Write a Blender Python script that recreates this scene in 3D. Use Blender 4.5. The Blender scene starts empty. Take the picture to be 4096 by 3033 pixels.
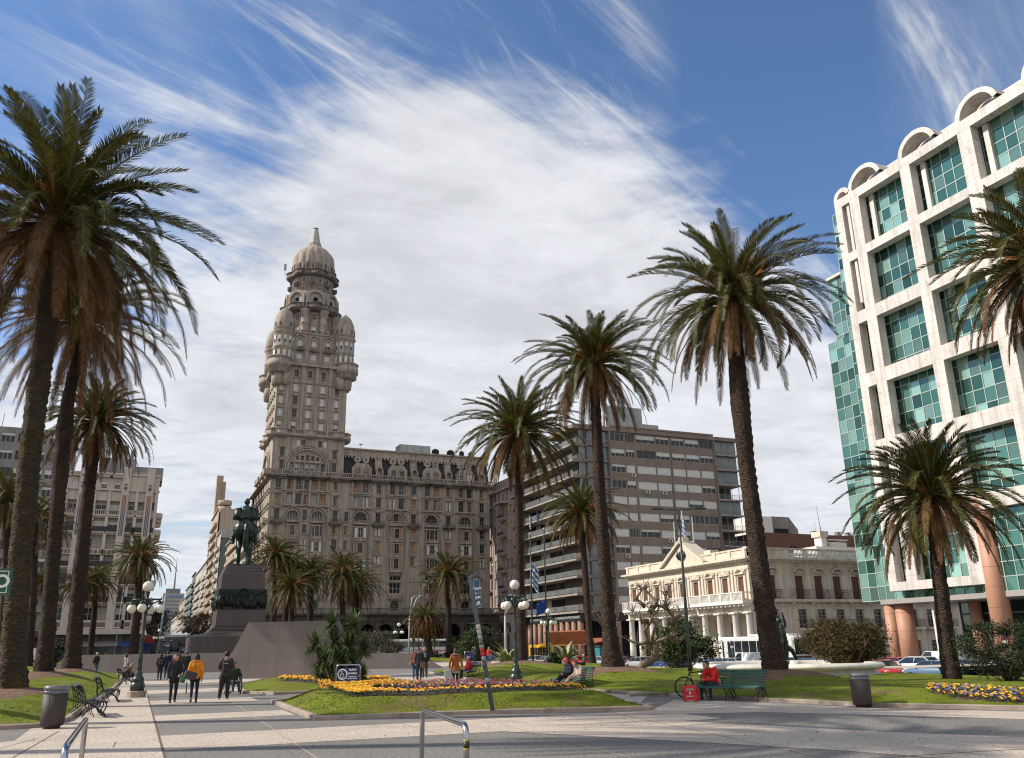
import bpy, bmesh, math, random
from mathutils import Vector, Matrix
PI = math.pi
FPX, CX, CY, HC = 3400.0, 2048.0, 1516.5, 1.8
ROLL = math.atan(.0166)
TH = math.atan((2582-1516.5)*math.cos(ROLL)/FPX)
def cam_axes(psi):
 F = Vector((math.sin(psi)*math.cos(TH), math.cos(psi)*math.cos(TH), math.sin(TH)))
 r0 = Vector((math.cos(psi), -math.sin(psi), 0))
 u0 = r0.cross(F)
 R = math.cos(ROLL)*r0 - math.sin(ROLL)*u0
 U = math.sin(ROLL)*r0 + math.cos(ROLL)*u0
 return F, R, U
def _ray(ax, px, py):
 F, R, U = ax
 return F + R*((px-CX)/FPX) - U*((py-CY)/FPX)
_r = _ray(cam_axes(0.0), 540, 2607)
PSI = -math.atan2(_r.x, _r.y)
AX = cam_axes(PSI)
CAM = Vector((0, 0, HC))
def ray(px, py): return _ray(AX, px, py)
def G(px, py, z=0.0):
 r = ray(px, py); t = (z-HC)/r.z
 return Vector((r.x*t, r.y*t, z))
def onX(px, py, X):
 r = ray(px, py); t = X/r.x
 return Vector((X, r.y*t, HC+r.z*t))
def onY(px, py, Y):
 r = ray(px, py); t = Y/r.y
 return Vector((r.x*t, Y, HC+r.z*t))
def hz(px, py, P):
 "height of the pixel's ray above the ground point P (same horizontal distance)"
 r = ray(px, py); t = math.hypot(P[0], P[1])/math.hypot(r.x, r.y)
 return HC+r.z*t
def proj(P):
 v = Vector(P)-CAM; F, R, U = AX; d = v.dot(F)
 return (CX+FPX*v.dot(R)/d, CY-FPX*v.dot(U)/d, d)
sc = bpy.context.scene
COL = sc.collection
rnd = random.Random(7)
def clamp(x, a=0., b=1.): return max(a, min(b, x))
def smooth(x): x = clamp(x); return x*x*(3-2*x)
def gz(x, y):
 "height of the streets round the plaza"
 z = -.12-1.03*smooth((x-36)/10.)
 if y > 215: z += max(0, min(y, 640)-230)*.03*smooth((60-x)/30.)
 return z
# ---------------------------------------------------------------- materials
def col3(c):
 if isinstance(c, (int, float)): return (c, c, c)
 return c
MATS = {}
def M(name, col=(.5, .5, .5), rough=.8, var=.12, scale=2., fine=0., fscale=30., bump=0., bscale=None, metal=0., spec=.5, streak=0.,
  stain=None, stain_lo=.5, stain_scale=.3, coat=0., island=0., trans=0., bdist=.02, wave=None, emit=None, sheen=0., brick=None):
 if name in MATS: return MATS[name]
 m = bpy.data.materials.new(name); m.use_nodes = True; nt = m.node_tree; N = nt.nodes; L = nt.links
 b = N['Principled BSDF']; c = col3(col)
 tc = N.new('ShaderNodeTexCoord'); P = tc.outputs['Object']
 def noise(s, det=4, rough_=.6, sc_=None, dist=0):
  n = N.new('ShaderNodeTexNoise'); n.inputs['Scale'].default_value = s; n.inputs['Detail'].default_value = det
  n.inputs['Roughness'].default_value = rough_; n.inputs['Distortion'].default_value = dist
  if sc_:
   mp = N.new('ShaderNodeMapping'); mp.inputs['Scale'].default_value = sc_; L.new(P, mp.inputs[0]); L.new(mp.outputs[0], n.inputs[0])
  else: L.new(P, n.inputs[0])
  return n.outputs[0]
 def ramp(v, lo, hi, a, b_):
  r = N.new('ShaderNodeMapRange'); r.inputs[1].default_value = lo; r.inputs[2].default_value = hi
  r.inputs[3].default_value = a; r.inputs[4].default_value = b_; L.new(v, r.inputs[0]); return r.outputs[0]
 def mul(a, b_):
  x = N.new('ShaderNodeMath'); x.operation = 'MULTIPLY'
  for i, v in enumerate((a, b_)):
   if isinstance(v, (int, float)): x.inputs[i].default_value = v
   else: L.new(v, x.inputs[i])
  return x.outputs[0]
 def mix(f, a, b_):
  x = N.new('ShaderNodeMix'); x.data_type = 'RGBA'
  if isinstance(f, (int, float)): x.inputs[0].default_value = f
  else: L.new(f, x.inputs[0])
  for i, v in ((6, a), (7, b_)):
   if isinstance(v, tuple): x.inputs[i].default_value = (*v, 1)
   else: L.new(v, x.inputs[i])
  return x.outputs[2]
 f = ramp(noise(scale), .3, .7, 1-var, 1+var)
 if fine: f = mul(f, ramp(noise(fscale, 3), .32, .68, 1-fine, 1+fine))
 if streak: f = mul(f, ramp(noise(1., 5, .65, (1.6, 1.6, .12)), .35, .62, 1-streak, 1.05))
 if island:
  g = N.new('ShaderNodeNewGeometry'); f = mul(f, ramp(g.outputs['Random Per Island'], 0, 1, 1-island, 1+island))
 base = c
 if stain: base = mix(ramp(noise(stain_scale, 5, .65), stain_lo, stain_lo+.14, 0, 1), c, col3(stain))
 if brick:
  bt = N.new('ShaderNodeTexBrick'); bt.inputs['Scale'].default_value = 1.; bt.inputs['Color1'].default_value = (1, 1, 1, 1)
  bt.inputs['Color2'].default_value = (.88, .88, .88, 1); bt.inputs['Mortar'].default_value = (brick[3],)*3+(1,)
  bt.inputs['Brick Width'].default_value = brick[0]; bt.inputs['Row Height'].default_value = brick[1]; bt.inputs['Mortar Size'].default_value = brick[2]
  mp = N.new('ShaderNodeMapping'); mp.inputs['Rotation'].default_value = (PI/2, 0, 0) if len(brick) < 5 else brick[4]
  L.new(P, mp.inputs[0]); L.new(mp.outputs[0], bt.inputs[0])
  base = mixm = base
  x = N.new('ShaderNodeMix'); x.data_type = 'RGBA'; x.blend_type = 'MULTIPLY'; x.inputs[0].default_value = 1
  if isinstance(base, tuple): x.inputs[6].default_value = (*base, 1)
  else: L.new(base, x.inputs[6])
  L.new(bt.outputs[0], x.inputs[7]); base = x.outputs[2]
 hs = N.new('ShaderNodeMix'); hs.data_type = 'RGBA'; hs.blend_type = 'MULTIPLY'; hs.inputs[0].default_value = 1
 if isinstance(base, tuple): hs.inputs[6].default_value = (*base, 1)
 else: L.new(base, hs.inputs[6])
 cb = N.new('ShaderNodeCombineColor');
 for i in range(3): L.new(f, cb.inputs[i])
 L.new(cb.outputs[0], hs.inputs[7]); L.new(hs.outputs[2], b.inputs['Base Color'])
 b.inputs['Roughness'].default_value = rough; b.inputs['Metallic'].default_value = metal
 b.inputs['Specular IOR Level'].default_value = spec; b.inputs['Coat Weight'].default_value = coat
 if coat: b.inputs['Coat Roughness'].default_value = .05
 if bump:
  bm_ = N.new('ShaderNodeBump'); bm_.inputs['Strength'].default_value = bump; bm_.inputs['Distance'].default_value = bdist
  if wave:
   w = N.new('ShaderNodeTexWave'); w.bands_direction = wave[1]; w.inputs['Scale'].default_value = wave[0]; w.inputs['Distortion'].default_value = wave[2]
   w.inputs['Detail'].default_value = 2; L.new(P, w.inputs[0]); L.new(w.outputs[1], bm_.inputs['Height'])
  else: L.new(noise(bscale or fscale, 4), bm_.inputs['Height'])
  L.new(bm_.outputs[0], b.inputs['Normal'])
 if trans:
  t = N.new('ShaderNodeBsdfTranslucent'); ms = N.new('ShaderNodeMixShader'); ms.inputs[0].default_value = trans
  L.new(hs.outputs[2], t.inputs[0]); L.new(b.outputs[0], ms.inputs[1]); L.new(t.outputs[0], ms.inputs[2])
  L.new(ms.outputs[0], N['Material Output'].inputs[0])
 if emit:
  b.inputs['Emission Color'].default_value = (*col3(emit[0]), 1); b.inputs['Emission Strength'].default_value = emit[1]
 MATS[name] = m; return m
# ---------------------------------------------------------------- mesh builder
class MB:
 def __init__(s, xf=None): s.v = []; s.f = []; s.m = []; s.xf = xf; s.cur = 0; s.sm = []
 def add(s, vs, fs, smooth_=False):
  o = len(s.v)
  if s.xf is not None: vs = [s.xf @ Vector(p) for p in vs]
  s.v += [tuple(p) for p in vs]
  for f in fs: s.f.append(tuple(o+i for i in f)); s.m.append(s.cur); s.sm.append(smooth_)
  return s
 def box(s, x0, x1, y0, y1, z0, z1):
  return s.add([(x0,y0,z0),(x1,y0,z0),(x1,y1,z0),(x0,y1,z0),(x0,y0,z1),(x1,y0,z1),(x1,y1,z1),(x0,y1,z1)],
    [(0,3,2,1),(4,5,6,7),(0,1,5,4),(1,2,6,5),(2,3,7,6),(3,0,4,7)])
 def bbox(s, c, d, r=.1):
  "box centred at c with size d and chamfered vertical+top edges"
  x, y, z = c; a, b, h = d[0]/2, d[1]/2, d[2]/2; r = min(r, a*.9, b*.9, h*.9)
  vs = []
  for zz, q in ((z-h, r), (z-h+r, 0), (z+h-r, 0), (z+h, r)):
   A, B = a-q, b-q
   for sx, sy in ((-1,-1),(1,-1),(1,1),(-1,1)):
    if sx*sy > 0: vs += [(x+sx*A, y+sy*(B-r), zz), (x+sx*(A-r), y+sy*B, zz)][::1]
    else: vs += [(x+sx*(A-r), y+sy*B, zz), (x+sx*A, y+sy*(B-r), zz)]
  fs = [tuple(range(7, -1, -1)), tuple(range(24, 32))]
  for k in range(3):
   for i in range(8): j = (i+1) % 8; fs.append((k*8+i, k*8+j, k*8+8+j, k*8+8+i))
  return s.add(vs, fs)
 def prism(s, poly, axis, a, b, smooth_=False):
  "poly: 2D points; axis 'x','y','z' extruded from a to b; poly coords are the two other axes in order"
  n = len(poly)
  def P(p, t): return (t, p[0], p[1]) if axis == 'x' else (p[0], t, p[1]) if axis == 'y' else (p[0], p[1], t)
  vs = [P(p, a) for p in poly]+[P(p, b) for p in poly]
  fs = [tuple(range(n)), tuple(range(2*n-1, n-1, -1))]+[(i, n+i, n+(i+1) % n, (i+1) % n) for i in range(n)]
  return s.add(vs, fs, smooth_)
 def lathe(s, prof, c=(0,0,0), n=16, a0=0, a1=2*PI, smooth_=True, sx=1, sy=1, ridge=None):
  full = abs(a1-a0-2*PI) < 1e-6; k = n if full else n+1; vs = []
  for r, z in prof:
   for i in range(k):
    a = a0+(a1-a0)*i/n; q = r*(ridge(i, r, z) if ridge else 1)
    vs.append((c[0]+q*math.cos(a)*sx, c[1]+q*math.sin(a)*sy, c[2]+z))
  fs = []
  for j in range(len(prof)-1):
   for i in range(n):
    i2 = (i+1) % k if full else i+1
    fs.append((j*k+i, j*k+i2, (j+1)*k+i2, (j+1)*k+i))
  if full:
   if prof[0][0] > 1e-4: fs.append(tuple(range(k-1, -1, -1)))
   if prof[-1][0] > 1e-4: fs.append(tuple((len(prof)-1)*k+i for i in range(k)))
  return s.add(vs, fs, smooth_)
 def tube(s, pts, rad, n=8, smooth_=True, caps=True):
  pts = [Vector(p) for p in pts]; R = rad if isinstance(rad, (list, tuple)) else [rad]*len(pts)
  vs = []; up = None
  for i, p in enumerate(pts):
   t = (pts[min(i+1, len(pts)-1)]-pts[max(i-1, 0)])
   if t.length < 1e-9: t = Vector((0,0,1))
   t.normalize()
   if up is None: up = Vector((1,0,0)) if abs(t.x) < .8 else Vector((0,1,0))
   a = t.cross(up)
   if a.length < 1e-5: a = t.cross(Vector((0,1,.3)))
   a.normalize(); b = t.cross(a).normalized(); up = b.cross(t)*-1 if False else up-t*up.dot(t)
   if up.length < 1e-4: up = b.copy()
   up.normalize()
   for k in range(n):
    q = 2*PI*k/n; vs.append(p+(a*math.cos(q)+b*math.sin(q))*R[i])
  fs = []
  for i in range(len(pts)-1):
   for k in range(n):
    k2 = (k+1) % n; fs.append((i*n+k, i*n+k2, (i+1)*n+k2, (i+1)*n+k))
  if caps: fs += [tuple(range(n-1, -1, -1)), tuple((len(pts)-1)*n+k for k in range(n))]
  return s.add(vs, fs, smooth_)
 def ball(s, c, r, n=16, m=10, sz=1.):
  pr = [(r*math.sin(PI*j/m), -r*sz*math.cos(PI*j/m)) for j in range(m+1)]; pr[0] = (0.0002, pr[0][1]); pr[-1] = (0.0002, pr[-1][1])
  return s.lathe(pr, c, n)
 def quad(s, a, b, c, d): return s.add([a, b, c, d], [(0, 1, 2, 3)])
 def mesh(s, name, mats):
  me = bpy.data.meshes.new(name); me.from_pydata(s.v, [], s.f)
  if not isinstance(mats, (list, tuple)): mats = [mats]
  for m in mats: me.materials.append(m)
  if len(mats) > 1: me.polygons.foreach_set('material_index', s.m)
  if any(s.sm): me.polygons.foreach_set('use_smooth', s.sm)
  me.update(); return me
 def build(s, name, mats, parent=None, loc=None, rot=0, world=False):
  if world and parent is not None:
   o = parent.location; s.v = [(p[0]-o[0], p[1]-o[1], p[2]-o[2]) for p in s.v]
  elif world and loc is not None:
   s.v = [(p[0]-loc[0], p[1]-loc[1], p[2]-loc[2]) for p in s.v]
  return link(name, s.mesh(name, mats), parent, loc if (parent is None or not world) else None, rot)
def link(name, me, parent=None, loc=None, rot=0):
 o = bpy.data.objects.new(name, me); COL.objects.link(o)
 if parent is not None: o.parent = parent
 if loc is not None: o.location = loc
 if rot: o.rotation_euler = rot if isinstance(rot, tuple) else (0, 0, rot)
 return o
def tag(o, label=None, cat=None, group=None, kind=None):
 if label: o['label'] = label
 if cat: o['category'] = cat
 if group: o['group'] = group
 if kind: o['kind'] = kind
 return o
def thing(name, label, cat, loc=(0,0,0), rz=0, group=None):
 o = bpy.data.objects.new(name, None); COL.objects.link(o); o.location = loc; o.rotation_euler = (0,0,rz); o.empty_display_size = .3
 return tag(o, label, cat, group)
def kids(o): return [c for c in KID.get(o.name, [])] if False else [c for c in list(o.children)]
def dup(root, loc=None, rz=None, label=None, group=None, parent=None):
 r = root.copy(); COL.objects.link(r)
 if parent is not None: r.parent = parent
 if loc is not None: r.location = loc
 if rz is not None: r.rotation_euler = (0, 0, rz)
 if label: r['label'] = label
 if group: r['group'] = group
 for ch in list(root.children): dup(ch, parent=r)
 return r
def struct(o): o['kind'] = 'structure'; return o
def stuff(o, label, cat): return tag(o, label, cat, kind='stuff')
def wall_cells(mb, x0, x1, z0, z1, holes, depth=.3, y=0., back=False):
 "wall in the plane y (facing -y) with rectangular openings and reveals of the given depth"
 xs = sorted({round(t, 3) for t in [x0, x1]+[h[0] for h in holes]+[h[1] for h in holes] if x0-1e-6 <= t <= x1+1e-6})
 zs = sorted({round(t, 3) for t in [z0, z1]+[h[2] for h in holes]+[h[3] for h in holes] if z0-1e-6 <= t <= z1+1e-6})
 H = set()
 xi = {t: i for i, t in enumerate(xs)}; zi = {t: i for i, t in enumerate(zs)}
 for h in holes:
  a, b, c, d = (round(t, 3) for t in h[:4])
  if a not in xi or b not in xi or c not in zi or d not in zi: continue
  for i in range(xi[a], xi[b]):
   for j in range(zi[c], zi[d]): H.add((i, j))
 nz = len(zs); idx = {}; vs = []; fs = []
 def V(i, j):
  if (i, j) not in idx: idx[(i, j)] = len(vs); vs.append((xs[i], y, zs[j]))
  return idx[(i, j)]
 for i in range(len(xs)-1):
  j = 0
  while j < nz-1:
   if (i, j) in H: j += 1; continue
   fs.append((V(i, j), V(i+1, j), V(i+1, j+1), V(i, j+1))); j += 1
 mb.add(vs, fs)
 for h in holes:
  a, b, c, d = h[:4]; q = y+depth
  mb.quad((a, y, c), (a, q, c), (b, q, c), (b, y, c)); mb.quad((a, y, d), (b, y, d), (b, q, d), (a, q, d))
  mb.quad((a, y, c), (a, y, d), (a, q, d), (a, q, c)); mb.quad((b, y, c), (b, q, c), (b, q, d), (b, y, d))
def spandrel(mb, x0, x1, zs, y, depth=.3, n=8):
 "fills the corners of a rectangular opening so that its head is a semicircle springing at zs; top is zs+r"
 r = (x1-x0)/2; cx = (x0+x1)/2; y0 = y+.004
 for sg in (-1, 1):
  pts = [(cx+sg*r, zs+r), (cx, zs+r)]+[(cx+sg*r*math.sin(PI/2*k/n), zs+r*math.cos(PI/2*k/n)) for k in range(1, n+1)]
  mb.prism(pts, 'y', y0, y+depth)
def archband(mb, cx, cz, r0, r1, y0, y1, n=16, a0=0, a1=PI):
 vs = []; fs = []
 for k in range(n+1):
  a = a0+(a1-a0)*k/n; c, s_ = math.cos(a), math.sin(a)
  vs += [(cx+r0*c, y0, cz+r0*s_), (cx+r1*c, y0, cz+r1*s_), (cx+r1*c, y1, cz+r1*s_), (cx+r0*c, y1, cz+r0*s_)]
 for k in range(n):
  for q in range(4): fs.append((k*4+q, k*4+(q+1) % 4, k*4+4+(q+1) % 4, k*4+4+q))
 fs += [(0, 3, 2, 1), (4*n, 4*n+1, 4*n+2, 4*n+3)]
 mb.add(vs, fs)
class Face:
 "a facade frame: local x to the right seen from outside, y into the building, z up"
 def __init__(s, th, origin, rz=0.):
  s.th = th; s.rz = rz; s.o = Vector(origin)-th.location
  s.xf = Matrix.Translation(s.o) @ Matrix.Rotation(rz, 4, 'Z')
 def mb(s): return MB(s.xf)
 def put(s, name, me, x, y, z): return link(name, me, s.th, s.xf @ Vector((x, y, z)), s.rz)
WCACHE = {}
def window_mesh(w, h, style, mats, arch=False, nx=2, nz=2, shut=0., fr=.07):
 "origin at the bottom centre of the opening; style decides what fills it"
 key = (round(w, 2), round(h, 2), style, arch, nx, nz, round(shut, 2), tuple(m.name for m in mats))
 if key in WCACHE: return WCACHE[key]
 mb = MB(); glass, frame, sh = 0, 1, 2
 H = h
 mb.cur = glass; mb.quad((-w/2, .06, 0), (w/2, .06, 0), (w/2, .06, H), (-w/2, .06, H))
 mb.cur = frame
 for x in (-w/2, w/2-fr): mb.box(x, x+fr, 0, .05, 0, H)
 mb.box(-w/2+fr, w/2-fr, 0, .05, 0, fr); mb.box(-w/2+fr, w/2-fr, 0, .05, H-fr, H)
 for i in range(1, nx): x = -w/2+w*i/nx; mb.box(x-fr*.4, x+fr*.4, .01, .052, fr, H-fr)
 for j in range(1, nz): z = H*(j/nz if nz < 3 else j/nz); mb.box(-w/2+fr, w/2-fr, .014, .048, z-fr*.35, z+fr*.35)
 if shut > 0:
  mb.cur = sh; z0 = H*(1-shut); n = max(2, int((H-z0)/.22))
  for k in range(n):
   a = z0+(H-z0)*k/n; b = z0+(H-z0)*(k+1)/n-.015
   mb.box(-w/2+.03, w/2-.03, -.04, -.015, a, b)
 if style == 'leaves':
  mb.cur = sh
  for sx in (-1, 1):
   mb.box(*(sorted((sx*w/2, sx*w*.17))), -.06, -.03, .04, H-.04)
 if style == 'closed':
  mb.cur = sh
  for sx in (-1, 1):
   a, b = sorted((sx*.015, sx*(w/2-.03))); mb.box(a, b, -.05, -.02, .04, H-.04)
   mb.box(a+.06, b-.06, -.065, -.05, .1, H*.48); mb.box(a+.06, b-.06, -.065, -.05, H*.53, H-.1)
 me = mb.mesh('window', list(mats)); WCACHE[key] = me; return me
def balustrade(mb, x0, x1, z0, z1, y0, y1, n=None, rail=.16, post=None, bal=.09):
 mb.box(x0, x1, y0, y1, z0, z0+rail); mb.box(x0, x1, y0-.02, y1+.02, z1-rail, z1)
 L_ = x1-x0; n = n or max(2, int(L_/.3)); yc = (y0+y1)/2
 for i in range(n):
  x = x0+L_*(i+.5)/n; mb.box(x-bal/2, x+bal/2, yc-bal/2, yc+bal/2, z0+rail, z1-rail)
 if post:
  k = max(1, round(L_/post))
  for i in range(k+1): x = x0+L_*i/k; mb.box(max(x0, x-.18)-.001, min(x1, x+.18)+.001, y0-.03, y1+.03, z0-.002, z1+.004)
def inside(p, poly):
 c = False; n = len(poly); x, y = p[0], p[1]
 for i in range(n):
  a, b = poly[i], poly[(i+1) % n]
  if (a[1] > y) != (b[1] > y) and x < (b[0]-a[0])*(y-a[1])/(b[1]-a[1])+a[0]: c = not c
 return c
def distpoly(p, poly):
 d = 1e9
 for i in range(len(poly)):
  a = Vector(poly[i][:2]); b = Vector(poly[(i+1) % len(poly)][:2]); q = Vector(p[:2]); ab = b-a
  t = clamp((q-a).dot(ab)/max(ab.length_squared, 1e-9)); d = min(d, (q-a-ab*t).length)
 return d
def text_mesh(s, size, name='lettering', ext=.004, align='CENTER', bold=0.):
 cu = bpy.data.curves.new(name, 'FONT'); cu.body = s; cu.size = size; cu.align_x = align; cu.align_y = 'CENTER'; cu.extrude = ext; cu.offset = bold
 cu.resolution_u = 3
 o = bpy.data.objects.new(name, cu); COL.objects.link(o)
 dg = bpy.context.evaluated_depsgraph_get(); me = bpy.data.meshes.new_from_object(o.evaluated_get(dg))
 bpy.data.objects.remove(o); bpy.data.curves.remove(cu); return me
def letters(s, size, mat, parent, loc, rot, name='lettering', bold=0., align='CENTER', sx=1.):
 "text standing upright facing -y of its rotation"
 me = text_mesh(s, size, name, align=align, bold=bold); me.materials.clear(); me.materials.append(mat)
 o = bpy.data.objects.new(name, me); COL.objects.link(o); o.parent = parent; o.location = loc; o.rotation_euler = rot; o.scale = (sx, 1, 1); return o
# ---------------------------------------------------------------- world, sun, camera
def make_world():
 w = bpy.data.worlds.new('World'); sc.world = w; w.use_nodes = True; nt = w.node_tree; N = nt.nodes; L = nt.links
 bg = N['Background']; bg.inputs[1].default_value = .118
 sky = N.new('ShaderNodeTexSky'); sky.sky_type = 'NISHITA'; sky.sun_disc = False
 sky.sun_elevation = SUN_EL; sky.sun_rotation = SUN_AZ; sky.altitude = 50; sky.air_density = 1.0; sky.dust_density = .0; sky.ozone_density = 6.0
 tc = N.new('ShaderNodeTexCoord'); D = tc.outputs['Generated']
 def vm(op, a, b=None, s=None):
  x = N.new('ShaderNodeVectorMath'); x.operation = op
  for i, v in ((0, a), (1, b)):
   if v is None: continue
   if isinstance(v, (tuple, Vector)): x.inputs[i].default_value = tuple(v)
   else: L.new(v, x.inputs[i])
  if s is not None: L.new(s, x.inputs[3]) if not isinstance(s, float) else setattr(x.inputs[3], 'default_value', s)
  return x.outputs[1] if op == 'DOT_PRODUCT' else x.outputs[0]
 def mt(op, a, b=None, c=None, cl=False):
  x = N.new('ShaderNodeMath'); x.operation = op; x.use_clamp = cl
  for i, v in ((0, a), (1, b), (2, c)):
   if v is None: continue
   if isinstance(v, (int, float)): x.inputs[i].default_value = v
   else: L.new(v, x.inputs[i])
  return x.outputs[0]
 def mr(v, a, b, c=0., d=1., st='SMOOTHSTEP'):
  r = N.new('ShaderNodeMapRange'); r.interpolation_type = st
  for i, q in enumerate((a, b, c, d)): r.inputs[i+1].default_value = q
  L.new(v, r.inputs[0]); return r.outputs[0]
 D = vm('NORMALIZE', D)
 fz = mt('MAXIMUM', vm('DOT_PRODUCT', D, (0, 0, 1)), .0); k = mt('DIVIDE', 1., mt('ADD', fz, .12))
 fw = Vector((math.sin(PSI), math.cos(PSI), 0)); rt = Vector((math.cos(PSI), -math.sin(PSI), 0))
 px = mt('MULTIPLY', vm('DOT_PRODUCT', D, rt), k); py = mt('MULTIPLY', vm('DOT_PRODUCT', D, fw), k)
 def pn(ang, sl, sw, det, ro, off, dist=0.):
  ca, sa = math.cos(ang), math.sin(ang)
  u = mt('ADD', mt('MULTIPLY', px, ca*sl), mt('MULTIPLY', py, sa*sl)); v = mt('ADD', mt('MULTIPLY', px, -sa*sw), mt('MULTIPLY', py, ca*sw))
  c = N.new('ShaderNodeCombineXYZ'); L.new(u, c.inputs[0]); L.new(v, c.inputs[1]); c.inputs[2].default_value = off
  n = N.new('ShaderNodeTexNoise'); n.inputs['Scale'].default_value = 1; n.inputs['Detail'].default_value = det; n.inputs['Roughness'].default_value = ro
  n.inputs['Distortion'].default_value = dist; L.new(c.outputs[0], n.inputs[0]); return n.outputs[0]
 st1 = pn(math.radians(47), 1.1, 9., 9, .66, 3.1, .9); st2 = pn(math.radians(68), 1.3, 11., 9, .66, 7.7, .8); wisp = pn(math.radians(55), 5., 16., 7, .7, 1.2, .6)
 broad = pn(.6, 1.6, 2.3, 9, .6, 5.7, .5); fine = pn(.2, 5., 6.5, 8, .62, 2.7, .5)
 def msum(lst):
  m = None
  for (x, y, sg, w_) in lst:
   c = ray(x, y).normalized(); t = vm('DOT_PRODUCT', D, c); g = mr(t, math.cos(sg), 1-(1-math.cos(sg))*.05, 0, w_); m = g if m is None else mt('ADD', m, g)
  return m
 soft = mt('ADD', msum(SOFT), mr(fz, .47, .20, 0., .62))
 soft = mt('ADD', soft, mr(vm('DOT_PRODUCT', D, (-fw.x, -fw.y, 0)), -.15, .3, 0., .97))  # unseen cloud bank added behind the camera to brighten the shaded facades
 soft = mt('ADD', soft, mt('ADD', mt('MULTIPLY', mt('SUBTRACT', broad, .5), 1.5), mt('ADD', mt('MULTIPLY', mt('SUBTRACT', fine, .5), .9), mt('MULTIPLY', mt('SUBTRACT', st1, .5), .9))))
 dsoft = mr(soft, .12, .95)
 lines = mt('MAXIMUM', mr(st1, .50, .78), mr(st2, .52, .80))
 lines = mt('MULTIPLY', lines, mr(wisp, .25, .62, .35, 1.)); veil = mr(mt('ADD', broad, mt('MULTIPLY', st1, .6)), .62, 1.05, 0, .38)
 dl = mt('MULTIPLY', mt('ADD', lines, veil), mt('MINIMUM', mt('MAXIMUM', msum(STREAK), 0.), 1.))
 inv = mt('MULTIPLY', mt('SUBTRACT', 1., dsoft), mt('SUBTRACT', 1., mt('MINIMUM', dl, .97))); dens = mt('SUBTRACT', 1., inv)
 n2 = mr(mt('ADD', mt('MULTIPLY', broad, .6), mt('MULTIPLY', fine, .4)), .34, .66, .78, 1.07)
 cc = N.new('ShaderNodeCombineColor')
 for i, q in enumerate((5.45, 5.5, 5.7)): L.new(mt('MULTIPLY', n2, q), cc.inputs[i])
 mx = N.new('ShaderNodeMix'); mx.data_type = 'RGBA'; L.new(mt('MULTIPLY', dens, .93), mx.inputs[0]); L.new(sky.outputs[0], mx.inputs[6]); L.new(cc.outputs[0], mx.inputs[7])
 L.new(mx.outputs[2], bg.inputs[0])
SUN_EL = math.radians(37); SHDIR = Vector((.92, -.39, 0)).normalized()   # direction shadows fall
SUN_AZ = math.atan2(-SHDIR.x, -SHDIR.y)
SOFT = [(1250, 900, .30, .40), (2100, 1200, .36, .65), (2500, 1500, .30, .4), (700, 1500, .40, .30), (3400, 1700, .25, .30), (1750, 750, .14, .25), (1050, 650, .14, .1), (3500, 700, .30, -.25), (300, 400, .3, -.3)]
STREAK = [(1350, 450, .36, .62), (1900, 120, .22, .75), (2350, 200, .14, .6), (3950, 200, .15, .95), (2100, 850, .30, .6), (300, 300, .30, .25), (3150, 820, .14, .45), (2950, 300, .17, -.5), (3300, 500, .16, -.4)]
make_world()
sl = bpy.data.lights.new('sun', 'SUN'); sl.energy = 4.0; sl.angle = math.radians(.53); sl.color = (1, .93, .82)
so = bpy.data.objects.new('sun', sl); COL.objects.link(so)
sd = Vector((SHDIR.x*math.cos(SUN_EL), SHDIR.y*math.cos(SUN_EL), -math.sin(SUN_EL)))
so.rotation_euler = sd.to_track_quat('-Z', 'Y').to_euler(); so.location = (-40, 60, 80)
cd = bpy.data.cameras.new('camera'); co = bpy.data.objects.new('camera', cd); COL.objects.link(co); sc.camera = co
cd.sensor_width = 36; cd.lens = FPX/4096*36; cd.clip_end = 6000; cd.clip_start = .1
Fv, Rv, Uv = AX
mm = Matrix((( Rv.x, Uv.x, -Fv.x), (Rv.y, Uv.y, -Fv.y), (Rv.z, Uv.z, -Fv.z))).to_4x4(); mm.translation = CAM
co.matrix_world = mm
sc.view_settings.view_transform = 'Standard'; sc.view_settings.look = 'None'; sc.view_settings.gamma = 1; sc.view_settings.exposure = 0.42
sc.cycles.use_denoising = True; sc.cycles.filter_width = 1.15; sc.cycles.max_bounces = 6; sc.cycles.diffuse_bounces = 3; sc.cycles.transparent_max_bounces = 8
from mathutils.geometry import delaunay_2d_cdt
# ---- materials of the ground
m_asph = M('asphalt', (.055, .055, .058), .9, .15, .4, .25, 40)
m_grey = M('grey_paving', (.175, .162, .147), .85, .12, .35, .5, 17, bump=.25, bscale=60, stain=(.2, .185, .165), stain_lo=.56, stain_scale=.5)
m_beige = M('beige_paving', (.47, .395, .32), .85, .11, .5, .36, 15, bump=.2, bscale=60, stain=(.36, .30, .245), stain_lo=.55, stain_scale=.6)
m_joint = M('joint_strip', (.40, .30, .22), .9, .3, 6)
m_djoint = M('dark_joint', (.12, .09, .07), .9, .3, 6)
m_kerb = M('kerb_stone', (.34, .27, .22), .9, .25, 1.5, .2, 40, stain=(.12, .10, .085), stain_lo=.52, stain_scale=.8)
m_grass = M('grass', (.15, .18, .020), .95, .22, .8, .45, 28, bump=.9, bscale=22, bdist=.06, stain=(.19, .145, .060), stain_lo=.525, stain_scale=.75, spec=.1)
m_soil = M('soil', (.075, .05, .04), .95, .3, 8, .3, 40, bump=.8)
m_mound = M('mound_soil', (.17, .10, .06), .95, .3, 3, .4, 30, bump=.8, bdist=.05)
m_walk = M('sidewalk', (.27, .25, .235), .9, .1, .6, .12, 20)
m_granite = M('pink_granite', (.155, .13, .122), .55, .06, .3, .3, 34, spec=.4, streak=.06)
m_dgranite = M('dark_granite', (.070, .054, .048), .45, .15, .4, .3, 30, spec=.5, streak=.15)
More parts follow.
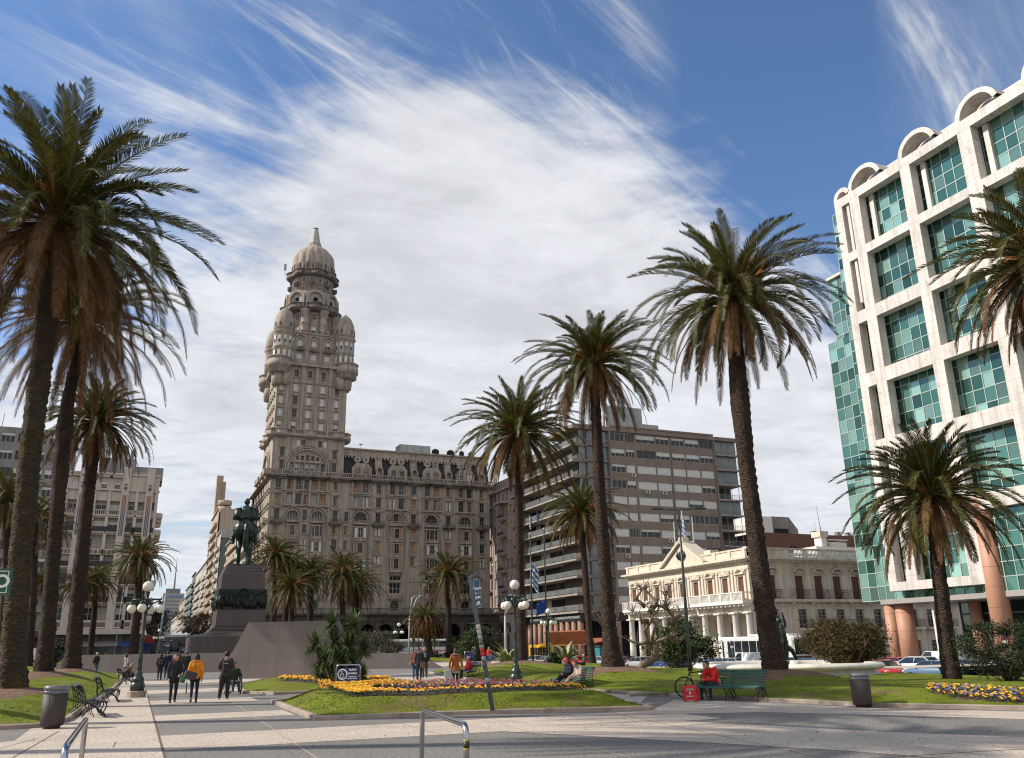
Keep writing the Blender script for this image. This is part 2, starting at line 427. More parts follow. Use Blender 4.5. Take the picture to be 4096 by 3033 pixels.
def sheet_poly(pts, h, z, step=None, hf=None, hole=None):
 "triangulated sheet inside a polygon with height function"
 P = [Vector((p[0], p[1])) for p in pts]; V = []; E = []
 n = len(P)
 for i in range(n):
  a, b = P[i], P[(i+1) % n]; k = max(1, int((b-a).length/(step or 1e9)))
  for j in range(k): V.append(a+(b-a)*j/k)
 nb = len(V); E = [(i, (i+1) % nb) for i in range(nb)]
 if step:
  x0 = min(p.x for p in P); x1 = max(p.x for p in P); y0 = min(p.y for p in P); y1 = max(p.y for p in P)
  y = y0+step*.5
  while y < y1:
   x = x0+step*.5
   while x < x1:
    q = (x+rnd.uniform(-.2, .2)*step, y+rnd.uniform(-.2, .2)*step)
    if inside(q, P) and distpoly(q, P) > step*.3: V.append(Vector(q))
    x += step
   y += step
 r = delaunay_2d_cdt(V, E, [], 1, 1e-5)
 vs = [(p.x, p.y, (hf(p.x, p.y) if hf else z)) for p in r[0]]
 fs = []
 for f in r[2]:
  a, b, c = (vs[i] for i in f[:3]); cr = (b[0]-a[0])*(c[1]-a[1])-(b[1]-a[1])*(c[0]-a[0])
  fs.append(tuple(f) if cr > 0 else tuple(reversed(f)))
 mb = MB(); mb.add(vs, fs, bool(hf)); return mb
# the wide sheet reaching the horizon, climbing with the avenue
mb = MB(); xs = [-3000, -1200, -500, -200, -100, -60, -30, -10, 0, 10, 20, 30, 36, 38, 40, 42, 44, 46, 50, 60, 80, 120, 200, 500, 1200, 3000]
ys = [-600, -200, -100, -40, 0, 40, 80, 120, 160, 176, 190, 215, 230, 250, 300, 400, 500, 600, 640, 700, 1000, 1800, 3500]
vs = [(x, y, gz(x, y)-.03) for y in ys for x in xs]; k = len(xs)
mb.add(vs, [(j*k+i, j*k+i+1, (j+1)*k+i+1, (j+1)*k+i) for j in range(len(ys)-1) for i in range(k-1)], True)
struct(mb.build('ground', m_asph))
# plaza slab with its edge
mb = MB(); mb.box(-70, 27, -40, 176, -.6, 0); mb.box(27.01, 40, 97.5, 176, -.6, -.002); mb.box(27.01, 34, -40, 9, -.6, -.002); struct(mb.build('plaza_paving', m_grey))
def flat(name, pxs, mat, z, world=None):
 pts = world or [G(*p) for p in pxs]
 return struct(sheet_poly(pts, 0, z).build(name, mat))
# left path, all beige, west of the joint line
xl = G(650, 3000).x
def W(*p): return [Vector((a, b, 0)) for a, b in p]
flat('pale_path', None, m_beige, .004, W((-2.2, 14.0), (xl, 10), (xl, 62), (-2.2, 62)))
flat('pale_path', None, m_beige, .0045, W((-9, 4), (xl, 4), (xl, 14.0), (-2.2, 22.5), (-9, 16.0)))
mb = MB(); mb.box(xl-.02, xl+.03, 6, 66, .001, .006); struct(mb.build('paving_joint', m_djoint))
# cross bands east of it : (near px y, far px y) measured at px x=700
def Yat(py, px=720): return G(px, py).y
bands = [(3000, 2940), (2881, 2859), (2815, 2800), (2772, 2758), (2735, 2722)]
for i, (a, b) in enumerate(bands):
 flat('pale_band', None, m_beige, .004, W((xl+.03, Yat(a)), ((13.5 if i == 0 else 4.4 if i < 3 else 60), Yat(a)), ((13.5 if i == 0 else 4.4 if i < 3 else 60), Yat(b)), (xl+.03, Yat(b))))
yA, yB = Yat(3000), Yat(2940)
# the pale way turning towards the lower right, and the open pale ground on the right
flat('pale_way', None, m_beige, .0048, W((7.6, yA), (7.6, yB), (10.9, yB), (14.2, 14.2), (18.2, 8.0), (14.0, 5.5), (11.2, 12.4), (9.4, 15.6)))
flat('pale_apron', [(2560, 2860), (2700, 2800), (3069, 2812), (3500, 2834), (4096, 2848), (4500, 2858), (4500, 2890), (3700, 2866), (3050, 2850)], m_beige, .0055)
flat('pale_court', [(1300, 2722), (1500, 2700), (1690, 2692), (1900, 2724), (2040, 2748), (2340, 2770), (2590, 2786), (2560, 2812), (2300, 2786), (1900, 2775), (1620, 2760)], m_beige, .005)
flat('pale_court', [(1300, 2652), (2180, 2640), (2160, 2650), (1850, 2664), (1500, 2676), (1200, 2684)], m_beige, .005)
def strip(a, b, w, mat, z=.008, name='paving_joint'):
 A, B = G(*a), G(*b); t = (B-A).normalized(); n = Vector((-t.y, t.x, 0))*w/2
 mb = MB(); mb.quad(A-n+Vector((0,0,z)), B-n+Vector((0,0,z)), B+n+Vector((0,0,z)), A+n+Vector((0,0,z))); mb.f[0] = mb.f[0] if (B-A).cross(n).z > 0 else mb.f[0][::-1]
 return struct(mb.build(name, mat))
strip((795, 2720), (1275, 3040), .035, m_joint); strip((2000, 2898), (2560, 3045), .035, m_joint)
strip((1580, 2888), (1760, 2940), .025, m_joint, .0095); strip((2400, 2842), (3300, 3033), .03, m_joint, .0095)
strip((50, 3033), (236, 2926), .03, m_djoint); strip((452, 2990), (462, 2970), .02, m_djoint)
strip((0, 2995), (150, 2955), .02, m_djoint); strip((3500, 3033), (4200, 2992), .03, m_djoint, .0095)
# ---- lawns
def bump(cx, cy, r, h): return lambda x, y: h*smooth(1-math.hypot(x-cx, y-cy)/r)
LAWNS = {}
def lawn(name, pts, hmax, edge, bumps=(), step=.5, base=0., label=None, kerb=True, extra=None):
 P = [Vector((p[0], p[1])) for p in pts]; LAWNS[name] = (P, hmax, edge)
 def hf(x, y):
  d = distpoly((x, y), P); h = base+.085+hmax*smooth(d/edge)
  for b in bumps: h += b(x, y)
  h += .02*math.sin(x*2.1+y)*math.sin(y*1.7-x*.6)*smooth(d/.6)
  if extra: h += extra(x, y)
  return h
 o = sheet_poly(P, 0, 0, step, hf).build(name, m_grass); struct(o)
 if kerb:
  mb = MB(); n = len(P); area = sum(P[i].x*P[(i+1) % n].y-P[(i+1) % n].x*P[i].y for i in range(n)); sg = 1 if area > 0 else -1
  off = []
  for i in range(n):
   a, b, c = P[i-1], P[i], P[(i+1) % n]; t1 = (b-a).normalized(); t2 = (c-b).normalized()
   n1 = Vector((t1.y, -t1.x))*sg; n2 = Vector((t2.y, -t2.x))*sg; mq = (n1+n2); mq = mq/max(.3, mq.length)*1.0; mq = mq/max(.5, mq.dot(n1)); off.append(mq)
  w, h = .16, .115
  vs = []
  for i in range(n):
   q = P[i]; o2 = q+off[i]*w*.9; i2 = q-off[i]*.02
   e = extra(q.x, q.y) if extra else 0
   vs += [(o2.x, o2.y, -.02+e), (o2.x, o2.y, h-.02+e), (o2.x-off[i].x*.03, o2.y-off[i].y*.03, h+e), (i2.x, i2.y, h+e), (i2.x, i2.y, -.02+e)]
  for i in range(n):
   j = (i+1) % n; mb.add([], [])
  fs = []
  for i in range(n):
   j = (i+1) % n
   for k in range(4): fs.append((i*5+k, j*5+k, j*5+k+1, i*5+k+1))
  mb.add(vs, fs); struct(mb.build('kerb', m_kerb))
 return hf
# palms standing on the lawns: ground point and mound
def gp(px, py, z=0.): v = G(px, py, z); return (v.x, v.y)
B1 = gp(45, 2790, .35); B2 = gp(170, 2722, .4); B3 = gp(285, 2703, .35)
BR = gp(3108, 2720, .45); BM = gp(2455, 2704, .45); BM2 = gp(2088, 2676, .4); BM3 = gp(2369, 2646, .25); BF = gp(3815, 2738, .2)
hL = lawn('left_lawn', [G(*p) for p in ((148, 2911), (255, 2887), (281, 2869), (355, 2829), (429, 2777), (477, 2726), (484, 2708), (468, 2700), (420, 2698), (232, 2697), (-60, 2703))]+[Vector((-14, 62, 0)), Vector((-16, 24, 0))],
  .28, 1.6, [bump(B1[0], B1[1], 3, .3), bump(B2[0], B2[1], 3.2, .5), bump(B3[0], B3[1], 3.2, .45)], .6)
hB = lawn('far_left_lawn', [Vector(p) for p in ((-9, 98, 0), (-12, 150, 0), (-34, 150, 0), (-34, 98, 0))], .4, 4, [], 2)
mb = MB();
hC = lawn('bed_lawn', [G(*p) for p in ((1102, 2813), (1275, 2881), (1682, 2865), (2100, 2851), (2594, 2840), (2510, 2817), (2300, 2795), (2050, 2782), (1500, 2783))],
  .36, 1.3, [], .28)
hD = lawn('sign_lawn', [G(*p) for p in ((957, 2757), (985, 2775), (1100, 2779), (1263, 2772), (1830, 2762), (1700, 2737), (1556, 2720), (1250, 2717), (1050, 2724), (972, 2742))],
  .2, 1.5, [], .6)
def dropE(x, y): return -.62*smooth((x-27)/15)-.6*smooth((x-43.5)/4.5)
hE = lawn('right_lawn', [G(*p) for p in ((1720, 2692), (1790, 2706), (1894, 2722), (2038, 2744), (2338, 2766), (2594, 2781), (2725, 2788), (3069, 2806), (3500, 2828), (4096, 2841), (5200, 2868))]
  + [Vector((48.5, 8, 0)), Vector((48.5, 96, 0))]+[G(*p) for p in ((2420, 2640), (2235, 2647), (2140, 2660), (1990, 2666), (1894, 2671), (1800, 2681))],
  .30, 2.2, [bump(BR[0], BR[1], 3.6, .42), bump(BM[0], BM[1], 4, .45), bump(BM2[0], BM2[1], 5, .5), bump(BM3[0], BM3[1], 4, .3), bump(*gp(3300, 2690), 10, .15)], .8, kerb=True, extra=dropE)
hF = lawn('far_lawn', [Vector(p) for p in ((12, 104, 0), (40, 104, 0), (42, 128, 0), (10, 140, 0), (6, 120, 0))], .3, 3, [], 2)
hG = lawn('back_lawn', [Vector(p) for p in ((-30, 158, 0), (36, 158, 0), (36, 172, 0), (-30, 172, 0))], .3, 3, [], 3)
for i, (b, h) in enumerate(((B1, hL), (B2, hL), (B3, hL), (BR, hE), (BM, hE), (BM2, hE))):
 mb = MB(); n = 28; vs = [(b[0], b[1], h(*b)+.02)]; rings = (.5, 1., 1.5, 1.9)
 for k, r in enumerate(rings):
  for a in range(n):
   q = 2*PI*a/n; rr = r*(1+.22*math.sin(q*3+i)+.12*math.sin(q*7+i*2)) if k > 0 else r
   x, y = b[0]+rr*math.cos(q), b[1]+rr*math.sin(q); vs.append((x, y, h(x, y)+(.03 if k < 3 else -.01)))
 fs = [(0, 1+a, 1+(a+1) % n) for a in range(n)]
 for k in range(len(rings)-1):
  for a in range(n): fs.append((1+k*n+a, 1+(k+1)*n+a, 1+(k+1)*n+(a+1) % n, 1+k*n+(a+1) % n))
 mb.add(vs, fs, True); struct(mb.build('bare_earth', m_mound))
# grass blades: short tufts that roughen the near lawns
def tufts(name, P, hf, n, hgt, seed, label, test=None):
 r = random.Random(seed); mb = MB(); x0 = min(p.x for p in P); x1 = max(p.x for p in P); y0 = min(p.y for p in P); y1 = max(p.y for p in P); c = 0; it = 0
 while c < n and it < n*12:
  it += 1; x, y = r.uniform(x0, x1), r.uniform(y0, y1)
  if not inside((x, y), P) or (test and not test(x, y)): continue
  c += 1; z = hf(x, y)-.01
  for k in range(3):
   a = r.uniform(0, 2*PI); w = r.uniform(.012, .03); hh = hgt*r.uniform(.5, 1.3); dx, dy = math.cos(a)*w, math.sin(a)*w; lx, ly = r.uniform(-.03, .03), r.uniform(-.03, .03)
   ox, oy = r.uniform(-.06, .06), r.uniform(-.06, .06)
   mb.add([(x+ox-dx, y+oy-dy, z), (x+ox+dx, y+oy+dy, z), (x+ox+lx, y+oy+ly, z+hh)], [(0, 1, 2)])
 o = mb.build(name, m_blade); return stuff(o, label, 'grass')
m_blade = M('grass_blades', (.14, .18, .022), .9, .3, .7, spec=.15, island=.35, trans=.3)
tufts('grass', LAWNS['left_lawn'][0], hL, 9000, .03, 1, 'short green grass blades on the lawn at the left', lambda x, y: y < 50)
tufts('grass', LAWNS['bed_lawn'][0], hC, 6000, .03, 2, 'short green grass blades on the mound round the flower bed')
tufts('grass', LAWNS['right_lawn'][0], hE, 7000, .03, 3, 'short green grass blades on the big lawn at the right', lambda x, y: y < 45 and x < 40)
# ---- far pavements
mb = MB()
mb.box(-60, -.0, 190.5, 196, -.5, .03); mb.box(25.2, 80, 190.5, 197, -2, .02); struct(mb.build('sidewalk', m_walk))
mb = MB(); mb.box(70.5, 110, -10, 176, -3, -1.0); struct(mb.build('sidewalk', m_walk))
# lane markings on the avenue
m_line = M('road_paint', (.6, .6, .58), .8, .2)
mb = MB()
for y in range(176, 560, 9):
 for x in (7.6, 13., 18.2):
  z0, z1 = gz(x, y)-.018, gz(x, y+4)-.018
  if y > 226: mb.quad((x-.08, y, z0+.02), (x+.08, y, z0+.02), (x+.08, y+4, z1+.02), (x-.08, y+4, z1+.02))
for i in range(12): mb.box(2.2+i*1.9, 3.2+i*1.9, 184, 188, -.14, -.112)
struct(mb.build('road_marking', m_line))
# ---- granite walls of the mausoleum
def granite_wall(name, A, B, zt, la, lb, th, label, mat=m_granite, batter=.0):
 "wall between ground points A and B, top edge inset by la at A and lb at B"
 A = Vector(A); B = Vector(B); t = (B-A).normalized(); nrm = Vector((-t.y, t.x, 0)); nrm = nrm if nrm.y > 0 else -nrm
 L_ = (B-A).length
 c = thing(name, label, 'wall', tuple(A)); ang = math.atan2(t.y, t.x); c.rotation_euler = (0, 0, ang)
 mb = MB(); vs = []
 for (y, q) in ((0, 0), (th, 0)):
  vs += [(0, y, 0), (L_, y, 0), (L_-lb, y, zt), (la, y, zt)]
 mb.add(vs, [(0, 1, 2, 3), (7, 6, 5, 4), (0, 3, 7, 4), (1, 5, 6, 2), (3, 2, 6, 7)]); mb.build('wall_body', mat, c)
 j = MB()
 for k in range(1, max(2, int(zt/1.15))):
  z = k*zt/max(2, int(zt/1.15)); x0 = la*z/zt+.02; x1 = L_-lb*z/zt-.02; j.box(x0, x1, -.003, .01, z-.012, z+.012)
 nn = int(L_/1.9)
 for i in range(1, nn):
  x = L_*i/nn+.1; zt2 = zt*min(1, max(.0, x/la if la > 0 else 1), max(0, (L_-x)/lb if lb > 0 else 1))-.02
  if zt2 > .2: j.box(x-.012, x+.012, -.0035, .01, 0, zt2)
 j.build('slab_joints', M('granite_joint', (.14, .11, .10), .8), c); return c
A, B = G(871, 2717), G(1451, 2711)
ztop = hz(1000, 2490, A)
def along(px, py, A, B):  # parameter along the wall of a pixel at the wall plane
 n = (B-A).cross(Vector((0,0,1))); r = ray(px, py); t = (A-CAM).dot(n)/r.dot(n); return (CAM+r*t-A).dot((B-A).normalized()), (CAM+r*t).z
la, z1 = along(994, 2490, A, B); lr, z2 = along(1335, 2490, A, B)
granite_wall('granite_wall', A, B, z1, la, (B-A).length-lr, 1.0, 'tall pink granite wall with slanting ends behind the signboard')
A, B = G(205, 2697), G(1000, 2688); la, z1 = along(262, 2622, A, B)
granite_wall('granite_wall', A, B, z1, la, .01, .9, 'low pink granite wall behind the people on the left path')
A, B = G(1330, 2678), G(1762, 2674); lr, z1 = along(1650, 2612, A, B)
granite_wall('granite_wall', A, B, z1, .01, (B-A).length-lr, .9, 'low pink granite wall with slanting end behind the couple in dark coats')
m_leaf = M('palm_leaf', (.072, .070, .013), .5, .2, 1.2, island=.5, trans=.30, spec=.28)
m_leafdry = M('dry_palm_leaf', (.145, .078, .036), .75, .25, 1.2, island=.5, trans=.25, spec=.1)
m_rachis = M('palm_rachis', (.16, .15, .07), .6, .2)
m_fruit = M('palm_fruit_stalk', (.50, .17, .03), .7, .3, 3, island=.3)
m_bark = M('palm_bark', (.085, .050, .032), .95, .35, 1.6, .35, 16, bump=1., bdist=.13, wave=(5.0, 'Z', 14.), stain=(.045, .028, .02), stain_lo=.5, stain_scale=1.3)
m_barkg = M('mossy_palm_bark', (.095, .068, .040), .95, .35, 1.6, .35, 16, bump=1., bdist=.13, wave=(5.0, 'Z', 14.), stain=(.14, .085, .012), stain_lo=.53, stain_scale=.9)
def frond(mb, mr_, r, az, el, L_, droop, nl, llen, lw, twist=0., vshape=.5, curl=1.):
 "one pinnate leaf starting at the origin; rachis bends under gravity"
 nseg = 12; p = Vector((math.cos(az)*.18, math.sin(az)*.18, 0)); e = el; pts = [p.copy()]; dirs = []
 side = Vector((-math.sin(az), math.cos(az), 0)); az2 = az
 for i in range(nseg):
  t = (i+.5)/nseg; e = el-droop*(t**1.35); az2 = az+twist*t*t
  d = Vector((math.cos(az2)*math.cos(e), math.sin(az2)*math.cos(e), math.sin(e))); dirs.append(d); p = p+d*L_/nseg; pts.append(p.copy())
 dirs.append(dirs[-1]); side = Vector((-math.sin(az2), math.cos(az2), 0))
 mr_.tube(pts[::2], [.045*(1-j/7.)+.008 for j in range(len(pts[::2]))], 3, True, False)
 for i in range(nl):
  t = .13+.87*(i+.5)/nl; q = t*nseg; k = min(int(q), nseg-1); f = q-k
  P = pts[k].lerp(pts[k+1], f); D = dirs[k].lerp(dirs[min(k+1, nseg)], f).normalized(); S = side; Uq = S.cross(D)*-1
  if Uq.z < 0 and abs(D.z) < .99 and False: Uq = -Uq
  Uq = D.cross(S)
  if Uq.dot(Vector((math.cos(az2), math.sin(az2), .0))*-math.sin(e)+Vector((0,0,1))) < 0: Uq = -Uq
  env = math.sin(PI*min(1, .12+t*.80))**.55; ll = llen*env*r.uniform(.85, 1.12)
  if t > .93: ll *= .75
  for sg in (-1, 1):
   if r.random() < .05: continue
   fw = .8+.7*t+r.uniform(-.08, .08); up = vshape*r.uniform(.5, 1.2)
   dr = (S*sg+D*fw+Uq*up).normalized(); tip = P+dr*ll+Vector((0, 0, -1))*ll*ll*.22*curl
   w = D*lw*.5; mid = P+dr*ll*.5+Vector((0, 0, -1))*ll*ll*.03*curl
   mb.add([P-w*.7, P+w*.7, mid+w, mid-w, tip], [(0, 1, 2, 3), (3, 2, 4)])
def crown_meshes(name, seed, R, n, nl, lw, drymix=.25, shape=0.):
 r = random.Random(seed); g = MB(); dr = MB(); rg = MB(); ft = MB(); GA = 2.39996
 for i in range(n):
  t = (i+.5)/n; az = i*GA+r.uniform(-.12, .12)
  el = math.radians(82-t*134+r.uniform(-9, 9)+shape*10)
  L_ = R*(.60+.52*math.sin(PI*min(1, .12+t*.66)))*r.uniform(.82, 1.12)
  droop = math.radians(46+62*t**.75+r.uniform(-18, 18)); droop = min(droop, el+math.radians(86))
  if r.random() < .07: droop += .7; L_ *= .8
  dry = t > (1-drymix) or (t > .55 and r.random() < .12)
  frond(dr if dry else g, rg if not dry else dr, r, az, el, L_, droop, nl, R*.115*(1.0 if not dry else .75), lw*(1 if not dry else .8), r.uniform(-.3, .3), .55 if not dry else .1, 1. if not dry else 2.6)
 for i in range(11):
  az = r.uniform(0, 2*PI); q = r.uniform(.4, .85)*R*.42
  base = Vector((math.cos(az)*.25, math.sin(az)*.25, .0))
  for k in range(16):
   a2 = az+r.uniform(-.5, .5); e2 = r.uniform(.3, 1.0); L2 = q*r.uniform(.7, 1.3)
   p1 = base+Vector((math.cos(a2)*math.cos(e2), math.sin(a2)*math.cos(e2), math.sin(e2)))*L2; p2 = p1+Vector((math.cos(a2)*.25, math.sin(a2)*.25, -.3))*L2*.6
   w = Vector((0, 0, .012+R*.002)); ft.add([base-w, base+w, p1+w, p1-w, p2], [(0, 1, 2, 3), (3, 2, 4)])
 return (g.mesh(name+'_crown', m_leaf), dr.mesh(name+'_dry', m_leafdry), rg.mesh(name+'_ribs', m_rachis), ft.mesh(name+'_fruit', m_fruit))
def palm(label, base, trunk_px, crown_px, R, w0, w1, cr, group=None, z0=0., bark=None, bulges=(), seed=1, nring=None, flare=1.35, rz=0., fruit=True, scale=1.):
 "base: ground (x,y); trunk_px: pixels the trunk axis passes upwards; crown_px: pixel of the crown's heart"
 dpt = proj((base[0], base[1], z0+2))[2]
 if w0 > 8: w0 *= dpt/4000; w1 *= dpt/3900; scale = R*dpt/3400/(scale*.90); R = 5
 bx, by = base; th = thing('palm_tree', label, 'palm tree', (bx, by, z0), 0, group)
 t = math.hypot(bx, by)
 def up(px, py):
  q = ray(px, py); s_ = t/math.hypot(q.x, q.y); return Vector((q.x*s_-bx, q.y*s_-by, HC+q.z*s_-z0))
 P = [Vector((0, 0, -.3))]+[up(*p) for p in trunk_px]+[up(*crown_px)]
 zt = P[-1].z; r = random.Random(seed); pts = []; rad = []; nr = nring or max(14, int(zt/.16))
 for i in range(nr+1):
  z = -.3+(zt+.3)*i/nr
  k = 0
  while k < len(P)-2 and P[k+1].z < z: k += 1
  f = clamp((z-P[k].z)/max(.01, P[k+1].z-P[k].z)); q = P[k].lerp(P[k+1], f); q.z = z
  h = clamp(z/zt); rr = (w0*(1-h)**.8+w1*(1-(1-h)**.8))/2
  rr *= 1+(flare-1)*math.exp(-max(z, 0)/.7)
  for (bh, bw, ba) in bulges: rr *= 1+ba*math.exp(-((h-bh)/bw)**2)
  if h > .93: rr *= 1+.45*smooth((h-.93)/.07)
  pts.append(q); rad.append(rr*(1+(.03 if i % 2 else -.03)+r.uniform(-.03, .03)))
 mb = MB(); nn = 18; vs = []
 for i, q in enumerate(pts):
  for a in range(nn):
   an = 2*PI*a/nn; rr = rad[i]*(1+.05*((a+i) % 2)*2-.05+r.uniform(-.055, .055)); vs.append((q.x+rr*math.cos(an), q.y+rr*math.sin(an), q.z))
 fs = [(i*nn+a, i*nn+(a+1) % nn, (i+1)*nn+(a+1) % nn, (i+1)*nn+a) for i in range(len(pts)-1) for a in range(nn)]
 mb.add(vs, fs, True); mb.build('trunk', bark or m_bark, th)
 c = P[-1]
 for nm, me in zip(('crown', 'dry_fronds', 'frond_ribs', 'fruit_stalks'), cr):
  if nm == 'fruit_stalks' and not fruit: continue
  o = link(nm, me, th, c+Vector((0, 0, .1)), rz); o.scale = (scale,)*3
 return th
CA = crown_meshes('great_palm', 11, 6.2, 135, 78, .066, .34)
CB = crown_meshes('tall_palm', 12, 5.3, 120, 74, .060, .24)
CG = crown_meshes('brown_skirted_palm', 41, 6.0, 112, 66, .066, .52, -.5)
CH = crown_meshes('middle_palm', 52, 5.0, 122, 70, .060, .27)
CC = crown_meshes('palm', 13, 4.4, 122, 64, .062, .3)
CD = crown_meshes('low_palm', 14, 3.9, 112, 64, .056, .22, .6)
CE = crown_meshes('far_palm', 15, 4.0, 90, 34, .095, .25)
CF = crown_meshes('far_palm_b', 16, 4.0, 88, 34, .095, .35, -.3)
P_ = palm
P_('tallest palm at the far left with a huge crown and moss-yellow trunk', B1, [(60, 2500), (85, 2200), (122, 1800), (160, 1500), (200, 1200)], (230, 905), 650, 106, 84, CA, z0=hL(*B1), bark=m_barkg, bulges=((.62, .03, .12), (.84, .1, .15)), seed=1, scale=6.2)
P_('palm with a knobbly bulging trunk between two others on the left lawn', B2, [(192, 2500), (215, 2200), (250, 1800), (272, 1600), (306, 1450)], (325, 1290), 430, 70, 50, CG, z0=hL(*B2), bulges=((.55, .05, .22), (.67, .05, .35)), seed=2, rz=2.0, scale=6.2)
P_('smaller-crowned third palm on the left lawn, leaning right beside the path', B3, [(300, 2500), (325, 2250), (350, 2000), (372, 1830)], (392, 1690), 235, 66, 50, CC, z0=hL(*B3), bulges=((.4, .05, .12), (.9, .05, .2)), seed=3, rz=.7, scale=4.4)
P_('tall palm behind the green bench on the right lawn with a thick ragged trunk', BR, [(3068, 2500), (3030, 2200), (2985, 1850), (2960, 1600), (2942, 1400)], (2935, 1200), 430, 92, 60, CB, z0=hE(*BR), bulges=((.72, .12, .3), (.95, .04, .4)), seed=4, rz=.4, scale=5.3)
P_('middle palm of the right lawn, with a wide dark foot', BM, [(2432, 2450), (2415, 2200), (2400, 2000), (2388, 1750)], (2376, 1465), 310, 66, 43, CH, z0=hE(*BM), seed=5, rz=2.3, scale=5.3, bulges=((.6, .1, .06),), flare=1.7)
P_('palm with a slim straight trunk just right of the nearer globe lamp', BM2, [(2082, 2400), (2079, 2200), (2076, 2000)], (2076, 1735), 265, 44, 35, CC, z0=hE(*BM2), seed=6, rz=1.1, scale=4.4, bulges=((.8, .08, .1),))
P_('short-crowned palm in front of the red brown balcony block', BM3, [(2355, 2500), (2342, 2300), (2332, 2180)], (2326, 2060), 165, 33, 25, CD, z0=hE(*BM3), seed=7, rz=.5, scale=3.9, bulges=((.9, .05, .25),))
P_('low broad palm at the right in front of the glass tower', BF, [(3790, 2600), (3768, 2400), (3745, 2200)], (3728, 1995), 335, 72, 54, CD, z0=hE(*BF), seed=8, rz=1.6, scale=3.9, flare=1.25)
xr = gp(4230, 2745, .2)
P_('palm cut off by the right edge of the picture before the glass tower', xr, [(4215, 2300), (4205, 1800), (4198, 1400)], (4190, 1050), 440, 70, 58, CC, z0=.3, seed=9, rz=.2, scale=4.4)
FAR = 'palms standing round the far side of the plaza'
def farpalm(label, px, crown, R, d, w=1.0, cr=None, rz=0., bulg=()):
 q = ray(px, 2560); P0 = CAM+q*d; x, y = P0.x, P0.y
 return palm(label, (x, y), [(px+(crown[0]-px)*.5, (crown[1]+2600)/2)], crown, R, w*.95, w*.72, cr or CE, FAR, z0=gz(x, y) if y > 176 or x > 46 else .2, seed=int(px), rz=rz, scale=R/4.0*1.15, nring=40, flare=1.15, bulges=bulg)
farpalm('leftmost palm of the cluster right of the statue, highest crown of its group', 1090, (1102, 2225), 4.1, 128, rz=.3)
farpalm('palm between the statue pedestal and the low one, crown just over it', 1135, (1152, 2275), 3.9, 132, cr=CF, rz=1.)
farpalm('lowest palm of the cluster right of the statue', 1162, (1168, 2352), 3.9, 122, rz=2., cr=CE)
farpalm('narrow palm with orange fruit right of the cluster beside the statue', 1238, (1246, 2290), 3.5, 134, rz=2.7, cr=CF)
farpalm('broad palm above the spiky yucca, before the stone palace front', 1370, (1372, 2298), 4.6, 128, rz=.9)
farpalm('palm half hidden behind the broad one above the yucca', 1416, (1428, 2345), 4.0, 134, rz=1.9, cr=CF)
farpalm('solitary palm with orange fruit before the right half of the stone palace', 1795, (1794, 2300), 4.9, 132, rz=.1)
farpalm('round palm behind the left globe lamp at the mouth of the avenue', 540, (560, 2235), 4.5, 128, rz=1.2, w=1.35)
farpalm('palm behind the third left trunk with a slim clear stem', 368, (385, 2325), 3.9, 136, rz=.2, cr=CF)
farpalm('palm hidden behind the third left trunk, crown showing at its left', 326, (318, 2345), 3.6, 132, rz=2.2)
farpalm('palm behind the knobbly trunk, dark crown before the cream building', 190, (172, 2330), 3.2, 128, rz=1.6)
farpalm('dark palm at the left edge behind the tallest one', 20, (30, 2000), 4.6, 96, rz=.6)
farpalm('palm seen between the two nearest trunks at the left', 130, (140, 2090), 4.6, 110, rz=2.6, cr=CF)
# shaggy young palm with a skirt of dead leaves
q = CAM+ray(1720, 2560)*118; SH = crown_meshes('shaggy_palm', 21, 3.2, 110, 24, .10, .62, -1.2)
palm('shaggy young palm with a brown skirt of dead fronds in front of the arcade', (q.x, q.y), [(1710, 2560)], (1704, 2475), 3.2, 1.1, 1.0, SH, z0=.1, seed=77, rz=1, fruit=False, nring=24, scale=1.05)
# two palms just outside the picture at the left whose crowns shade the foreground paving
palm('palm just beyond the left edge whose crown shades the paving', (-13.0, 27.0), [], (0, 0), 5, 1.2, 1., CB, z0=.1, seed=31, rz=.8) if False else None
def offpalm(label, x, y, h, cr, rz):
 th = thing('palm_tree', label, 'palm tree', (x, y, 0), 0, None)
 mb = MB(); mb.tube([(0, 0, -.2), (.1, 0, h*.4), (0, .1, h*.8), (0, 0, h)], [.55, .36, .33, .5], 14); mb.build('trunk', m_bark, th)
 for nm, me in zip(('crown', 'dry_fronds', 'frond_ribs'), cr): link(nm, me, th, (0, 0, h+.1), rz)
offpalm('palm standing left of the view whose shadow crosses the near paving', -17.3, 26.4, 24, CF, .5)
offpalm('palm standing left of the view whose shadow falls before the right bench', -14.0, 32.2, 24, CF, 1.4)
m_glass = M('dark_glass', (.020, .022, .024), .14, .3, .7, spec=.45)
m_frame = M('window_frame', (.30, .27, .24), .7, .1)
m_wframe = M('white_frame', (.62, .60, .56), .6, .08)
m_wshut = M('white_shutter', (.60, .59, .56), .6, .08, 3, island=.08)
m_oshut = M('brown_shutter', (.26, .16, .095), .7, .25, 2, island=.45)
m_gshut = M('grey_shutter', (.33, .31, .28), .7, .15, 2, island=.15)
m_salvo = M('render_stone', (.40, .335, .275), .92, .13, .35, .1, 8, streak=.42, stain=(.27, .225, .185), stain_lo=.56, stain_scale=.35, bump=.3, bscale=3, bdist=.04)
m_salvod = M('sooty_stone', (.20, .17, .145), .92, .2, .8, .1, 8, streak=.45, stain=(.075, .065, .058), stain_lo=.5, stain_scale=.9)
m_slate = M('slate_roof', (.030, .027, .028), .8, .3, 2, .3, 20, bump=.4, bscale=12)
m_void = M('dark_interior', (.012, .011, .011), .9, .2)
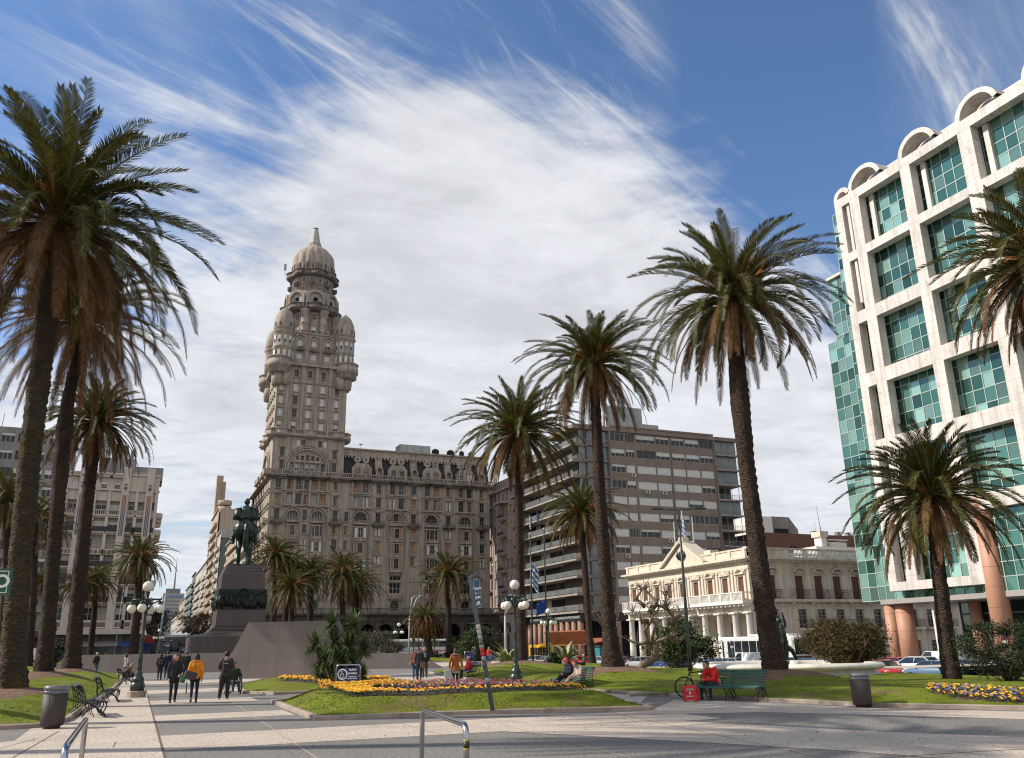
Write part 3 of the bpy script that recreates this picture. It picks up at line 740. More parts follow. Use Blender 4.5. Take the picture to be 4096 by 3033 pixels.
STY = {'dark': (m_glass, m_frame, m_gshut, 'plain', 0), 'white': (m_glass, m_wframe, m_wshut, 'plain', 1.), 'half': (m_glass, m_wframe, m_wshut, 'plain', .55),
  'brown': (m_glass, m_frame, m_oshut, 'closed', 0), 'leaves': (m_glass, m_frame, m_oshut, 'leaves', 0), 'grey': (m_glass, m_frame, m_gshut, 'closed', 0),
  'wleaves': (m_glass, m_wframe, m_wshut, 'leaves', 0), 'wframe': (m_glass, m_wframe, m_wshut, 'plain', 0), 'low': (m_glass, m_wframe, m_wshut, 'plain', .3)}
WREST = {}; WCNT = {}
def win(face, x, z, w, h, style='dark', depth=.3, nx=2, nz=2, y=0.):
 "window with its sill at height z, set back by depth in the facade"
 g, f, s, st, shut = STY[style]; me = window_mesh(w, h, st, (g, f, s), False, nx, nz, shut)
 k = face.th.name; WCNT[k] = WCNT.get(k, 0)+1
 if WCNT[k] <= 96: return face.put('window', me, x, y+depth-.07, z)
 WREST.setdefault(k, []).append((me, face.xf @ Matrix.Translation((x, y+depth-.07, z))))
def flush_windows():
 for k, lst in WREST.items():
  th = bpy.data.objects[k]; mats = []; mb = MB()
  for me, xf in lst:
   ids = []
   for m in me.materials:
    if m not in mats: mats.append(m)
    ids.append(mats.index(m))
   o = len(mb.v); mb.v += [tuple(xf @ v.co) for v in me.vertices]
   for p in me.polygons: mb.f.append(tuple(o+i for i in p.vertices)); mb.m.append(ids[p.material_index]); mb.sm.append(False)
  o = mb.build('window', mats, th); o['kind'] = 'stuff'
 WREST.clear()
R_ = random.Random(42)
def pick(*a): return R_.choice(a)
def salvo():
 X0, X1, Y0 = 24.2, 77.3, 196.
 th = thing('palace_building', 'old stone palace block with a tall bulbous domed tower at its left corner', 'building', (X0, Y0, -1.3))
 F = Face(th, (X0, Y0, 0)); W_ = X1-X0
 X = lambda px: onY(px, 2150, 196).x-X0
 wall = F.mb(); trim = F.mb(); sooty = F.mb(); dark = F.mb(); slate = F.mb()
 singles = [1100, 1336, 1510, 1653, 1793, 1928]; narrow = [1214, 1382]; bays = [1165, 1264, 1438, 1584, 1725, 1861]
 rows = [36.6, 33.3]          # paired rows (sill)
 holes = []
 def hood(x, z, w, k=1): trim.box(x-w/2-.3, x+w/2+.3, -.28, -.001, z, z+.22); trim.box(x-w/2-.15, x+w/2+.15, -.16, -.001, z-.14, z)
 def sill(x, z, w): trim.box(x-w/2-.22, x+w/2+.22, -.24, -.001, z-.2, z-.02)
 for px in singles+narrow:
  x = X(px); w = 1.15 if px in singles else .95
  for z, h, st in ((36.7, 2.0, 'b'), (33.2, 2.1, 'b'), (29.6, 2.3, 'd'), (26.6, 2.0, 'b'), (23.2, 2.1, 'b'), (19.9, 2.1, 'b')):
   if px == 1382 and z > 33: continue
   holes.append((x-w/2, x+w/2, z, z+h)); s = pick('brown', 'leaves', 'grey', 'dark', 'wleaves', 'dark', 'leaves') if st == 'b' else 'dark'
   win(F, x, z, w, h, s); sill(x, z, w)
   if z in (33.2, 23.2, 19.9, 29.6) and px in singles: hood(x, z+h+.25, w)
  if px in singles:    # little balcony with balustrade under the fourth window
   b = F.mb(); b.box(x-1.6, x+1.6, -.85, 0, 28.9, 29.15); balustrade(b, x-1.5, x+1.5, 29.15, 29.95, -.8, -.68, 11, .1); b.box(x-1.1, x+1.1, -.5, 0, 28.5, 28.9)
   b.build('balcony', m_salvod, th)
   trim.box(x-1.2, x+1.2, -.3, -.001, 32.4, 32.62)
  if px in (1510, 1653, 1928, 1336):  # blind arched niche
   trim.box(x-.75, x-.6, -.1, -.001, 13.2, 16.8); trim.box(x+.6, x+.75, -.1, -.001, 13.2, 16.8); archband(trim, x, 16.8, .6, .75, -.1, -.001, 10)
 for px in bays:
  x = X(px); wide = 2.1 if px > 1300 else 1.9
  for z, h in ((36.5, 2.3), (33.1, 2.4)):
   for dx in (-wide*.52, wide*.52):
    holes.append((x+dx-.6, x+dx+.6, z, z+h)); win(F, x+dx, z, 1.2, h, pick('brown', 'leaves', 'dark', 'grey', 'wleaves', 'wframe'))
   for dx in (-wide-.05, 0, wide+.05):
    trim.box(x+dx-.2, x+dx+.2, -.32, -.001, z-.1, z+h+.2)
   trim.box(x-wide-.6, x+wide+.6, -.6, -.001, z-.45, z-.1); trim.box(x-wide-.5, x+wide+.5, -.42, -.001, z+h+.2, z+h+.45)
  r = 1.45 if px > 1300 else 1.2
  holes.append((x-r, x+r, 29.7, 30.4+r)); spandrel(wall, x-r, x+r, 30.4, 0, .35)
  win(F, x, 29.7, 2*r, .7+r-.02, pick('dark', 'leaves', 'wframe', 'dark'), .35, 4, 2)
  archband(trim, x, 30.4, r+.12, r+.4, -.3, -.001); archband(trim, x, 30.4, r+.75, r+1.0, -.42, -.001)
  b = F.mb(); b.box(x-r-.3, x+r+.3, -1.1, 0, 28.95, 29.2); balustrade(b, x-r-.25, x+r+.25, 29.2, 30.0, -1.05, -.93, 9, .1)
  for sx in (-1, 1): b.box(x+sx*(r+.25)-.08, x+sx*(r+.25)+.08, -.93, 0, 29.2, 30.0)
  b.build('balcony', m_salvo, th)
  o = F.mb(); ow = r+.25; P = [(-ow, 0), (-ow+.25, -.8), (ow-.25, -.8), (ow, 0)]
  zb = 18.9
  for z0 in (26.0, 22.5, 19.1):
   o.prism([(x+a, b_) for a, b_ in P], 'z', z0-.75, z0); o.prism([(x+a*1.06, b_*1.12) for a, b_ in P], 'z', z0-.16, z0+.03)
   o.prism([(x+a*1.08, b_*1.15) for a, b_ in P], 'z', z0+2.3, z0+2.55)
   for dx in (-ow+.3, -ow*.36, ow*.36, ow-.3): o.box(x+dx-.1, x+dx+.1, -.84, -.6, z0, z0+2.3)
   for sx in (-1, 1): a, b_ = sorted((sx*ow, sx*(ow-.14))); o.box(x+a, x+b_, -.3, 0, z0, z0+2.3)
  o.build('oriel', m_salvo, th)
  for z0 in (26.0, 22.5, 19.1): win(F, x, z0+.02, 2*ow-.5, 2.26, pick('leaves', 'brown', 'dark', 'closedx') if False else pick('leaves', 'leaves', 'dark', 'wleaves', 'wleaves'), 0, 4, 2, y=-.68)
  sooty.prism([(x+a*.9, b_*.8) for a, b_ in P], 'z', 17.6, 18.35)
  if px in (1584, 1725, 1861, 1438, 1264):
   for dx in (-.95, 0, .95):
    rr = .36 if dx else .45
    holes.append((x+dx-rr, x+dx+rr, 16.6, 17.1+rr)); win(F, x+dx, 16.6, 2*rr, .5+rr, 'dark', nx=1, nz=1); archband(trim, x+dx, 17.1, rr, rr+.12, -.14, -.001, 8)
   trim.box(x-1.6, x+1.6, -.5, -.001, 16.1, 16.4); holes.append((x-1.3, x+1.3, 13.6, 16.0)); win(F, x, 13.6, 2.6, 2.4, 'wframe', nx=3)
   trim.box(x-1.6, x+1.6, -.7, -.001, 12.4, 13.4); trim.box(x-1.4, x+1.4, -.5, -.001, 12.05, 12.4)
  holes.append((x-1.05, x+1.05, 9.75, 10.9+1.05)); spandrel(wall, x-1.05, x+1.05, 10.9, 0, .35); win(F, x, 9.75, 2.1, 2.2, 'dark', .35, 2, 2); archband(trim, x, 10.9, 1.1, 1.35, -.18, -.001, 12)
 for px in (1125, 1308, 1362, 1400, 1475, 1545, 1622, 1690, 1763, 1826, 1895):
  x = X(px); trim.box(x-.22, x+.22, -.12, -.001, 12.0, 39.0)
 wall_cells(wall, 0, W_, 8.9, 39.2, holes, .35)
 wall.box(0, .3, .4, 36, 9.7, 39.2)
 wall.build('wall', m_salvo, th)
 ar = F.mb(); n = 12; pitch = 3.97; xs0 = X(1325+400) % pitch; cs = [xs0+k*pitch for k in range(int((W_-xs0)/pitch)+1)]
 cs = [c for c in cs if 2 < c < W_-2]; ahole = []
 for c in cs: ahole.append((c-1.55, c+1.55, -1.25, 4.6))
 wall_cells(ar, -.3, W_+.2, -1.3, 8.6, [(c-1.3, c+1.3, -1.25, 3.4) for c in cs]+[(c-1.7, c+1.7, 3.4, 6.7) for c in cs], 1.1, y=-5.2)
 for c in cs:
  for sx in (-1, 1):
   for k in range(8):
    a0, a1 = PI/2*k/8, PI/2*(k+1)/8
    for s2, zc in ((1, 1), (-1, -1)):
     pts = [(c+sx*1.7, 5.0+zc*1.7*math.sin(a0)), (c+sx*1.7, 5.0+zc*1.7*math.sin(a1)), (c+sx*1.7*math.cos(a1), 5.0+zc*1.7*math.sin(a1)), (c+sx*1.7*math.cos(a0), 5.0+zc*1.7*math.sin(a0))]
     if zc < 0 and abs(pts[3][0]-c) < 1.3: continue
     ar.prism(pts, 'y', -5.195, -4.2)
  archband(ar, c, 5.0, 1.75, 2.0, -5.32, -5.201, 18, -.75, PI+.75)
 ar.box(-.3, W_+.2, -5.4, -5.21, 7.4, 7.75); ar.box(-.3, W_+.2, -5.9, 0, 8.6, 8.95)
 ar.box(-.3, .3, -4.1, .0, -1.3, 8.6); ar.box(W_-.3, W_+.2, -4.1, 0, -1.3, 8.6)
 for i in range(len(cs)-1):
  c = (cs[i]+cs[i+1])/2; ar.box(c-.35, c+.35, -5.45, -5.21, -1.3, 7.2)
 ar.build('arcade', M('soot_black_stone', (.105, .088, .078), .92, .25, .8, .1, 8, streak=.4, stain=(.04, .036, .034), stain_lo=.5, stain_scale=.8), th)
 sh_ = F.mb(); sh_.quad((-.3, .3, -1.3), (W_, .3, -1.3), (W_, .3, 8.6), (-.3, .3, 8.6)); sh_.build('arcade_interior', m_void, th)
 for i in range(0, len(cs), 1):
  g_ = F.mb(); g_.box(cs[i]-1.5, cs[i]+1.5, .1, .25, -1.2, 3.2); g_.build('shopfront', M('shopfront_glass', (.04, .045, .05), .15, .3, 1, spec=.8), th)
 bl = F.mb(); balustrade(bl, -.3, W_+.2, 8.96, 10.15, -5.75, -5.5, 150, .2, 4.0, .12); bl.box(-.3, -.05, -5.5, 0, 8.96, 10.15); bl.build('terrace_balustrade', m_salvod, th)
 cor = F.mb(); cor.box(-.9, W_+.9, -1.0, .5, 39.2, 39.65); cor.box(-.5, W_+.5, -.55, .0, 38.75, 39.2)
 for k in range(60):
  x = W_*(k+.5)/60; cor.box(x-.14, x+.14, -.85, -.3, 38.95, 39.195)
 for px in bays: x = X(px); cor.prism([(x-2.6, -.9), (x-1.9, -1.5), (x+1.9, -1.5), (x+2.6, -.9)], 'z', 39.22, 39.63)
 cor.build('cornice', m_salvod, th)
 bl = F.mb(); balustrade(bl, -.8, W_+.7, 39.66, 40.75, -.9, -.68, 130, .2, 3.3, .12); bl.build('cornice_balustrade', m_salvo, th)
 TX = 16.4
 slate.prism([(.25, 39.7), (1.9, 45.6), (3.2, 45.6), (3.2, 39.7)], 'x', TX, W_); slate.build('mansard_roof', m_slate, th)
 up = F.mb(); up.box(TX, W_+.3, 1.3, 12, 45.4, 46.1); up.box(TX, W_+.2, 1.5, 12, 46.1, 47.0); up.box(TX, W_+.5, 1.1, 12, 47.0, 47.35)
 for k in range(46):
  x = TX+.6+(W_-TX)*k/46; up.box(x-.2, x+.2, 1.15, 1.6, 44.9, 45.41)
 for px in (1510, 1653, 1793, 1928):
  x = X(px); up.prism([(-.08, 39.7), (1.62, 45.8), (2.1, 45.8), (2.1, 39.7)], 'x', x-.85, x+.85); win_z = 40.9
  archband(up, x, 42.0, .55, .85, -.35, .6, 10); up.box(x-.85, x-.55, -.35, .5, 40.2, 42); up.box(x+.55, x+.85, -.35, .5, 40.2, 42)
 up.build('attic', m_salvo, th)
 for px in (1438, 1584, 1725, 1861):
  x = X(px); d = F.mb(); w = 2.35
  d.prism([(x-w, 39.8), (x-w, 42.3), (x-w+.9, 43.5), (x+w-.9, 43.5), (x+w, 42.3), (x+w, 39.8)], 'y', -.15, 2.2)
  for dx in (-1.05, 1.05):
   d.box(x+dx-.85, x+dx-.62, -.3, -.14, 39.9, 41.9); d.box(x+dx+.62, x+dx+.85, -.3, -.14, 39.9, 41.9); archband(d, x+dx, 41.9, .62, .85, -.3, -.14, 10)
   archband(d, x+dx*.95, 44.55, .45, .85, .55, 1.7, 16, 0, 2*PI) if px < 1700 or dx < 0 else (d.box(x+dx-.75, x+dx+.75, .55, 1.6, 43.7, 45.1))
  d.build('dormer', m_salvo, th)
  for dx in (-1.05, 1.05):
   win(F, x+dx, 40.3, 1.1, 1.9, pick('wleaves', 'brown', 'wframe', 'dark'), 0, y=-.16)
   win(F, x+dx*.95, 44.1, .8, .9, 'wframe', 0, 1, 2, y=.6 if px < 1700 or dx < 0 else .45)
 rf = F.mb(); rf.box(31.5, 39.5, 6, 10, 47.3, 50.3); rf.build('roof_hut', M('whitewash', (.42, .42, .4), .9, .15, .6, streak=.3), th)
 for i, xx in enumerate((42.5, 46.5, 49.5, 52., 54.6, 57.2)):
  if xx > W_: break
  t = F.mb(); r = .95 if i < 2 else .65; t.lathe([(r, 47.3), (r, 48.9), (r*1.06, 48.95), (r*.5, 49.4), (.01, 49.5)], (xx-2, 5, 0), 12); t.build('water_tank', M('black_tank', (.03, .03, .035), .5), th)
 dsh = F.mb(); dsh.tube([(21, 3, 47.3), (21, 3, 48.6)], .05, 5); dsh.lathe([(.05, 0), (.55, .18)], (21, 3, 48.6), 12); dsh.build('satellite_dish', M('dish', (.35, .35, .36), .5), th)
 SF = Face(th, (X0, Y0+34, 0), -PI/2); w = SF.mb(); t2 = SF.mb(); hs = []
 cols = [33.0-k*3.1 for k in range(10)]
 for i, x in enumerate(cols):
  for z in (36.6, 33.2, 29.7, 26.4, 23.0, 19.8, 16.3, 12.6): hs.append((x-.6, x+.6, z, z+2.1))
  for z in (36.6, 33.2, 29.7, 26.4, 23.0, 19.8, 16.3, 12.6):
   win(SF, x, z, 1.2, 2.1, pick('brown', 'dark', 'grey', 'leaves')); t2.box(x-.9, x+.9, -.35, -.001, z-.35, z-.05); t2.box(x-.9, x+.9, -.3, -.001, z+2.3, z+2.5)
  if i % 2:
   for z in (29.7, 26.4, 23.0, 19.8): t2.box(x-1.3, x+1.3, -.8, -.002, z-.6, z+.5)
 wall_cells(w, 0, 34, -1.3, 39.2, [h for h in hs], .3); t2.box(-.5, 34.9, -.95, -.003, 39.2, 39.65); t2.box(0, 34, -.4, -.005, 8.6, 9.2)
 for x in (17.6, 33.0, 28.2, 22.): t2.prism([(x-2.0, 0), (x-1.5, -1.6), (x+1.5, -1.6), (x+2.0, 0)], 'z', 39.66, 40.9)
 w.build('side_wall', m_salvo, th)
 sl_ = SF.mb(); sl_.prism([(.25, 39.7), (1.9, 45.6), (3.2, 45.6), (3.2, 39.7)], 'x', 0, 17.6); sl_.build('mansard_roof', m_slate, th)
 cx, cy = 8.1, 8.1; T = TX; zA, zB = 39.66, 66.2
 tw = F.mb(); hs = []; txs = [onY(p, 1600, 196).x-X0 for p in (1123, 1180, 1235, 1290, 1347)]
 for x in txs:
  for k, z in enumerate((50.5, 53.4, 56.5, 59.65)):
   ww = 1.15 if x not in (txs[0], txs[-1]) else 1.0
   hs.append((x-ww/2, x+ww/2, z, z+1.9)); win(F, x, z, ww, 1.9, pick('white', 'white', 'white', 'half', 'dark') if k else pick('half', 'dark', 'white'))
   trim.box(x-ww/2-.25, x+ww/2+.25, -.3, -.001, z+2.15, z+2.35); trim.box(x-ww/2-.1, x+ww/2+.1, -.15, -.001, z+2.0, z+2.15); sill(x, z, ww)
 for x in txs[1:4]:
  hs.append((x-.5, x+.5, 63.2, 64.9)); win(F, x, 63.2, 1.0, 1.65, 'dark'); archband(trim, x, 64.5, .5, .68, -.15, -.001, 10); sill(x, 63.2, 1.)
 for x in (txs[0]+1.35, txs[1]+1.6, txs[2]+1.6, txs[3]+1.6): trim.box(x-.28, x+.28, -.3, -.001, 50.3, 66.2); trim.box(x-.45, x+.45, -.55, -.002, 61.6, 66.2)
 ac = onY(1228, 1880, 196).x-X0
 for dx in (-2.9, -1.75, 2.1, 3.3): hs.append((ac+.6+dx-.45, ac+.6+dx+.45, 46.6, 48.1)); win(F, ac+.6+dx, 46.6, .9, 1.5, pick('white', 'dark'))
 for x in (2.2, T-2.2):
  for z in (41.0, 44.0): hs.append((x-.5, x+.5, z, z+2)); win(F, x, z, 1., 2., 'dark'); hood(x, z+2.2, 1.); sill(x, z, 1.)
 for i in range(7): x = ac-3.5+i*1.17; hs.append((x-.42, x+.42, 40.6, 42.6)); win(F, x, 40.6, .84, 2.0, pick('dark', 'grey', 'brown', 'half'), .5)
 for i, dx in enumerate((-2.3, -1.2, 0, 1.2, 2.3)): zt = 43.3; hs.append((ac+dx-.36, ac+dx+.36, zt, zt+1.3-abs(dx)*.2)); win(F, ac+dx, zt, .72, 1.3-abs(dx)*.2, pick('brown', 'dark'), .5)
 for k, (r0, r1, d) in enumerate(((4.2, 4.55, .55), (4.75, 5.1, .4), (5.3, 5.55, .25))): archband(trim, ac, 41.4, r0, r1, -d, -.001, 28); [trim.box(ac+s*(r0+r1)/2-(r1-r0)/2, ac+s*(r0+r1)/2+(r1-r0)/2, -d, -.001, 39.7, 41.4) for s in (-1, 1)]
 trim.box(ac-4.1, ac+4.1, -.3, -.002, 42.75, 43.15)
 wall_cells(tw, 0, T, zA, zB, hs, .5); tw.box(.01, T-.01, .55, T-.01, zA, zB); tw.build('tower_shaft', m_salvo, th)
 SF2 = Face(th, (X0-.004, Y0+T, 0), -PI/2); t3 = SF2.mb(); hs2 = []
 for x in (2.6, 5.4, 8.2, 11., 13.8):
  for z in (50.5, 53.4, 56.5, 59.65): hs2.append((x-.5, x+.5, z, z+1.9)); win(SF2, x, z, 1., 1.9, pick('white', 'half', 'dark')); t2.box(34-T+x-.8+17.6-17.6, 34-T+x+.8, -.35, -.006, z+2.1, z+2.35); t2.box(34-T+x-.7, 34-T+x+.7, -.3, -.006, z-.25, z-.05)
 wall_cells(t3, 0, T, zA, zB, hs2, .3); archband(t3, T/2, 41.4, 4.2, 4.7, -.5, 0, 24); archband(t3, T/2, 41.4, 5.0, 5.4, -.3, 0, 24); t3.build('tower_side_wall', m_salvo, th)
 def ringbal(z, h, over, bulge, nm, mat=m_salvo, rb=2.2, flat_=False):
  b = F.mb(); q = over
  b.box(-q, T+q, -q, T+q, z-.45, z); balustrade(b, -q, T+q, z+.002, z+h, -q, -q+.2, 50, .16, 2.6, .12); balustrade(b, -q, T+q, z+.001, z+h, T+q-.2, T+q, 30, .16, 2.6)
  for x in (-q, T+q-.2): b.box(x, x+.2, -q+.2, T+q-.2, z+.003, z+.2); b.box(x, x+.2, -q+.2, T+q-.2, z+h-.18, z+h-.002); [b.box(x+.04, x+.16, -q+.3+k*.45, -q+.42+k*.45, z+.2, z+h-.18) for k in range(int((T+2*q)/.45))]
  for (x, y) in bulge:
   b.lathe(([(rb*.55, z-2.7), (rb*.88, z-2.45), (rb*.88, z-1.3), (rb, z-1.2), (rb, z+.15)] if flat_ else [(rb*.6, z-.9), (rb*.9, z-.6), (rb, z-.4), (rb, z+.15)])+[ (rb*.93, z+.2), (rb*.93, z+h-.25), (rb*1.02, z+h-.2), (rb*1.02, z+h+.03), (rb*.85, z+h+.03), (rb*.85, z+.1)], (x, y, 0), 20)
  b.build(nm, mat, th)
 ringbal(49.3, 1.1, .75, [(1.6, .1), (T-1.6, .1), (T/2, .3), (.2, T-2), (.2, T/2), (T+.2, 3), (-.0, 1.2), (T, 1.2)], 'tower_balcony', m_salvo, 1.7)
 ringbal(66.3, 1.15, 1.0, [(0.2, .2), (T-.2, .2), (.2, T-.2), (T-.2, T-.2)], 'upper_tower_balcony', m_salvo, 2.75, True)
 for (x, y) in ((.0, .0), (T, 0), (0, T), (T, T)):
  for dx, dy in ((0, 0), (1.7, -.1) if x == 0 else (-1.7, -.1), (-.1, 1.7) if y == 0 else (-.1, -1.7)):
   b = F.mb(); b.lathe([(.5, 60.9), (1.0, 61.1), (1.05, 61.9), (1.12, 62.0), (1.12, 63.8)], (x+dx, y+dy, 0), 14); b.build('bartizan', m_salvo, th)
 st = F.mb(); hs = []; q = .6
 for x in (cx-3.3, cx, cx+3.3):
  hs.append((x-.7, x+.7, 67.5, 69.4)); win(F, x, 67.5, 1.4, 1.9, 'white', y=q); hs.append((x-.62, x+.62, 71.0, 73.0)); win(F, x, 71.0, 1.24, 1.98, pick('half', 'white'), y=q)
  archband(st, x, 72.4, .62, .8, q-.15, q-.001, 10); archband(st, x, 72.6, 1.3, 1.6, q-.35, q-.001, 14)
  for s in (-1, 1): st.box(x+s*1.45-.15, x+s*1.45+.15, q-.35, q-.001, 70.2, 72.6)
  b = F.mb(); b.box(x-.95, x+.95, q-.7, q, 69.95, 70.1); balustrade(b, x-.9, x+.9, 70.1, 71.0, q-.65, q-.52, 7, .12); b.build('balcony', m_salvod, th)
 for x in (cx-1.65, cx+1.65, cx-4.95, cx+4.95): st.box(x-.25, x+.25, q-.3, q-.001, 66.3, 70.2)
 wall_cells(st, q, T-q, 66.3, 74.4, hs, .3, y=q); st.box(q+.01, T-q-.01, q+.35, T-q, 66.3, 74.4)
 st.box(q-.2, T-q+.2, q-.25, T-q+.2, 74.4, 74.75); st.build('second_stage', m_salvo, th)
 for (x, y) in ((.9, .9), (T-.9, .9), (.9, T-.9), (T-.9, T-.9)):
  b = F.mb(); r = 2.35
  b.lathe([(r, 66.3), (r, 70.1), (r+.2, 70.3), (r, 70.45), (r, 73.6), (r+.35, 73.9), (r+.35, 74.2), (r, 74.3)], (x, y, 0), 20)
  rib = lambda i, rr, z: 1+.045*(1 if i % 3 == 0 else -.4)
  b.lathe([(r-.02, 74.3), (r+.1, 75.4), (r-.05, 76.8), (r*.86, 78.2), (r*.62, 79.4), (r*.3, 80.2), (.3, 80.5), (.02, 80.9)], (x, y, 0), 24, ridge=rib)
  b.build('corner_turret', m_salvo, th)
  for k in range(7):
   a = -PI/2+(k-3)*.55 if y < 5 else PI/2+(k-3)*.55
   for z, h, s in ((67.4, 1.9, 'white'), (71.0, 1.9, 'half'), (75.2, 1.1, 'dark')):
    rr = r+(.0 if z < 75 else .08); px_, py_ = x+math.cos(a)*(rr-.02), y+math.sin(a)*(rr-.02)
    if y > 5: continue
    me = window_mesh(.72 if z < 75 else .5, h, 'plain', STY[s][:3], False, 1, 2, STY[s][4]); k_ = th.name; WCNT[k_] = WCNT.get(k_, 0)+1
    xf = F.xf @ Matrix.Translation((px_, py_, z)) @ Matrix.Rotation(a+PI/2, 4, 'Z') @ Matrix.Translation((0, -.07, 0)); WREST.setdefault(k_, []).append((me, xf))
 o3 = F.mb(); o3.lathe([(5.7, 73.7), (5.7, 81.3), (6.3, 81.6), (6.3, 81.9)], (cx, cy, 0), 8, PI/8, PI/8+2*PI, False); o3.build('octagon_stage', m_salvo, th)
 for k in range(8):
  a = PI/8+k*PI/4; b = F.mb(); x, y = cx+math.cos(a)*5.85, cy+math.sin(a)*5.85
  b.lathe([(.15, 74.0), (.75, 74.7), (.95, 74.9), (.95, 75.9), (1.05, 76.0), (.95, 76.1), (.95, 77.8), (1.12, 78.0), (.95, 78.2), (.95, 80.0), (1.1, 80.2), (1.1, 80.9), (1.4, 81.5)], (x, y, 0), 12); b.build('half_round_shaft', m_salvo, th)
  a2 = a+PI/8
  for z, h, s in ((79.1, 1.7, 'wframe'), (75.6, 1.6, 'half')):
   rr = 5.7*math.cos(PI/8); me = window_mesh(1.15, h, 'plain', STY[s][:3], False, 2, 2, STY[s][4])
   xf = F.xf @ Matrix.Translation((cx+math.cos(a2)*(rr+.1), cy+math.sin(a2)*(rr+.1), z)) @ Matrix.Rotation(a2+PI/2, 4, 'Z'); WREST.setdefault(th.name, []).append((me, xf))
 b = F.mb(); lob = lambda i, rr, z: 1+.06*math.cos(i*PI/4)
 b.lathe([(6.1, 81.3), (7.3, 81.7), (7.3, 82.1), (7.15, 82.15), (7.15, 82.9), (7.35, 82.95), (7.35, 83.15), (6.9, 83.15), (6.9, 82.2), (5, 82.2)], (cx, cy, 0), 64, ridge=lob); b.build('lobed_balcony', m_salvod, th)
 b = F.mb(); b.lathe([(5.6, 82.2), (5.6, 86.4), (5.1, 87.2)], (cx, cy, 0), 32)
 for k in range(8):
  a = PI/4*k+PI/2*3; xf = F.xf @ Matrix.Translation((cx, cy, 0)) @ Matrix.Rotation(a+PI/2, 4, 'Z'); sub = MB(xf)
  archband(sub, 0, 84.4, 1.75, 2.45, -6.5, -4.9, 20); [sub.box(q*2.1-.35, q*2.1+.35, -6.5, -4.9, 82.2, 84.4) for q in (-1, 1)]; sub.cur = 1
  archband(sub, 0, 84.4, .6, 1.75, -5.95, -5.2, 20); [sub.box(q*1.17-.57, q*1.17+.57, -5.95, -5.2, 82.2, 84.4) for q in (-1, 1)]; sub.cur = 2; archband(sub, 0, 84.4, .01, .6, -5.8, -5.2, 12); sub.box(-.6, .6, -5.8, -5.2, 82.2, 84.4)
  sub.build('arched_gable', [m_salvo, M('pale_plaster', (.40, .39, .37), .9, .15, 1, streak=.3), m_void], th)
 b.build('drum_base', m_salvo, th)
 b = F.mb(); b.lathe([(5.1, 86.4), (5.1, 91.0), (5.6, 91.3), (6.0, 91.6)], (cx, cy, 0), 32); b.build('upper_drum', m_salvo, th)
 for k in range(16):
  a = PI/8*k+PI/16
  for z, h in ((89.3, 1.35), (87.3, .8)):
   me = window_mesh(.75, h, 'plain', STY['wframe'][:3], False, 1, 1, 0); xf = F.xf @ Matrix.Translation((cx+math.cos(a)*5.2, cy+math.sin(a)*5.2, z)) @ Matrix.Rotation(a+PI/2, 4, 'Z'); WREST.setdefault(th.name, []).append((me, xf))
  if k % 2:
   b = F.mb(); b.lathe([(.15, 88.2), (.7, 88.7), (.75, 89.5), (.65, 89.5)], (cx+math.cos(a)*5.5, cy+math.sin(a)*5.5, 0), 10); b.build('drum_balcony', m_salvod, th)
 b = F.mb(); b.lathe([(5.6, 91.0), (6.3, 91.3), (6.3, 91.7), (6.15, 91.75), (6.15, 92.5), (6.35, 92.55), (6.35, 92.75), (5.9, 92.75), (5.9, 91.8), (4.5, 91.8)], (cx, cy, 0), 64, ridge=lob); b.build('dome_balcony', m_salvod, th)
 rib = lambda i, rr, z: 1+(.05 if i % 4 == 0 else -.015 if i % 4 == 2 else 0)
 b = F.mb(); b.lathe([(5.05, 91.8), (5.1, 95.2), (5.05, 96.8), (4.75, 98.0), (4.15, 99.0), (3.3, 99.9), (2.4, 100.6), (1.8, 101.1), (1.55, 101.7), (1.5, 102.2)], (cx, cy, 0), 64, ridge=rib); b.build('dome', m_salvo, th)
 for k in range(16):
  a = PI/8*k; xf = F.xf @ Matrix.Translation((cx, cy, 0)) @ Matrix.Rotation(a+PI/2, 4, 'Z'); sub = MB(xf)
  archband(sub, 0, 94.3, .45, .75, -5.45, -4.9, 10); [sub.box(s*.6-.15, s*.6+.15, -5.45, -4.9, 92.6, 94.3) for s in (-1, 1)]; sub.cur = 1
  sub.prism([(-.45, 92.6), (.45, 92.6), (.45, 94.3), (.25, 94.7), (-.25, 94.7), (-.45, 94.3)], 'y', -5.22, -4.9); sub.build('dome_window', [m_salvo, m_glass], th)
 b = F.mb(); b.lathe([(1.6, 102.0), (1.45, 102.4), (1.4, 102.5), (.66, 106.3), (.66, 106.4), (.01, 106.45)], (cx, cy, 0), 12, smooth_=False); b.build('lantern', M('lantern_metal', (.40, .38, .33), .6, .1, 1, streak=.2), th)
 b = F.mb(); b.lathe([(.7, 106.6), (.75, 106.65)], (cx, cy, 0), 12); b.tube([(cx, cy, 106.2), (cx, cy, 106.9)], .05, 5); b.build('spire_rail', M('dish', (.35, .35, .36), .5), th)
 b = F.mb(); b.tube([(cx-6.1, cy, 92.0), (cx-7.1, cy-.3, 92.3), (cx-7.2, cy-.3, 94.6)], .07, 5); b.box(cx-7.5, cx-6.9, cy-.9, cy-.8, 93.2, 95.0); b.build('antenna', M('dish', (.35, .35, .36), .5), th)
 trim.build('trim', m_salvo, th); sooty.build('corbel', m_salvod, th); t2.build('side_trim', m_salvo, th)
 return th
salvo()
flush_windows()
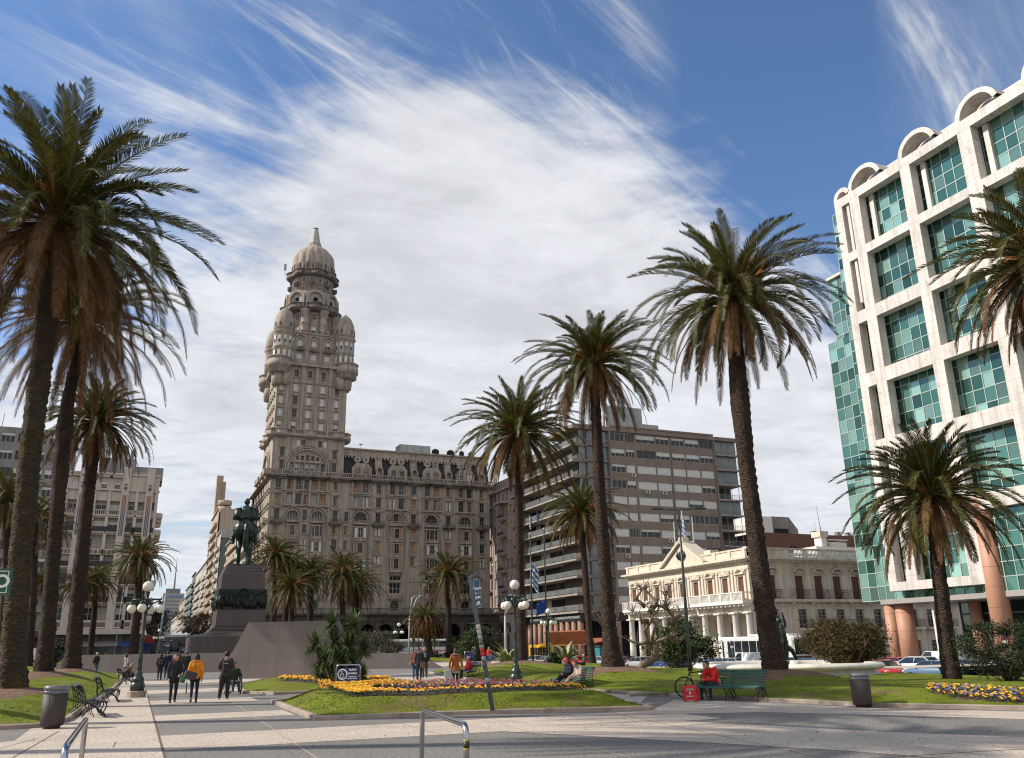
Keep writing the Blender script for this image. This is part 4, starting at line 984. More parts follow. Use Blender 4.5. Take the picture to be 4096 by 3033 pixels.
# ================================================================ office tower with the marble lattice
m_marble = M('white_marble', (.66, .60, .55), .55, .07, .5, .12, 6, streak=.30, stain=(.50, .45, .41), stain_lo=.56, stain_scale=.6, spec=.4)
m_mjoint = M('marble_joint', (.30, .27, .25), .9)
def glass_mat(name, c, rough=.03, var=.5, scale=.35):
 m = bpy.data.materials.new(name); m.use_nodes = True; nt = m.node_tree; b = nt.nodes['Principled BSDF']; L = nt.links
 tc = nt.nodes.new('ShaderNodeTexCoord'); g = nt.nodes.new('ShaderNodeNewGeometry'); r = nt.nodes.new('ShaderNodeValToRGB')
 L.new(g.outputs['Random Per Island'], r.inputs[0]); e = r.color_ramp.elements
 e[0].color = (*[q*.45 for q in c], 1); e[1].color = (*[min(1, q*1.6+.02) for q in c], 1); e.new(.5).color = (*c, 1)
 L.new(r.outputs[0], b.inputs['Base Color']); b.inputs['Roughness'].default_value = rough; b.inputs['Specular IOR Level'].default_value = 1.
 b.inputs['Metallic'].default_value = .30; b.inputs['Specular Tint'].default_value = (.65, .95, .85, 1)
 n = nt.nodes.new('ShaderNodeTexNoise'); n.inputs['Scale'].default_value = scale; bp = nt.nodes.new('ShaderNodeBump'); bp.inputs['Strength'].default_value = .06
 L.new(tc.outputs['Object'], n.inputs[0]); L.new(n.outputs[0], bp.inputs['Height']); L.new(bp.outputs[0], b.inputs['Normal']); return m
m_green = glass_mat('green_glass', (.05, .135, .11)); m_green2 = glass_mat('pale_green_glass', (.20, .34, .285))
m_mull = M('pale_mullion', (.35, .42, .38), .5, .05); m_terra = M('terracotta_column', (.46, .235, .15), .55, .06, .6, .05, 10)
m_terraj = M('terracotta_joint', (.2, .10, .07), .8); m_soffit = M('soffit', (.33, .30, .28), .8, .05)
def merge(*ms):
 r = MB()
 for i, m in enumerate(ms):
  o = len(r.v); r.v += m.v; r.f += [tuple(o+k for k in f) for f in m.f]; r.m += [i]*len(m.f); r.sm += m.sm
 return r
def office():
 X = 76.; F1 = 76/66.
 Yl = onX(3435, 1300, X).y   # left edge of the lattice
 ys = {}
 for k, p in dict(V1l=(3424,803), V1r=(3461,788), V2l=(3628,694), V2r=(3664,657), V3l=(3856,534), V3r=(3907,498)).items(): ys[k] = onX(*p, X).y
 z = lambda px, py: onX(px, py, X).z
 th = thing('office_tower', 'green glass office block wrapped in a white marble lattice with rounded parapet arches', 'building', (X, Yl, -1.1))
 F = Face(th, (X, Yl, 0), -PI/2)   # local x grows towards the camera (world -Y)
 V = [0, .9, Yl-ys['V1l'], Yl-ys['V1r'], Yl-ys['V2l'], Yl-ys['V2r'], Yl-ys['V3l'], Yl-ys['V3r']]
 pit = V[6]-V[4]; cols = [(0, 1.1), (V[2], V[3]), (V[4], V[5]), (V[6], V[7])]+[(V[6]+pit*k, V[7]+pit*k) for k in range(1, 4)]
 top = z(3344, 830); beams = [(top-1.15, top)]
 zz = [(z(3490, 1020), z(3490, 984)), (z(3540, 1267), z(3540, 1217)), (z(3561, 1532), z(3561, 1475))]
 beams += zz; dz = (zz[0][0]-zz[2][0])/2
 beams += [(zz[2][0]-dz*k, zz[2][1]-dz*k) for k in (1, 2)]; zb = z(3561, 2369); zt = z(3561, 2335); beams.append((zb, zt))
 D = 1.15; W_ = cols[-1][1]
 fr = F.mb(); jn = F.mb()
 for i, (a, b) in enumerate(cols):
  fr.box(a, b, -D, 0.0, zb if i < 3 else beams[-2][0], top)
  k = 0; q = zb if i < 3 else beams[-2][0]
  while q < top: jn.box(a-.004, b+.004, -D-.004, -.01, q-.012, q+.012); q += 1.45
 for j, (a, b) in enumerate(beams):
  for i in range(len(cols)-1):
   if j == len(beams)-1 and i >= 2: continue
   fr.box(cols[i][1], cols[i+1][0], -D+.003, -.003, a, b)
   n = max(1, int((cols[i+1][0]-cols[i][1])/1.3))
   for k in range(1, n): x = cols[i][1]+(cols[i+1][0]-cols[i][1])*k/n; jn.box(x-.012, x+.012, -D-.002, -.01, a-.003, b+.003)
 merge(fr, jn).build('marble_lattice', [m_marble, m_mjoint], th)
 rb = F.mb(); x = (cols[0][1]+cols[1][0])/2; rb.box(x-.2, x+.2, -D+.3, -.25, (beams[1][0]+beams[2][1])/2-2.2, top-1.15); rb.build('hanging_rib', m_marble, th)
 pp = F.mb(); pp.box(2.2, W_, 1.5, 2.1, top-.2, top+2.2); pp.build('parapet', m_marble, th)
 for i, (a, b) in enumerate(cols[:-1]):
  sp = cols[i+1][0]-a; ar = F.mb(); w = sp*.52 if i else (cols[1][0]-.2); R = w*.5
  vs = []; n = 16; r1 = min(sp*.42, 2.6) if i else 1.32; ar_w = .72
  for k in range(n+1):
   t = PI-(PI*.93)*k/n; ca, sa = math.cos(t), math.sin(t)
   cx_ = a+r1+.0;
   for (rr, y) in ((r1, -D), (r1-ar_w*.8, -D), (r1-ar_w*.8, .9), (r1, .9)):
    vs.append((cx_+rr*ca*1.0, y, top+.0+rr*sa*.95))
  fs = [(k*4+q, k*4+(q+1) % 4, k*4+4+(q+1) % 4, k*4+4+q) for k in range(n) for q in range(4)]
  ar.add(vs, fs); ar.build('parapet_arch', m_marble, th)
  a2 = F.mb(); a2.lathe([(.01, 0), (r1*.75, 0)], (0, 0, 0), 12) if False else None
  bk = F.mb(); archband(bk, a+r1, top, r1*.52, r1*.72, 1.0, 1.5, 16); bk.build('inner_arch', m_marble, th)
 gl = F.mb(); g2 = F.mb(); mu = F.mb(); zlo = z(3522, 2401); y0 = .4; pw = (cols[2][0]-cols[1][1])/5.; r = random.Random(5)
 x = -2.0; zlev = []; q = zlo; pz = (beams[1][1]-beams[2][1])/5.
 while q < top-.6: zlev.append(q); q += pz
 zlev.append(top-.6)
 while x < W_:
  for a, b in zip(zlev, zlev[1:]): (gl if r.random() < .62 else g2).quad((x+.03, y0+r.uniform(-.012, .012), a+.03), (x+pw-.03, y0+r.uniform(-.012, .012), a+.03), (x+pw-.03, y0+r.uniform(-.012, .012), b-.03), (x+.03, y0+r.uniform(-.012, .012), b-.03))
  mu.box(x-.04, x+.04, y0-.06, y0+.05, zlo, top-.6); x += pw
 for q in zlev: mu.box(-2, x, y0-.05, y0+.06, q-.045, q+.045)
 for (a, b) in cols[1:]:
  fr2 = None
 merge(gl, g2, mu).build('curtain_wall', [m_green, m_green2, m_mull], th)
 for (a, b) in cols[1:-1]:
  f2 = F.mb(); f2.box(b+.5, b+1.1, -.05, .34, beams[1][1], top-1.2); f2.build('inner_fin', m_marble, th)
 sv = F.mb(); s2 = F.mb(); mv = F.mb()
 zc, zs = z(3304, 1111), z(3308, 1362)
 xl1 = Yl-onX(3304, 1111, X).y-.9; xl2 = Yl-onX(3318, 1420, X).y-1.15
 for (xa, zt_, yy) in ((xl1, zc, 1.3), (xl2, zs, 1.2)):
  x = xa; n = 0
  while x < .3:
   q = zlo;
   while q < zt_-.1:
    b = min(q+pz, zt_); (sv if r.random() < .5 else s2).quad((x+.03, yy, q+.03), (min(x+pw, .3)-.03, yy, q+.03), (min(x+pw, .3)-.03, yy, b-.03), (x+.03, yy, b-.03)); q += pz
   mv.box(x-.04, x+.04, yy-.05, yy+.04, zlo, zt_); x += pw
  q = zlo
  while q < zt_: mv.box(xa, .3, yy-.04, yy+.05, q-.045, q+.045); q += pz
  body = F.mb(); body.box(xa, .3, yy+.06, 14, zlo, zt_); body.build('side_volume', m_green, th)
 merge(sv, s2, mv).build('side_glass', [m_green, m_green2, m_mull], th)
 cp = F.mb(); cp.box(xl1-.1, .3, .9, 8, zc, zc+.35); cp.build('roof_cap', m_marble, th)
 bd = F.mb(); bd.box(-1.9, W_, y0+.1, 26, zlo+.02, top-.4); bd.build('core', M('core_dark', (.03, .07, .06), .3), th)
 so_ = F.mb(); so_.box(-2.3, W_, -.4, 26, zlo-.5, zlo); so_.build('soffit', m_soffit, th)
 def colm(x, y, r_, z1):
  c = F.mb(); c.lathe([(r_, -1.2), (r_, z1)], (x, y, 0), 20); c.build('column', m_terra, th); j = F.mb()
  for k in range(1, 4+int(z1/3)): j.lathe([(r_+.006, k*1.9-1.2), (r_+.006, k*1.9-1.17)], (x, y, 0), 20) if k*1.9-1.2 < z1 else None
  j.build('column_joint', m_terraj, th)
 cpx = lambda px, y=2500: Yl-onX(px, y, X).y
 colm(cpx(3592), 1.2, .95, zlo-.5); colm(cpx(3505), 2.5, .75, zlo-.5); colm(cpx(3810), 3.6, .6, zlo-.5)
 colm(cpx(4020), -.3, .95, zlo+9); colm(cpx(3660), 12, .8, zlo-.5)
 wc = F.mb(); wc.box(cpx(3722)-.12, cpx(3722)+.12, .6, 1.0, -1.2, zlo-.5); wc.build('white_post', m_marble, th)
 lb = F.mb(); lm = F.mb(); xa, xb = cpx(3735), W_+4
 for k in range(9):
  x = xa+(xb-xa)*k/9
  for (a, b) in ((-1.1, 1.6), (1.75, 4.1), (4.25, zlo-.6)): lb.quad((x+.05, 4.2, a), (x+(xb-xa)/9-.05, 4.2, a), (x+(xb-xa)/9-.05, 4.2, b), (x+.05, 4.2, b))
  lm.box(x-.07, x+.07, 4.1, 4.3, -1.2, zlo-.5)
 for q in (1.68, 4.18): lm.box(xa, xb, 4.0, 4.35, q-.09, q+.09)
 merge(lb, lm).build('lobby_glass', [M('lobby_glass', (.015, .03, .025), .03, .2, 1, spec=1.), M('steel_dark', (.07, .08, .08), .4, .1)], th)
 rp = F.mb(); rm = F.mb(); x0 = cpx(3940, 2330)
 for kx in range(8):
  for kz in range(14):
   a = x0+kx*pw; q = zlo+kz*pz*.9
   if q < beams[-2][0]: rp.quad((a+.03, -.3, q+.03), (a+pw-.03, -.3, q+.03), (a+pw-.03, -.3, q+pz*.9-.03), (a+.03, -.3, q+pz*.9-.03))
 for kx in range(9): rm.box(x0+kx*pw-.04, x0+kx*pw+.04, -.36, -.28, zlo, beams[-2][0])
 for kz in range(14): rm.box(x0, x0+8*pw, -.35, -.29, min(zlo+kz*pz*.9, beams[-2][0])-.045, min(zlo+kz*pz*.9, beams[-2][0])+.045)
 merge(rp, rm).build('lower_glass', [m_green, m_mull], th)
 lw = F.mb(); i = 2
 lw.box(cols[2][1], cols[2][1]+.9, -D+.002, -.002, zb, beams[-2][0]); lw.build('lattice_foot', m_marble, th)
office()
# ================================================================ cream two-storey palace
m_cream = M('cream_plaster', (.64, .56, .45), .85, .06, .6, .04, 12, streak=.12)
m_creamd = M('weathered_cream_plaster', (.66, .57, .46), .9, .10, .5, .05, 12, streak=.25, stain=(.38, .31, .23), stain_lo=.56)
m_pwhite = M('painted_white', (.72, .69, .64), .8, .06); m_pshut = M('red_brown_shutter', (.13, .045, .03), .7, .2, 2, island=.15)
m_iron = M('black_iron', (.02, .02, .022), .5, .1)
STY['palace'] = (m_glass, m_frame, m_pshut, 'closed', 0)
def cream():
 X = 76.; f = lambda px, py: onX(px, py, X)
 Yn, Yf = f(2995, 2300).y, f(2513, 2300).y; zc = f(2989, 2236).z; zp = f(2986, 2192).z; zbal = f(2991, 2406).z; zrail = f(2991, 2372).z; zcol = f(2991, 2445).z
 zwb, zwt = zbal+.25, f(2955, 2310).z
 th = thing('palace_building', 'cream two-storey palace with a pediment, balcony and columns', 'building', (X, Yn, -1.0))
 W_ = Yf-Yn; F = Face(th, (X, Yf, 0), -PI/2); n = 9
 w = F.mb(); t = F.mb(); hs = []; bay = W_/n; xs = [bay*(i+.5) for i in range(n)]
 for x in xs: hs.append((x-.62, x+.62, zwb, zwt)); win(F, x, zwb, 1.24, zwt-zwb, 'palace', .3, y=0)
 wall_cells(w, 0, W_, zcol+.3, zc, hs, .3); w.box(.005, W_-.6, 1.0, 20, zbal, zc)
 w.build('upper_wall', m_cream, th)
 t.box(-.2, W_+.25, -.3, -.002, zcol-.1, zcol+.75); t.box(-.9, W_+.8, -.95, 1, zc, zc+.28); t.box(-.55, W_+.5, -.6, 1, zc-.25, zc); t.box(-.1, W_+.1, -.12, -.003, zc-1.3, zc-1.1)
 for k in range(52): t.box(W_*k/52+.1, W_*k/52+.32, -.85, -.3, zc-.12, zc-.001)
 t.box(-.25, W_+.2, -.22, .25, zc+.28, zp); t.box(-.35, W_+.3, -.34, .33, zp-.16, zp+.05)
 for k in range(n+1):
  x = min(W_-.3, max(.3, W_*k/n)); t.box(x-.32, x+.32, -.36, .1, zc+.29, zp+.08)
 for i, x in enumerate(xs):
  for dx in (-1.02, 1.02): t.box(x+dx-.15, x+dx+.15, -.2, -.002, zwb-.2, zwt+.75); t.box(x+dx-.22, x+dx+.22, -.27, -.003, zwt+.75, zwt+.95)
  t.box(x-.78, x-.62, -.1, -.002, zwb, zwt+.1); t.box(x+.62, x+.78, -.1, -.002, zwb, zwt+.1); t.box(x-.8, x+.8, -.12, -.002, zwt+.1, zwt+.3)
  t.box(x-1.1, x+1.1, -.4, -.002, zwt+.35, zwt+.5)
  if i % 2: t.prism([(x-1.1, zwt+.5), (x+1.1, zwt+.5), (x, zwt+1.15)], 'y', -.38, -.004); t.prism([(x-.7, zwt+.56), (x+.7, zwt+.56), (x, zwt+.98)], 'y', -.44, -.38)
  else: archband(t, x, zwt+.05, .95, 1.2, -.38, -.004, 12, .45, PI-.45)
  if i < n-1: xx = x+bay/2; t.box(xx-.17, xx+.17, -.16, -.002, zbal, zc-1.3); t.box(xx-.25, xx+.25, -.22, -.003, zc-1.65, zc-1.3)
 t.build('mouldings', m_cream, th)
 yc = (f(2735, 2195).y); pc = Yf-yc; hw = (f(2655, 2270).y-f(2815, 2255).y)/2*1.0; hw = max(hw, 5.2); pz = f(2735, 2178).z
 p = F.mb(); p.prism([(pc-hw, zc+.3), (pc+hw, zc+.3), (pc, pz)], 'y', -.5, 1.5)
 for s in (-1, 1):
  a = Vector((pc+s*(hw+.5), zc+.25)); b = Vector((pc, pz+.25)); d = (b-a).normalized(); nn = Vector((-d.y, d.x)); nn = nn if nn.y > 0 else -nn
  p.prism([tuple(a), tuple(b), tuple(b+nn*.35), tuple(a+nn*.35)] if s < 0 else [tuple(a), tuple(a+nn*.35), tuple(b+nn*.35), tuple(b)], 'y', -.95, 1.6)
 p.box(pc-.55, pc+.55, -.5, .6, pz+.1, pz+1.1); p.build('pediment', m_cream, th)
 cr = F.mb(); cr.lathe([(.01, 0), (.5, .1), (.62, .5), (.62, 1.0), (.45, 1.3), (.2, 1.45), (.01, 1.5)], (pc, -.62, (zc+pz)/2-.7), 12, sy=.25); [cr.tube([(pc+s*.5, -.7, (zc+pz)/2-.5), (pc+s*1.0, -.7, (zc+pz)/2+.1), (pc+s*.75, -.7, (zc+pz)/2+.8)], [.12, .2, .06], 6) for s in (-1, 1)]
 cr.build('coat_of_arms', M('bronze_dark', (.05, .055, .05), .4, .2, 3, metal=.6), th)
 for (a, b, dz) in ((0, W_*.60, 0), (W_*.615, W_+.1, .0)):
  q = F.mb(); q.box(a, b, -1.5, 0, zbal-.3, zbal); balustrade(q, a+.05, b-.05, zbal+.001, zrail+.15, -1.45, -1.25, int((b-a)/.26), .13, (b-a)/5, .11)
  for xx in (a+.05, b-.25): q.box(xx, xx+.2, -1.25, 0, zrail, zrail+.14)
  k = int((b-a)/1.0)
  for i in range(k+1): xx = a+.15+(b-a-.5)*i/k; q.box(xx, xx+.22, -1.3, 0, zbal-.62, zbal-.3)
  q.build('balcony', m_pwhite, th)
 for i in range(n+1):
  x = max(.55, min(W_-.55, W_*i/n)); c = F.mb()
  c.box(x-.6, x+.6, -.75, .45, -1.1, -.6); c.lathe([(.5, -.6), (.5, 1.2), (.42, zcol-.6), (.46, zcol-.55), (.44, zcol-.45), (.6, zcol-.3)], (x, -.15, 0), 18); c.box(x-.66, x+.66, -.8, .5, zcol-.3, zcol-.1)
  c.build('column', m_pwhite, th)
 b = F.mb(); hs = [(bay*(i+.5)-.9, bay*(i+.5)+.9, -.9 if i % 3 else -1.1, zcol-1.3) for i in range(n)]
 wall_cells(b, 0, W_, -1.1, zcol+.2, hs, .3, y=3.6)
 for h in hs: win(F, (h[0]+h[1])/2, h[2], 1.8, h[3]-h[2], 'dark', .3, y=3.6)
 b.box(0, W_, 0.0, 3.6, zcol-.1, zcol+.1); b.build('portico_wall', m_creamd, th)
 for s in (.35,):
  r_ = F.mb(); r_.box(W_*.67, W_*.67+1.6, .5, 2.0, zp, zp+.7); r_.build('roof_stack', m_cream, th)
 S = Face(th, (X, Yn, 0), 0); Ws = 54; sw = S.mb(); st = S.mb(); hs = []
 pxs = [3088, 3200, 3277, 3351, 3425]; xs2 = [onY(p, 2350, Yn).x-X for p in pxs]; d = xs2[4]-xs2[3]; xs2 += [xs2[4]+d*k for k in range(1, 6)]
 z2b = onY(3200, 2396, Yn).z; z2t = onY(3200, 2303, Yn).z; z1b = onY(3215, 2512, Yn).z; z1t = onY(3215, 2437, Yn).z; zf = onY(3200, 2402, Yn).z
 for i, x in enumerate(xs2):
  hs.append((x-.75, x+.75, z2b, z2t)); win(S, x, z2b, 1.5, z2t-z2b, 'palace', .35)
  hs.append((x-.75, x+.75, z1b, z1t)); win(S, x, z1b, 1.5, z1t-z1b, 'dark', .35)
  if i > 3: hs.append((x-.7, x+.7, -.6, z1b-1.9)); win(S, x, -.6, 1.4, z1b-1.3, 'dark', .35, 4)
  archband(st, x, z2t-.35, 1.3, 1.5, -.4, -.004, 12, .75, PI-.75); st.box(x-1.15, x+1.15, -.3, -.003, z2t+.45, z2t+.6); archband(st, x, z2t-.3, .6, .75, -.2, -.005, 8, .8, PI-.8)
  for dx in (-1.0, 1.0): st.box(x+dx-.12, x+dx+.12, -.12, -.003, z2b, z2t+.45)
  ib = S.mb(); wdt = 1.25
  for (za, hh) in ((z2b, 1.25), (z1b, 1.1)):
   ib.box(x-wdt, x+wdt, -.62, -.58, za+hh-.06, za+hh); ib.box(x-wdt, x+wdt, -.62, -.58, za+.05, za+.1); ib.box(x-wdt, x+wdt, -.61, -.59, za+hh-.35, za+hh-.31)
   for k in range(13): q = x-wdt+2*wdt*k/12; ib.box(q-.015, q+.015, -.615, -.585, za, za+hh)
   for s in (-1, 1): ib.box(x+s*wdt-.02, x+s*wdt+.02, -.6, 0, za+hh-.06, za+hh)
  ib.build('iron_railing', m_iron, th)
  st.box(x-1.4, x+1.4, -.7, -.004, z1b-.35, z1b-.05)
 wall_cells(sw, 0, Ws, -1.1, zc, hs, .35)
 sw.build('side_wall', m_creamd, th)
 st.box(-.6, Ws, -.95, 1, zc+.002, zc+.28); st.box(-.3, Ws, -.6, .5, zc-.25, zc+.001); st.box(.0, Ws, -.75, -.006, z2b-.4, z2b-.05); st.box(-.3, Ws, -.2, -.005, z2b-.9, z2b-.72)
 for k in range(106): st.box(k*.5, k*.5+.22, -.85, -.3, zc-.12, zc)
 for k in range(9): st.box(k*.6+.6, k*.6+.62, -.02, -.002, -1, zf) if False else None
 for z in [q*.55-1 for q in range(int((zf+1)/.55))]: st.box(0, Ws, -.004, -.002, z, z+.03)
 for x in xs2: st.box(x-1.9, x-1.6, -.62, -.007, z2b-.72, z2b-.4)
 st.box(-.2, xs2[0]+2.6, -.2, .2, zc+.28, zp+.05); st.box(-.3, Ws, -.35, .32, zp-.02, zp+.16)
 st.build('side_mouldings', m_creamd, th)
 bl = S.mb(); x = xs2[0]+2.6; k = 0
 while x < Ws-3:
  bl.box(x, x+.7, -.25, .2, zc+.28, zp-.02); bl.box(x+.7, x+d, -.15, .12, zc+.28, zc+.45)
  for q in range(11): xx = x+.85+(d-1.0)*q/10.; bl.lathe([(.05, zc+.45), (.11, zc+.7), (.05, zp-.3), (.08, zp-.02)], (xx, -.02, 0), 6)
  x += d; k += 1
 bl.build('roof_balustrade', m_pwhite, th)
 rw = S.mb(); x0 = onY(3265, 2190, Yn+3).x-X; rw.box(x0, x0+9, 3, 8, zp-.5, zp+1.0); rw.box(x0+1.6, x0+2.6, 3.5, 5, zp+1.0, zp+2.5); rw.box(x0+3.2, x0+6.2, 3.3, 6, zp+1.0, zp+1.7); rw.box(x0+3.0, x0+6.5, 3.2, 6.1, zp+2.0, zp+2.15); rw.build('roof_hut', m_pwhite, th)
 rc = S.mb(); rc.box(x0+1.3, x0+2.9, 3.3, 5.2, zp+2.5, zp+3.3); rc.build('chimney', m_creamd, th)
 bx = S.mb(); bx.box(4, 5.6, 5, 6, zp, zp+.9); bx.build('roof_box', m_cream, th)
cream()
# ================================================================ long flat fronted apartment block in brown render
m_brown = M('brown_render', (.235, .185, .15), .9, .10, .5, .06, 10, streak=.22)
m_slab = M('balcony_slab', (.34, .30, .265), .9, .12, .6, streak=.3); m_rail = M('grey_rail', (.26, .27, .27), .5, .1); m_bglass = M('balcony_glass', (.13, .145, .145), .25, .3, .5, spec=.8)
m_rcol = M('red_stone_column', (.27, .145, .10), .6, .12, 1, streak=.2); m_sign = M('dark_fascia', (.02, .022, .027), .4, .1)
m_ac = M('ac_unit', (.58, .58, .56), .6, .05)
def brown():
 X = 78.; c0 = onX(2338, 2444, X); Yc = c0.y; Ye = onX(2104, 2466, X).y
 th = thing('apartment_building', 'brown apartment block with white roller shutters and long balconies over a dark arcade', 'building', (X, Yc, -1.1))
 z0 = c0.z; top = onY(2660, 1722, Yc).z; nf = 11; fh = (top-1.2-z0)/nf*1.0
 F = Face(th, (X, Yc, 0), 0); xa = onY(2455, 2100, Yc).x-X; xb = onY(2880, 2100, Yc).x-X; xc = onY(2975, 2100, Yc).x-X
 w = F.mb(); hs = []; t = F.mb(); n = 7
 bw = (xb-xa)/n
 for k in range(nf):
  zf = z0+fh*k
  hs.append((xa+.25, xa+bw*2.0-.2, zf+1.15, zf+2.75)) if False else None
  for i in range(n):
   a = xa+bw*i+.1+(.22 if i in (0, 4) else 0); b = xa+bw*(i+1)-.1-(.1 if i in (1, 3, 6) else 0)
   if i == 1: a += .0; b -= bw*.35
   if i == 2: a -= bw*.3
   hs.append((a, b, zf+1.25, zf+fh-.35)); s = pick('white', 'white', 'white', 'low', 'half', 'wframe') if k < nf-2 else pick('low', 'half', 'wframe', 'dark')
   win(F, (a+b)/2, zf+1.25, b-a, fh-1.6, s, .25, 3, 1)
   if R_.random() < .14:
    ac = F.mb(); xx = a+R_.uniform(.1, max(.2, b-a-1)); ac.box(xx, xx+.85, -.42, -.02, zf+.4, zf+1.05); ac.cur = 1; ac.lathe([(.25, 0), (.25, .02)], (xx+.35, 0, 0), 10) if False else ac.box(xx+.12, xx+.58, -.43, -.42, zf+.5, zf+.95); ac.build('air_conditioner', [m_ac, m_iron], th)
 wall_cells(w, xa, xb, z0-.2, top, hs, .25); w.box(xa+.01, xb-.01, .5, 14, z0-.2, top); w.build('wall', m_brown, th)
 for x in (xa, xa+bw*4, xb-.22): t.box(x-.0, x+.22, -.14, -.002, z0, top-.8)
 t.box(xa-.1, xb+.1, -.2, -.003, top-.35, top+.05)
 t.build('piers', m_brown, th)
 for (a, b, nm) in ((.0, xa, 'corner_bay'), (xb+.2, xc, 'end_balcony')):
  q = F.mb(); g = F.mb(); rl = F.mb()
  for k in range(nf):
   zf = z0+fh*k; q.box(a-(1.2 if a == 0 else 0), b, -.55 if a > 0 else -.2, 6 if a == 0 else 5, zf-.18, zf+.16)
   if a == 0 or k in (3, 6, 8, 9, 10, 1, 0): g.box(a+.3, b-.2, .35, .4, zf+.16, zf+fh-.18)
   for j in range(4): x = a+.3+(b-a-.5)*j/3; rl.box(x-.04, x+.04, .28, .36, zf+.16, zf+fh-.18)
   y = -.15 if a == 0 else -.5; rl.box(a, b, y-.03, y+.03, zf+1.05, zf+1.1)
   for j in range(int((b-a)/.28)): x = a+j*.28; rl.box(x-.015, x+.015, y-.02, y+.02, zf+.16, zf+1.05)
  q.build(nm, m_brown if a == 0 else m_slab, th); g.build('glazing', m_bglass, th); rl.build('railing', m_rail, th)
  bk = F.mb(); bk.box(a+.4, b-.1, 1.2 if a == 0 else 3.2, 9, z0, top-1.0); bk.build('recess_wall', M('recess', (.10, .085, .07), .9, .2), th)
 for q in (xa-.35, xb): p = F.mb(); p.box(q, q+.33, -.3, 6, z0, top-1.0); p.build('fin', m_brown, th)
 lid = F.mb(); lid.box(-1.3, xc, -.4, 12, top-1.3, top-.5) ; lid.build('roof_slab', m_brown, th)
 S = Face(th, (X, Ye, 0), -PI/2); W_ = Ye-Yc
 for k in range(nf+1):
  zf = z0+fh*k
  if k < nf:
   b = S.mb(); b.box(0, W_+.15, -1.5, 2, zf-.35, zf+.0); b.build('balcony_slab', m_slab, th)
   g = S.mb(); npan = 9
   for j in range(npan): a = W_*j/npan; g.box(a+.06, a+W_/npan-.06, -1.42, -1.39, zf+.12, zf+.95)
   g.build('balcony_glass', m_bglass, th)
   r_ = S.mb(); r_.box(0, W_, -1.46, -1.38, zf+1.0, zf+1.06)
   for j in range(npan*2+1): a = W_*j/(npan*2); r_.box(a-.03, a+.03, -1.46, -1.38, zf, zf+1.0)
   r_.build('balcony_rail', m_rail, th)
   bk = S.mb(); bk2 = S.mb(); bk3 = S.mb();
   for j in range(12):
    a = W_*j/12; m_ = R_.random(); (bk if m_ < .6 else bk2 if m_ < .8 else bk3).box(a+.05, a+W_/12-.05, 1.9, 2.0, zf+.05, zf+fh-.4)
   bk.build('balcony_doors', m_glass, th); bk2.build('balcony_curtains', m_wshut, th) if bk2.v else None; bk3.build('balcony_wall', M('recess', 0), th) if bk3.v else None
  if k < nf:
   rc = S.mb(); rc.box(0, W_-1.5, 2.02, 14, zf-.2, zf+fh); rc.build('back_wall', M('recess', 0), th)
 en = S.mb(); en.box(-.3, 0, -1.5, 12, z0-.3, top-1); en.build('end_wall', m_slab, th)
 fa = S.mb(); fa.box(0, W_, -.9, -.2, z0-1.9, z0-.36); fa.build('fascia', m_sign, th)
 fb = F.mb(); fb.box(-.2, xc, -.1, .5, z0-1.9, z0-.36); fb.build('fascia', m_sign, th)
 lt = M('fascia_lettering', (.42, .42, .40), .7)
 o = letters('INTERNATIONAL ORGANIZATION FOR STANDARDS', .62, lt, th, S.xf @ Vector((W_*.72, -.92, z0-1.1)), (PI/2, 0, -PI/2), bold=.01); o['kind'] = 'structure' if False else o.get('kind', '')
 letters('PLAZA INDEPENDENCIA', .62, lt, th, S.xf @ Vector((W_*.28, -.92, z0-1.1)), (PI/2, 0, -PI/2))
 lg = S.mb(); lg.box(W_*.49, W_*.53, -.98, -.9, z0-1.9, z0-.5); lg.build('logo_panel', M('sign_blue', (.03, .10, .28), .5), th)
 for j in range(11):
  c = S.mb(); a = .8+(W_-1.6)*j/10; c.lathe([(.62, -1.2), (.62, z0-1.9)], (a, -.5, 0), 14); c.build('column', m_rcol, th)
 for j in range(5):
  c = F.mb(); a = 1+j*6.4; c.lathe([(.6, -1.2), (.6, z0-1.9)], (a, .4, 0), 12); c.build('column', m_rcol, th)
 ai = S.mb(); ai.box(0, W_-3, 3.5, 12, -1.2, z0-.3); ai.build('arcade_interior', m_void, th); ai = F.mb(); ai.box(0.5, xc, 3.5, 12, -1.2, z0-.3); ai.build('arcade_interior', m_void, th)
 sg = S.mb(); sg.box(1.2, 2.1, -1.5, -1.44, z0+fh*2+.1, z0+fh*2+.9); sg.box(6.4, 7.3, -1.5, -1.44, z0+fh*2+.35, z0+fh*2+1.15); sg.build('for_sale_sign', m_wshut, th)
 r2 = F.mb(); r2.box(xa+1.2, xa+10, 3, 9, top, top+5.2); r2.box(xa+10, xa+14, 3, 8, top, top+1.8); r2.build('roof_tank_house', M('whitewash', 0), th)
 ch = F.mb(); [ch.tube([(xa+.1+i*.7, 2, top), (xa+.1+i*.7, 2, top+6.3-i)], .22, 8) for i in range(2)]; ch.build('flue_pipe', M('steel', (.5, .5, .5), .3, .1, metal=.8), th)
 q = F.mb(); q.box(.8, xa, 1.5, 10, top-1.2, top+.2); q.build('penthouse', m_slab, th)
brown()
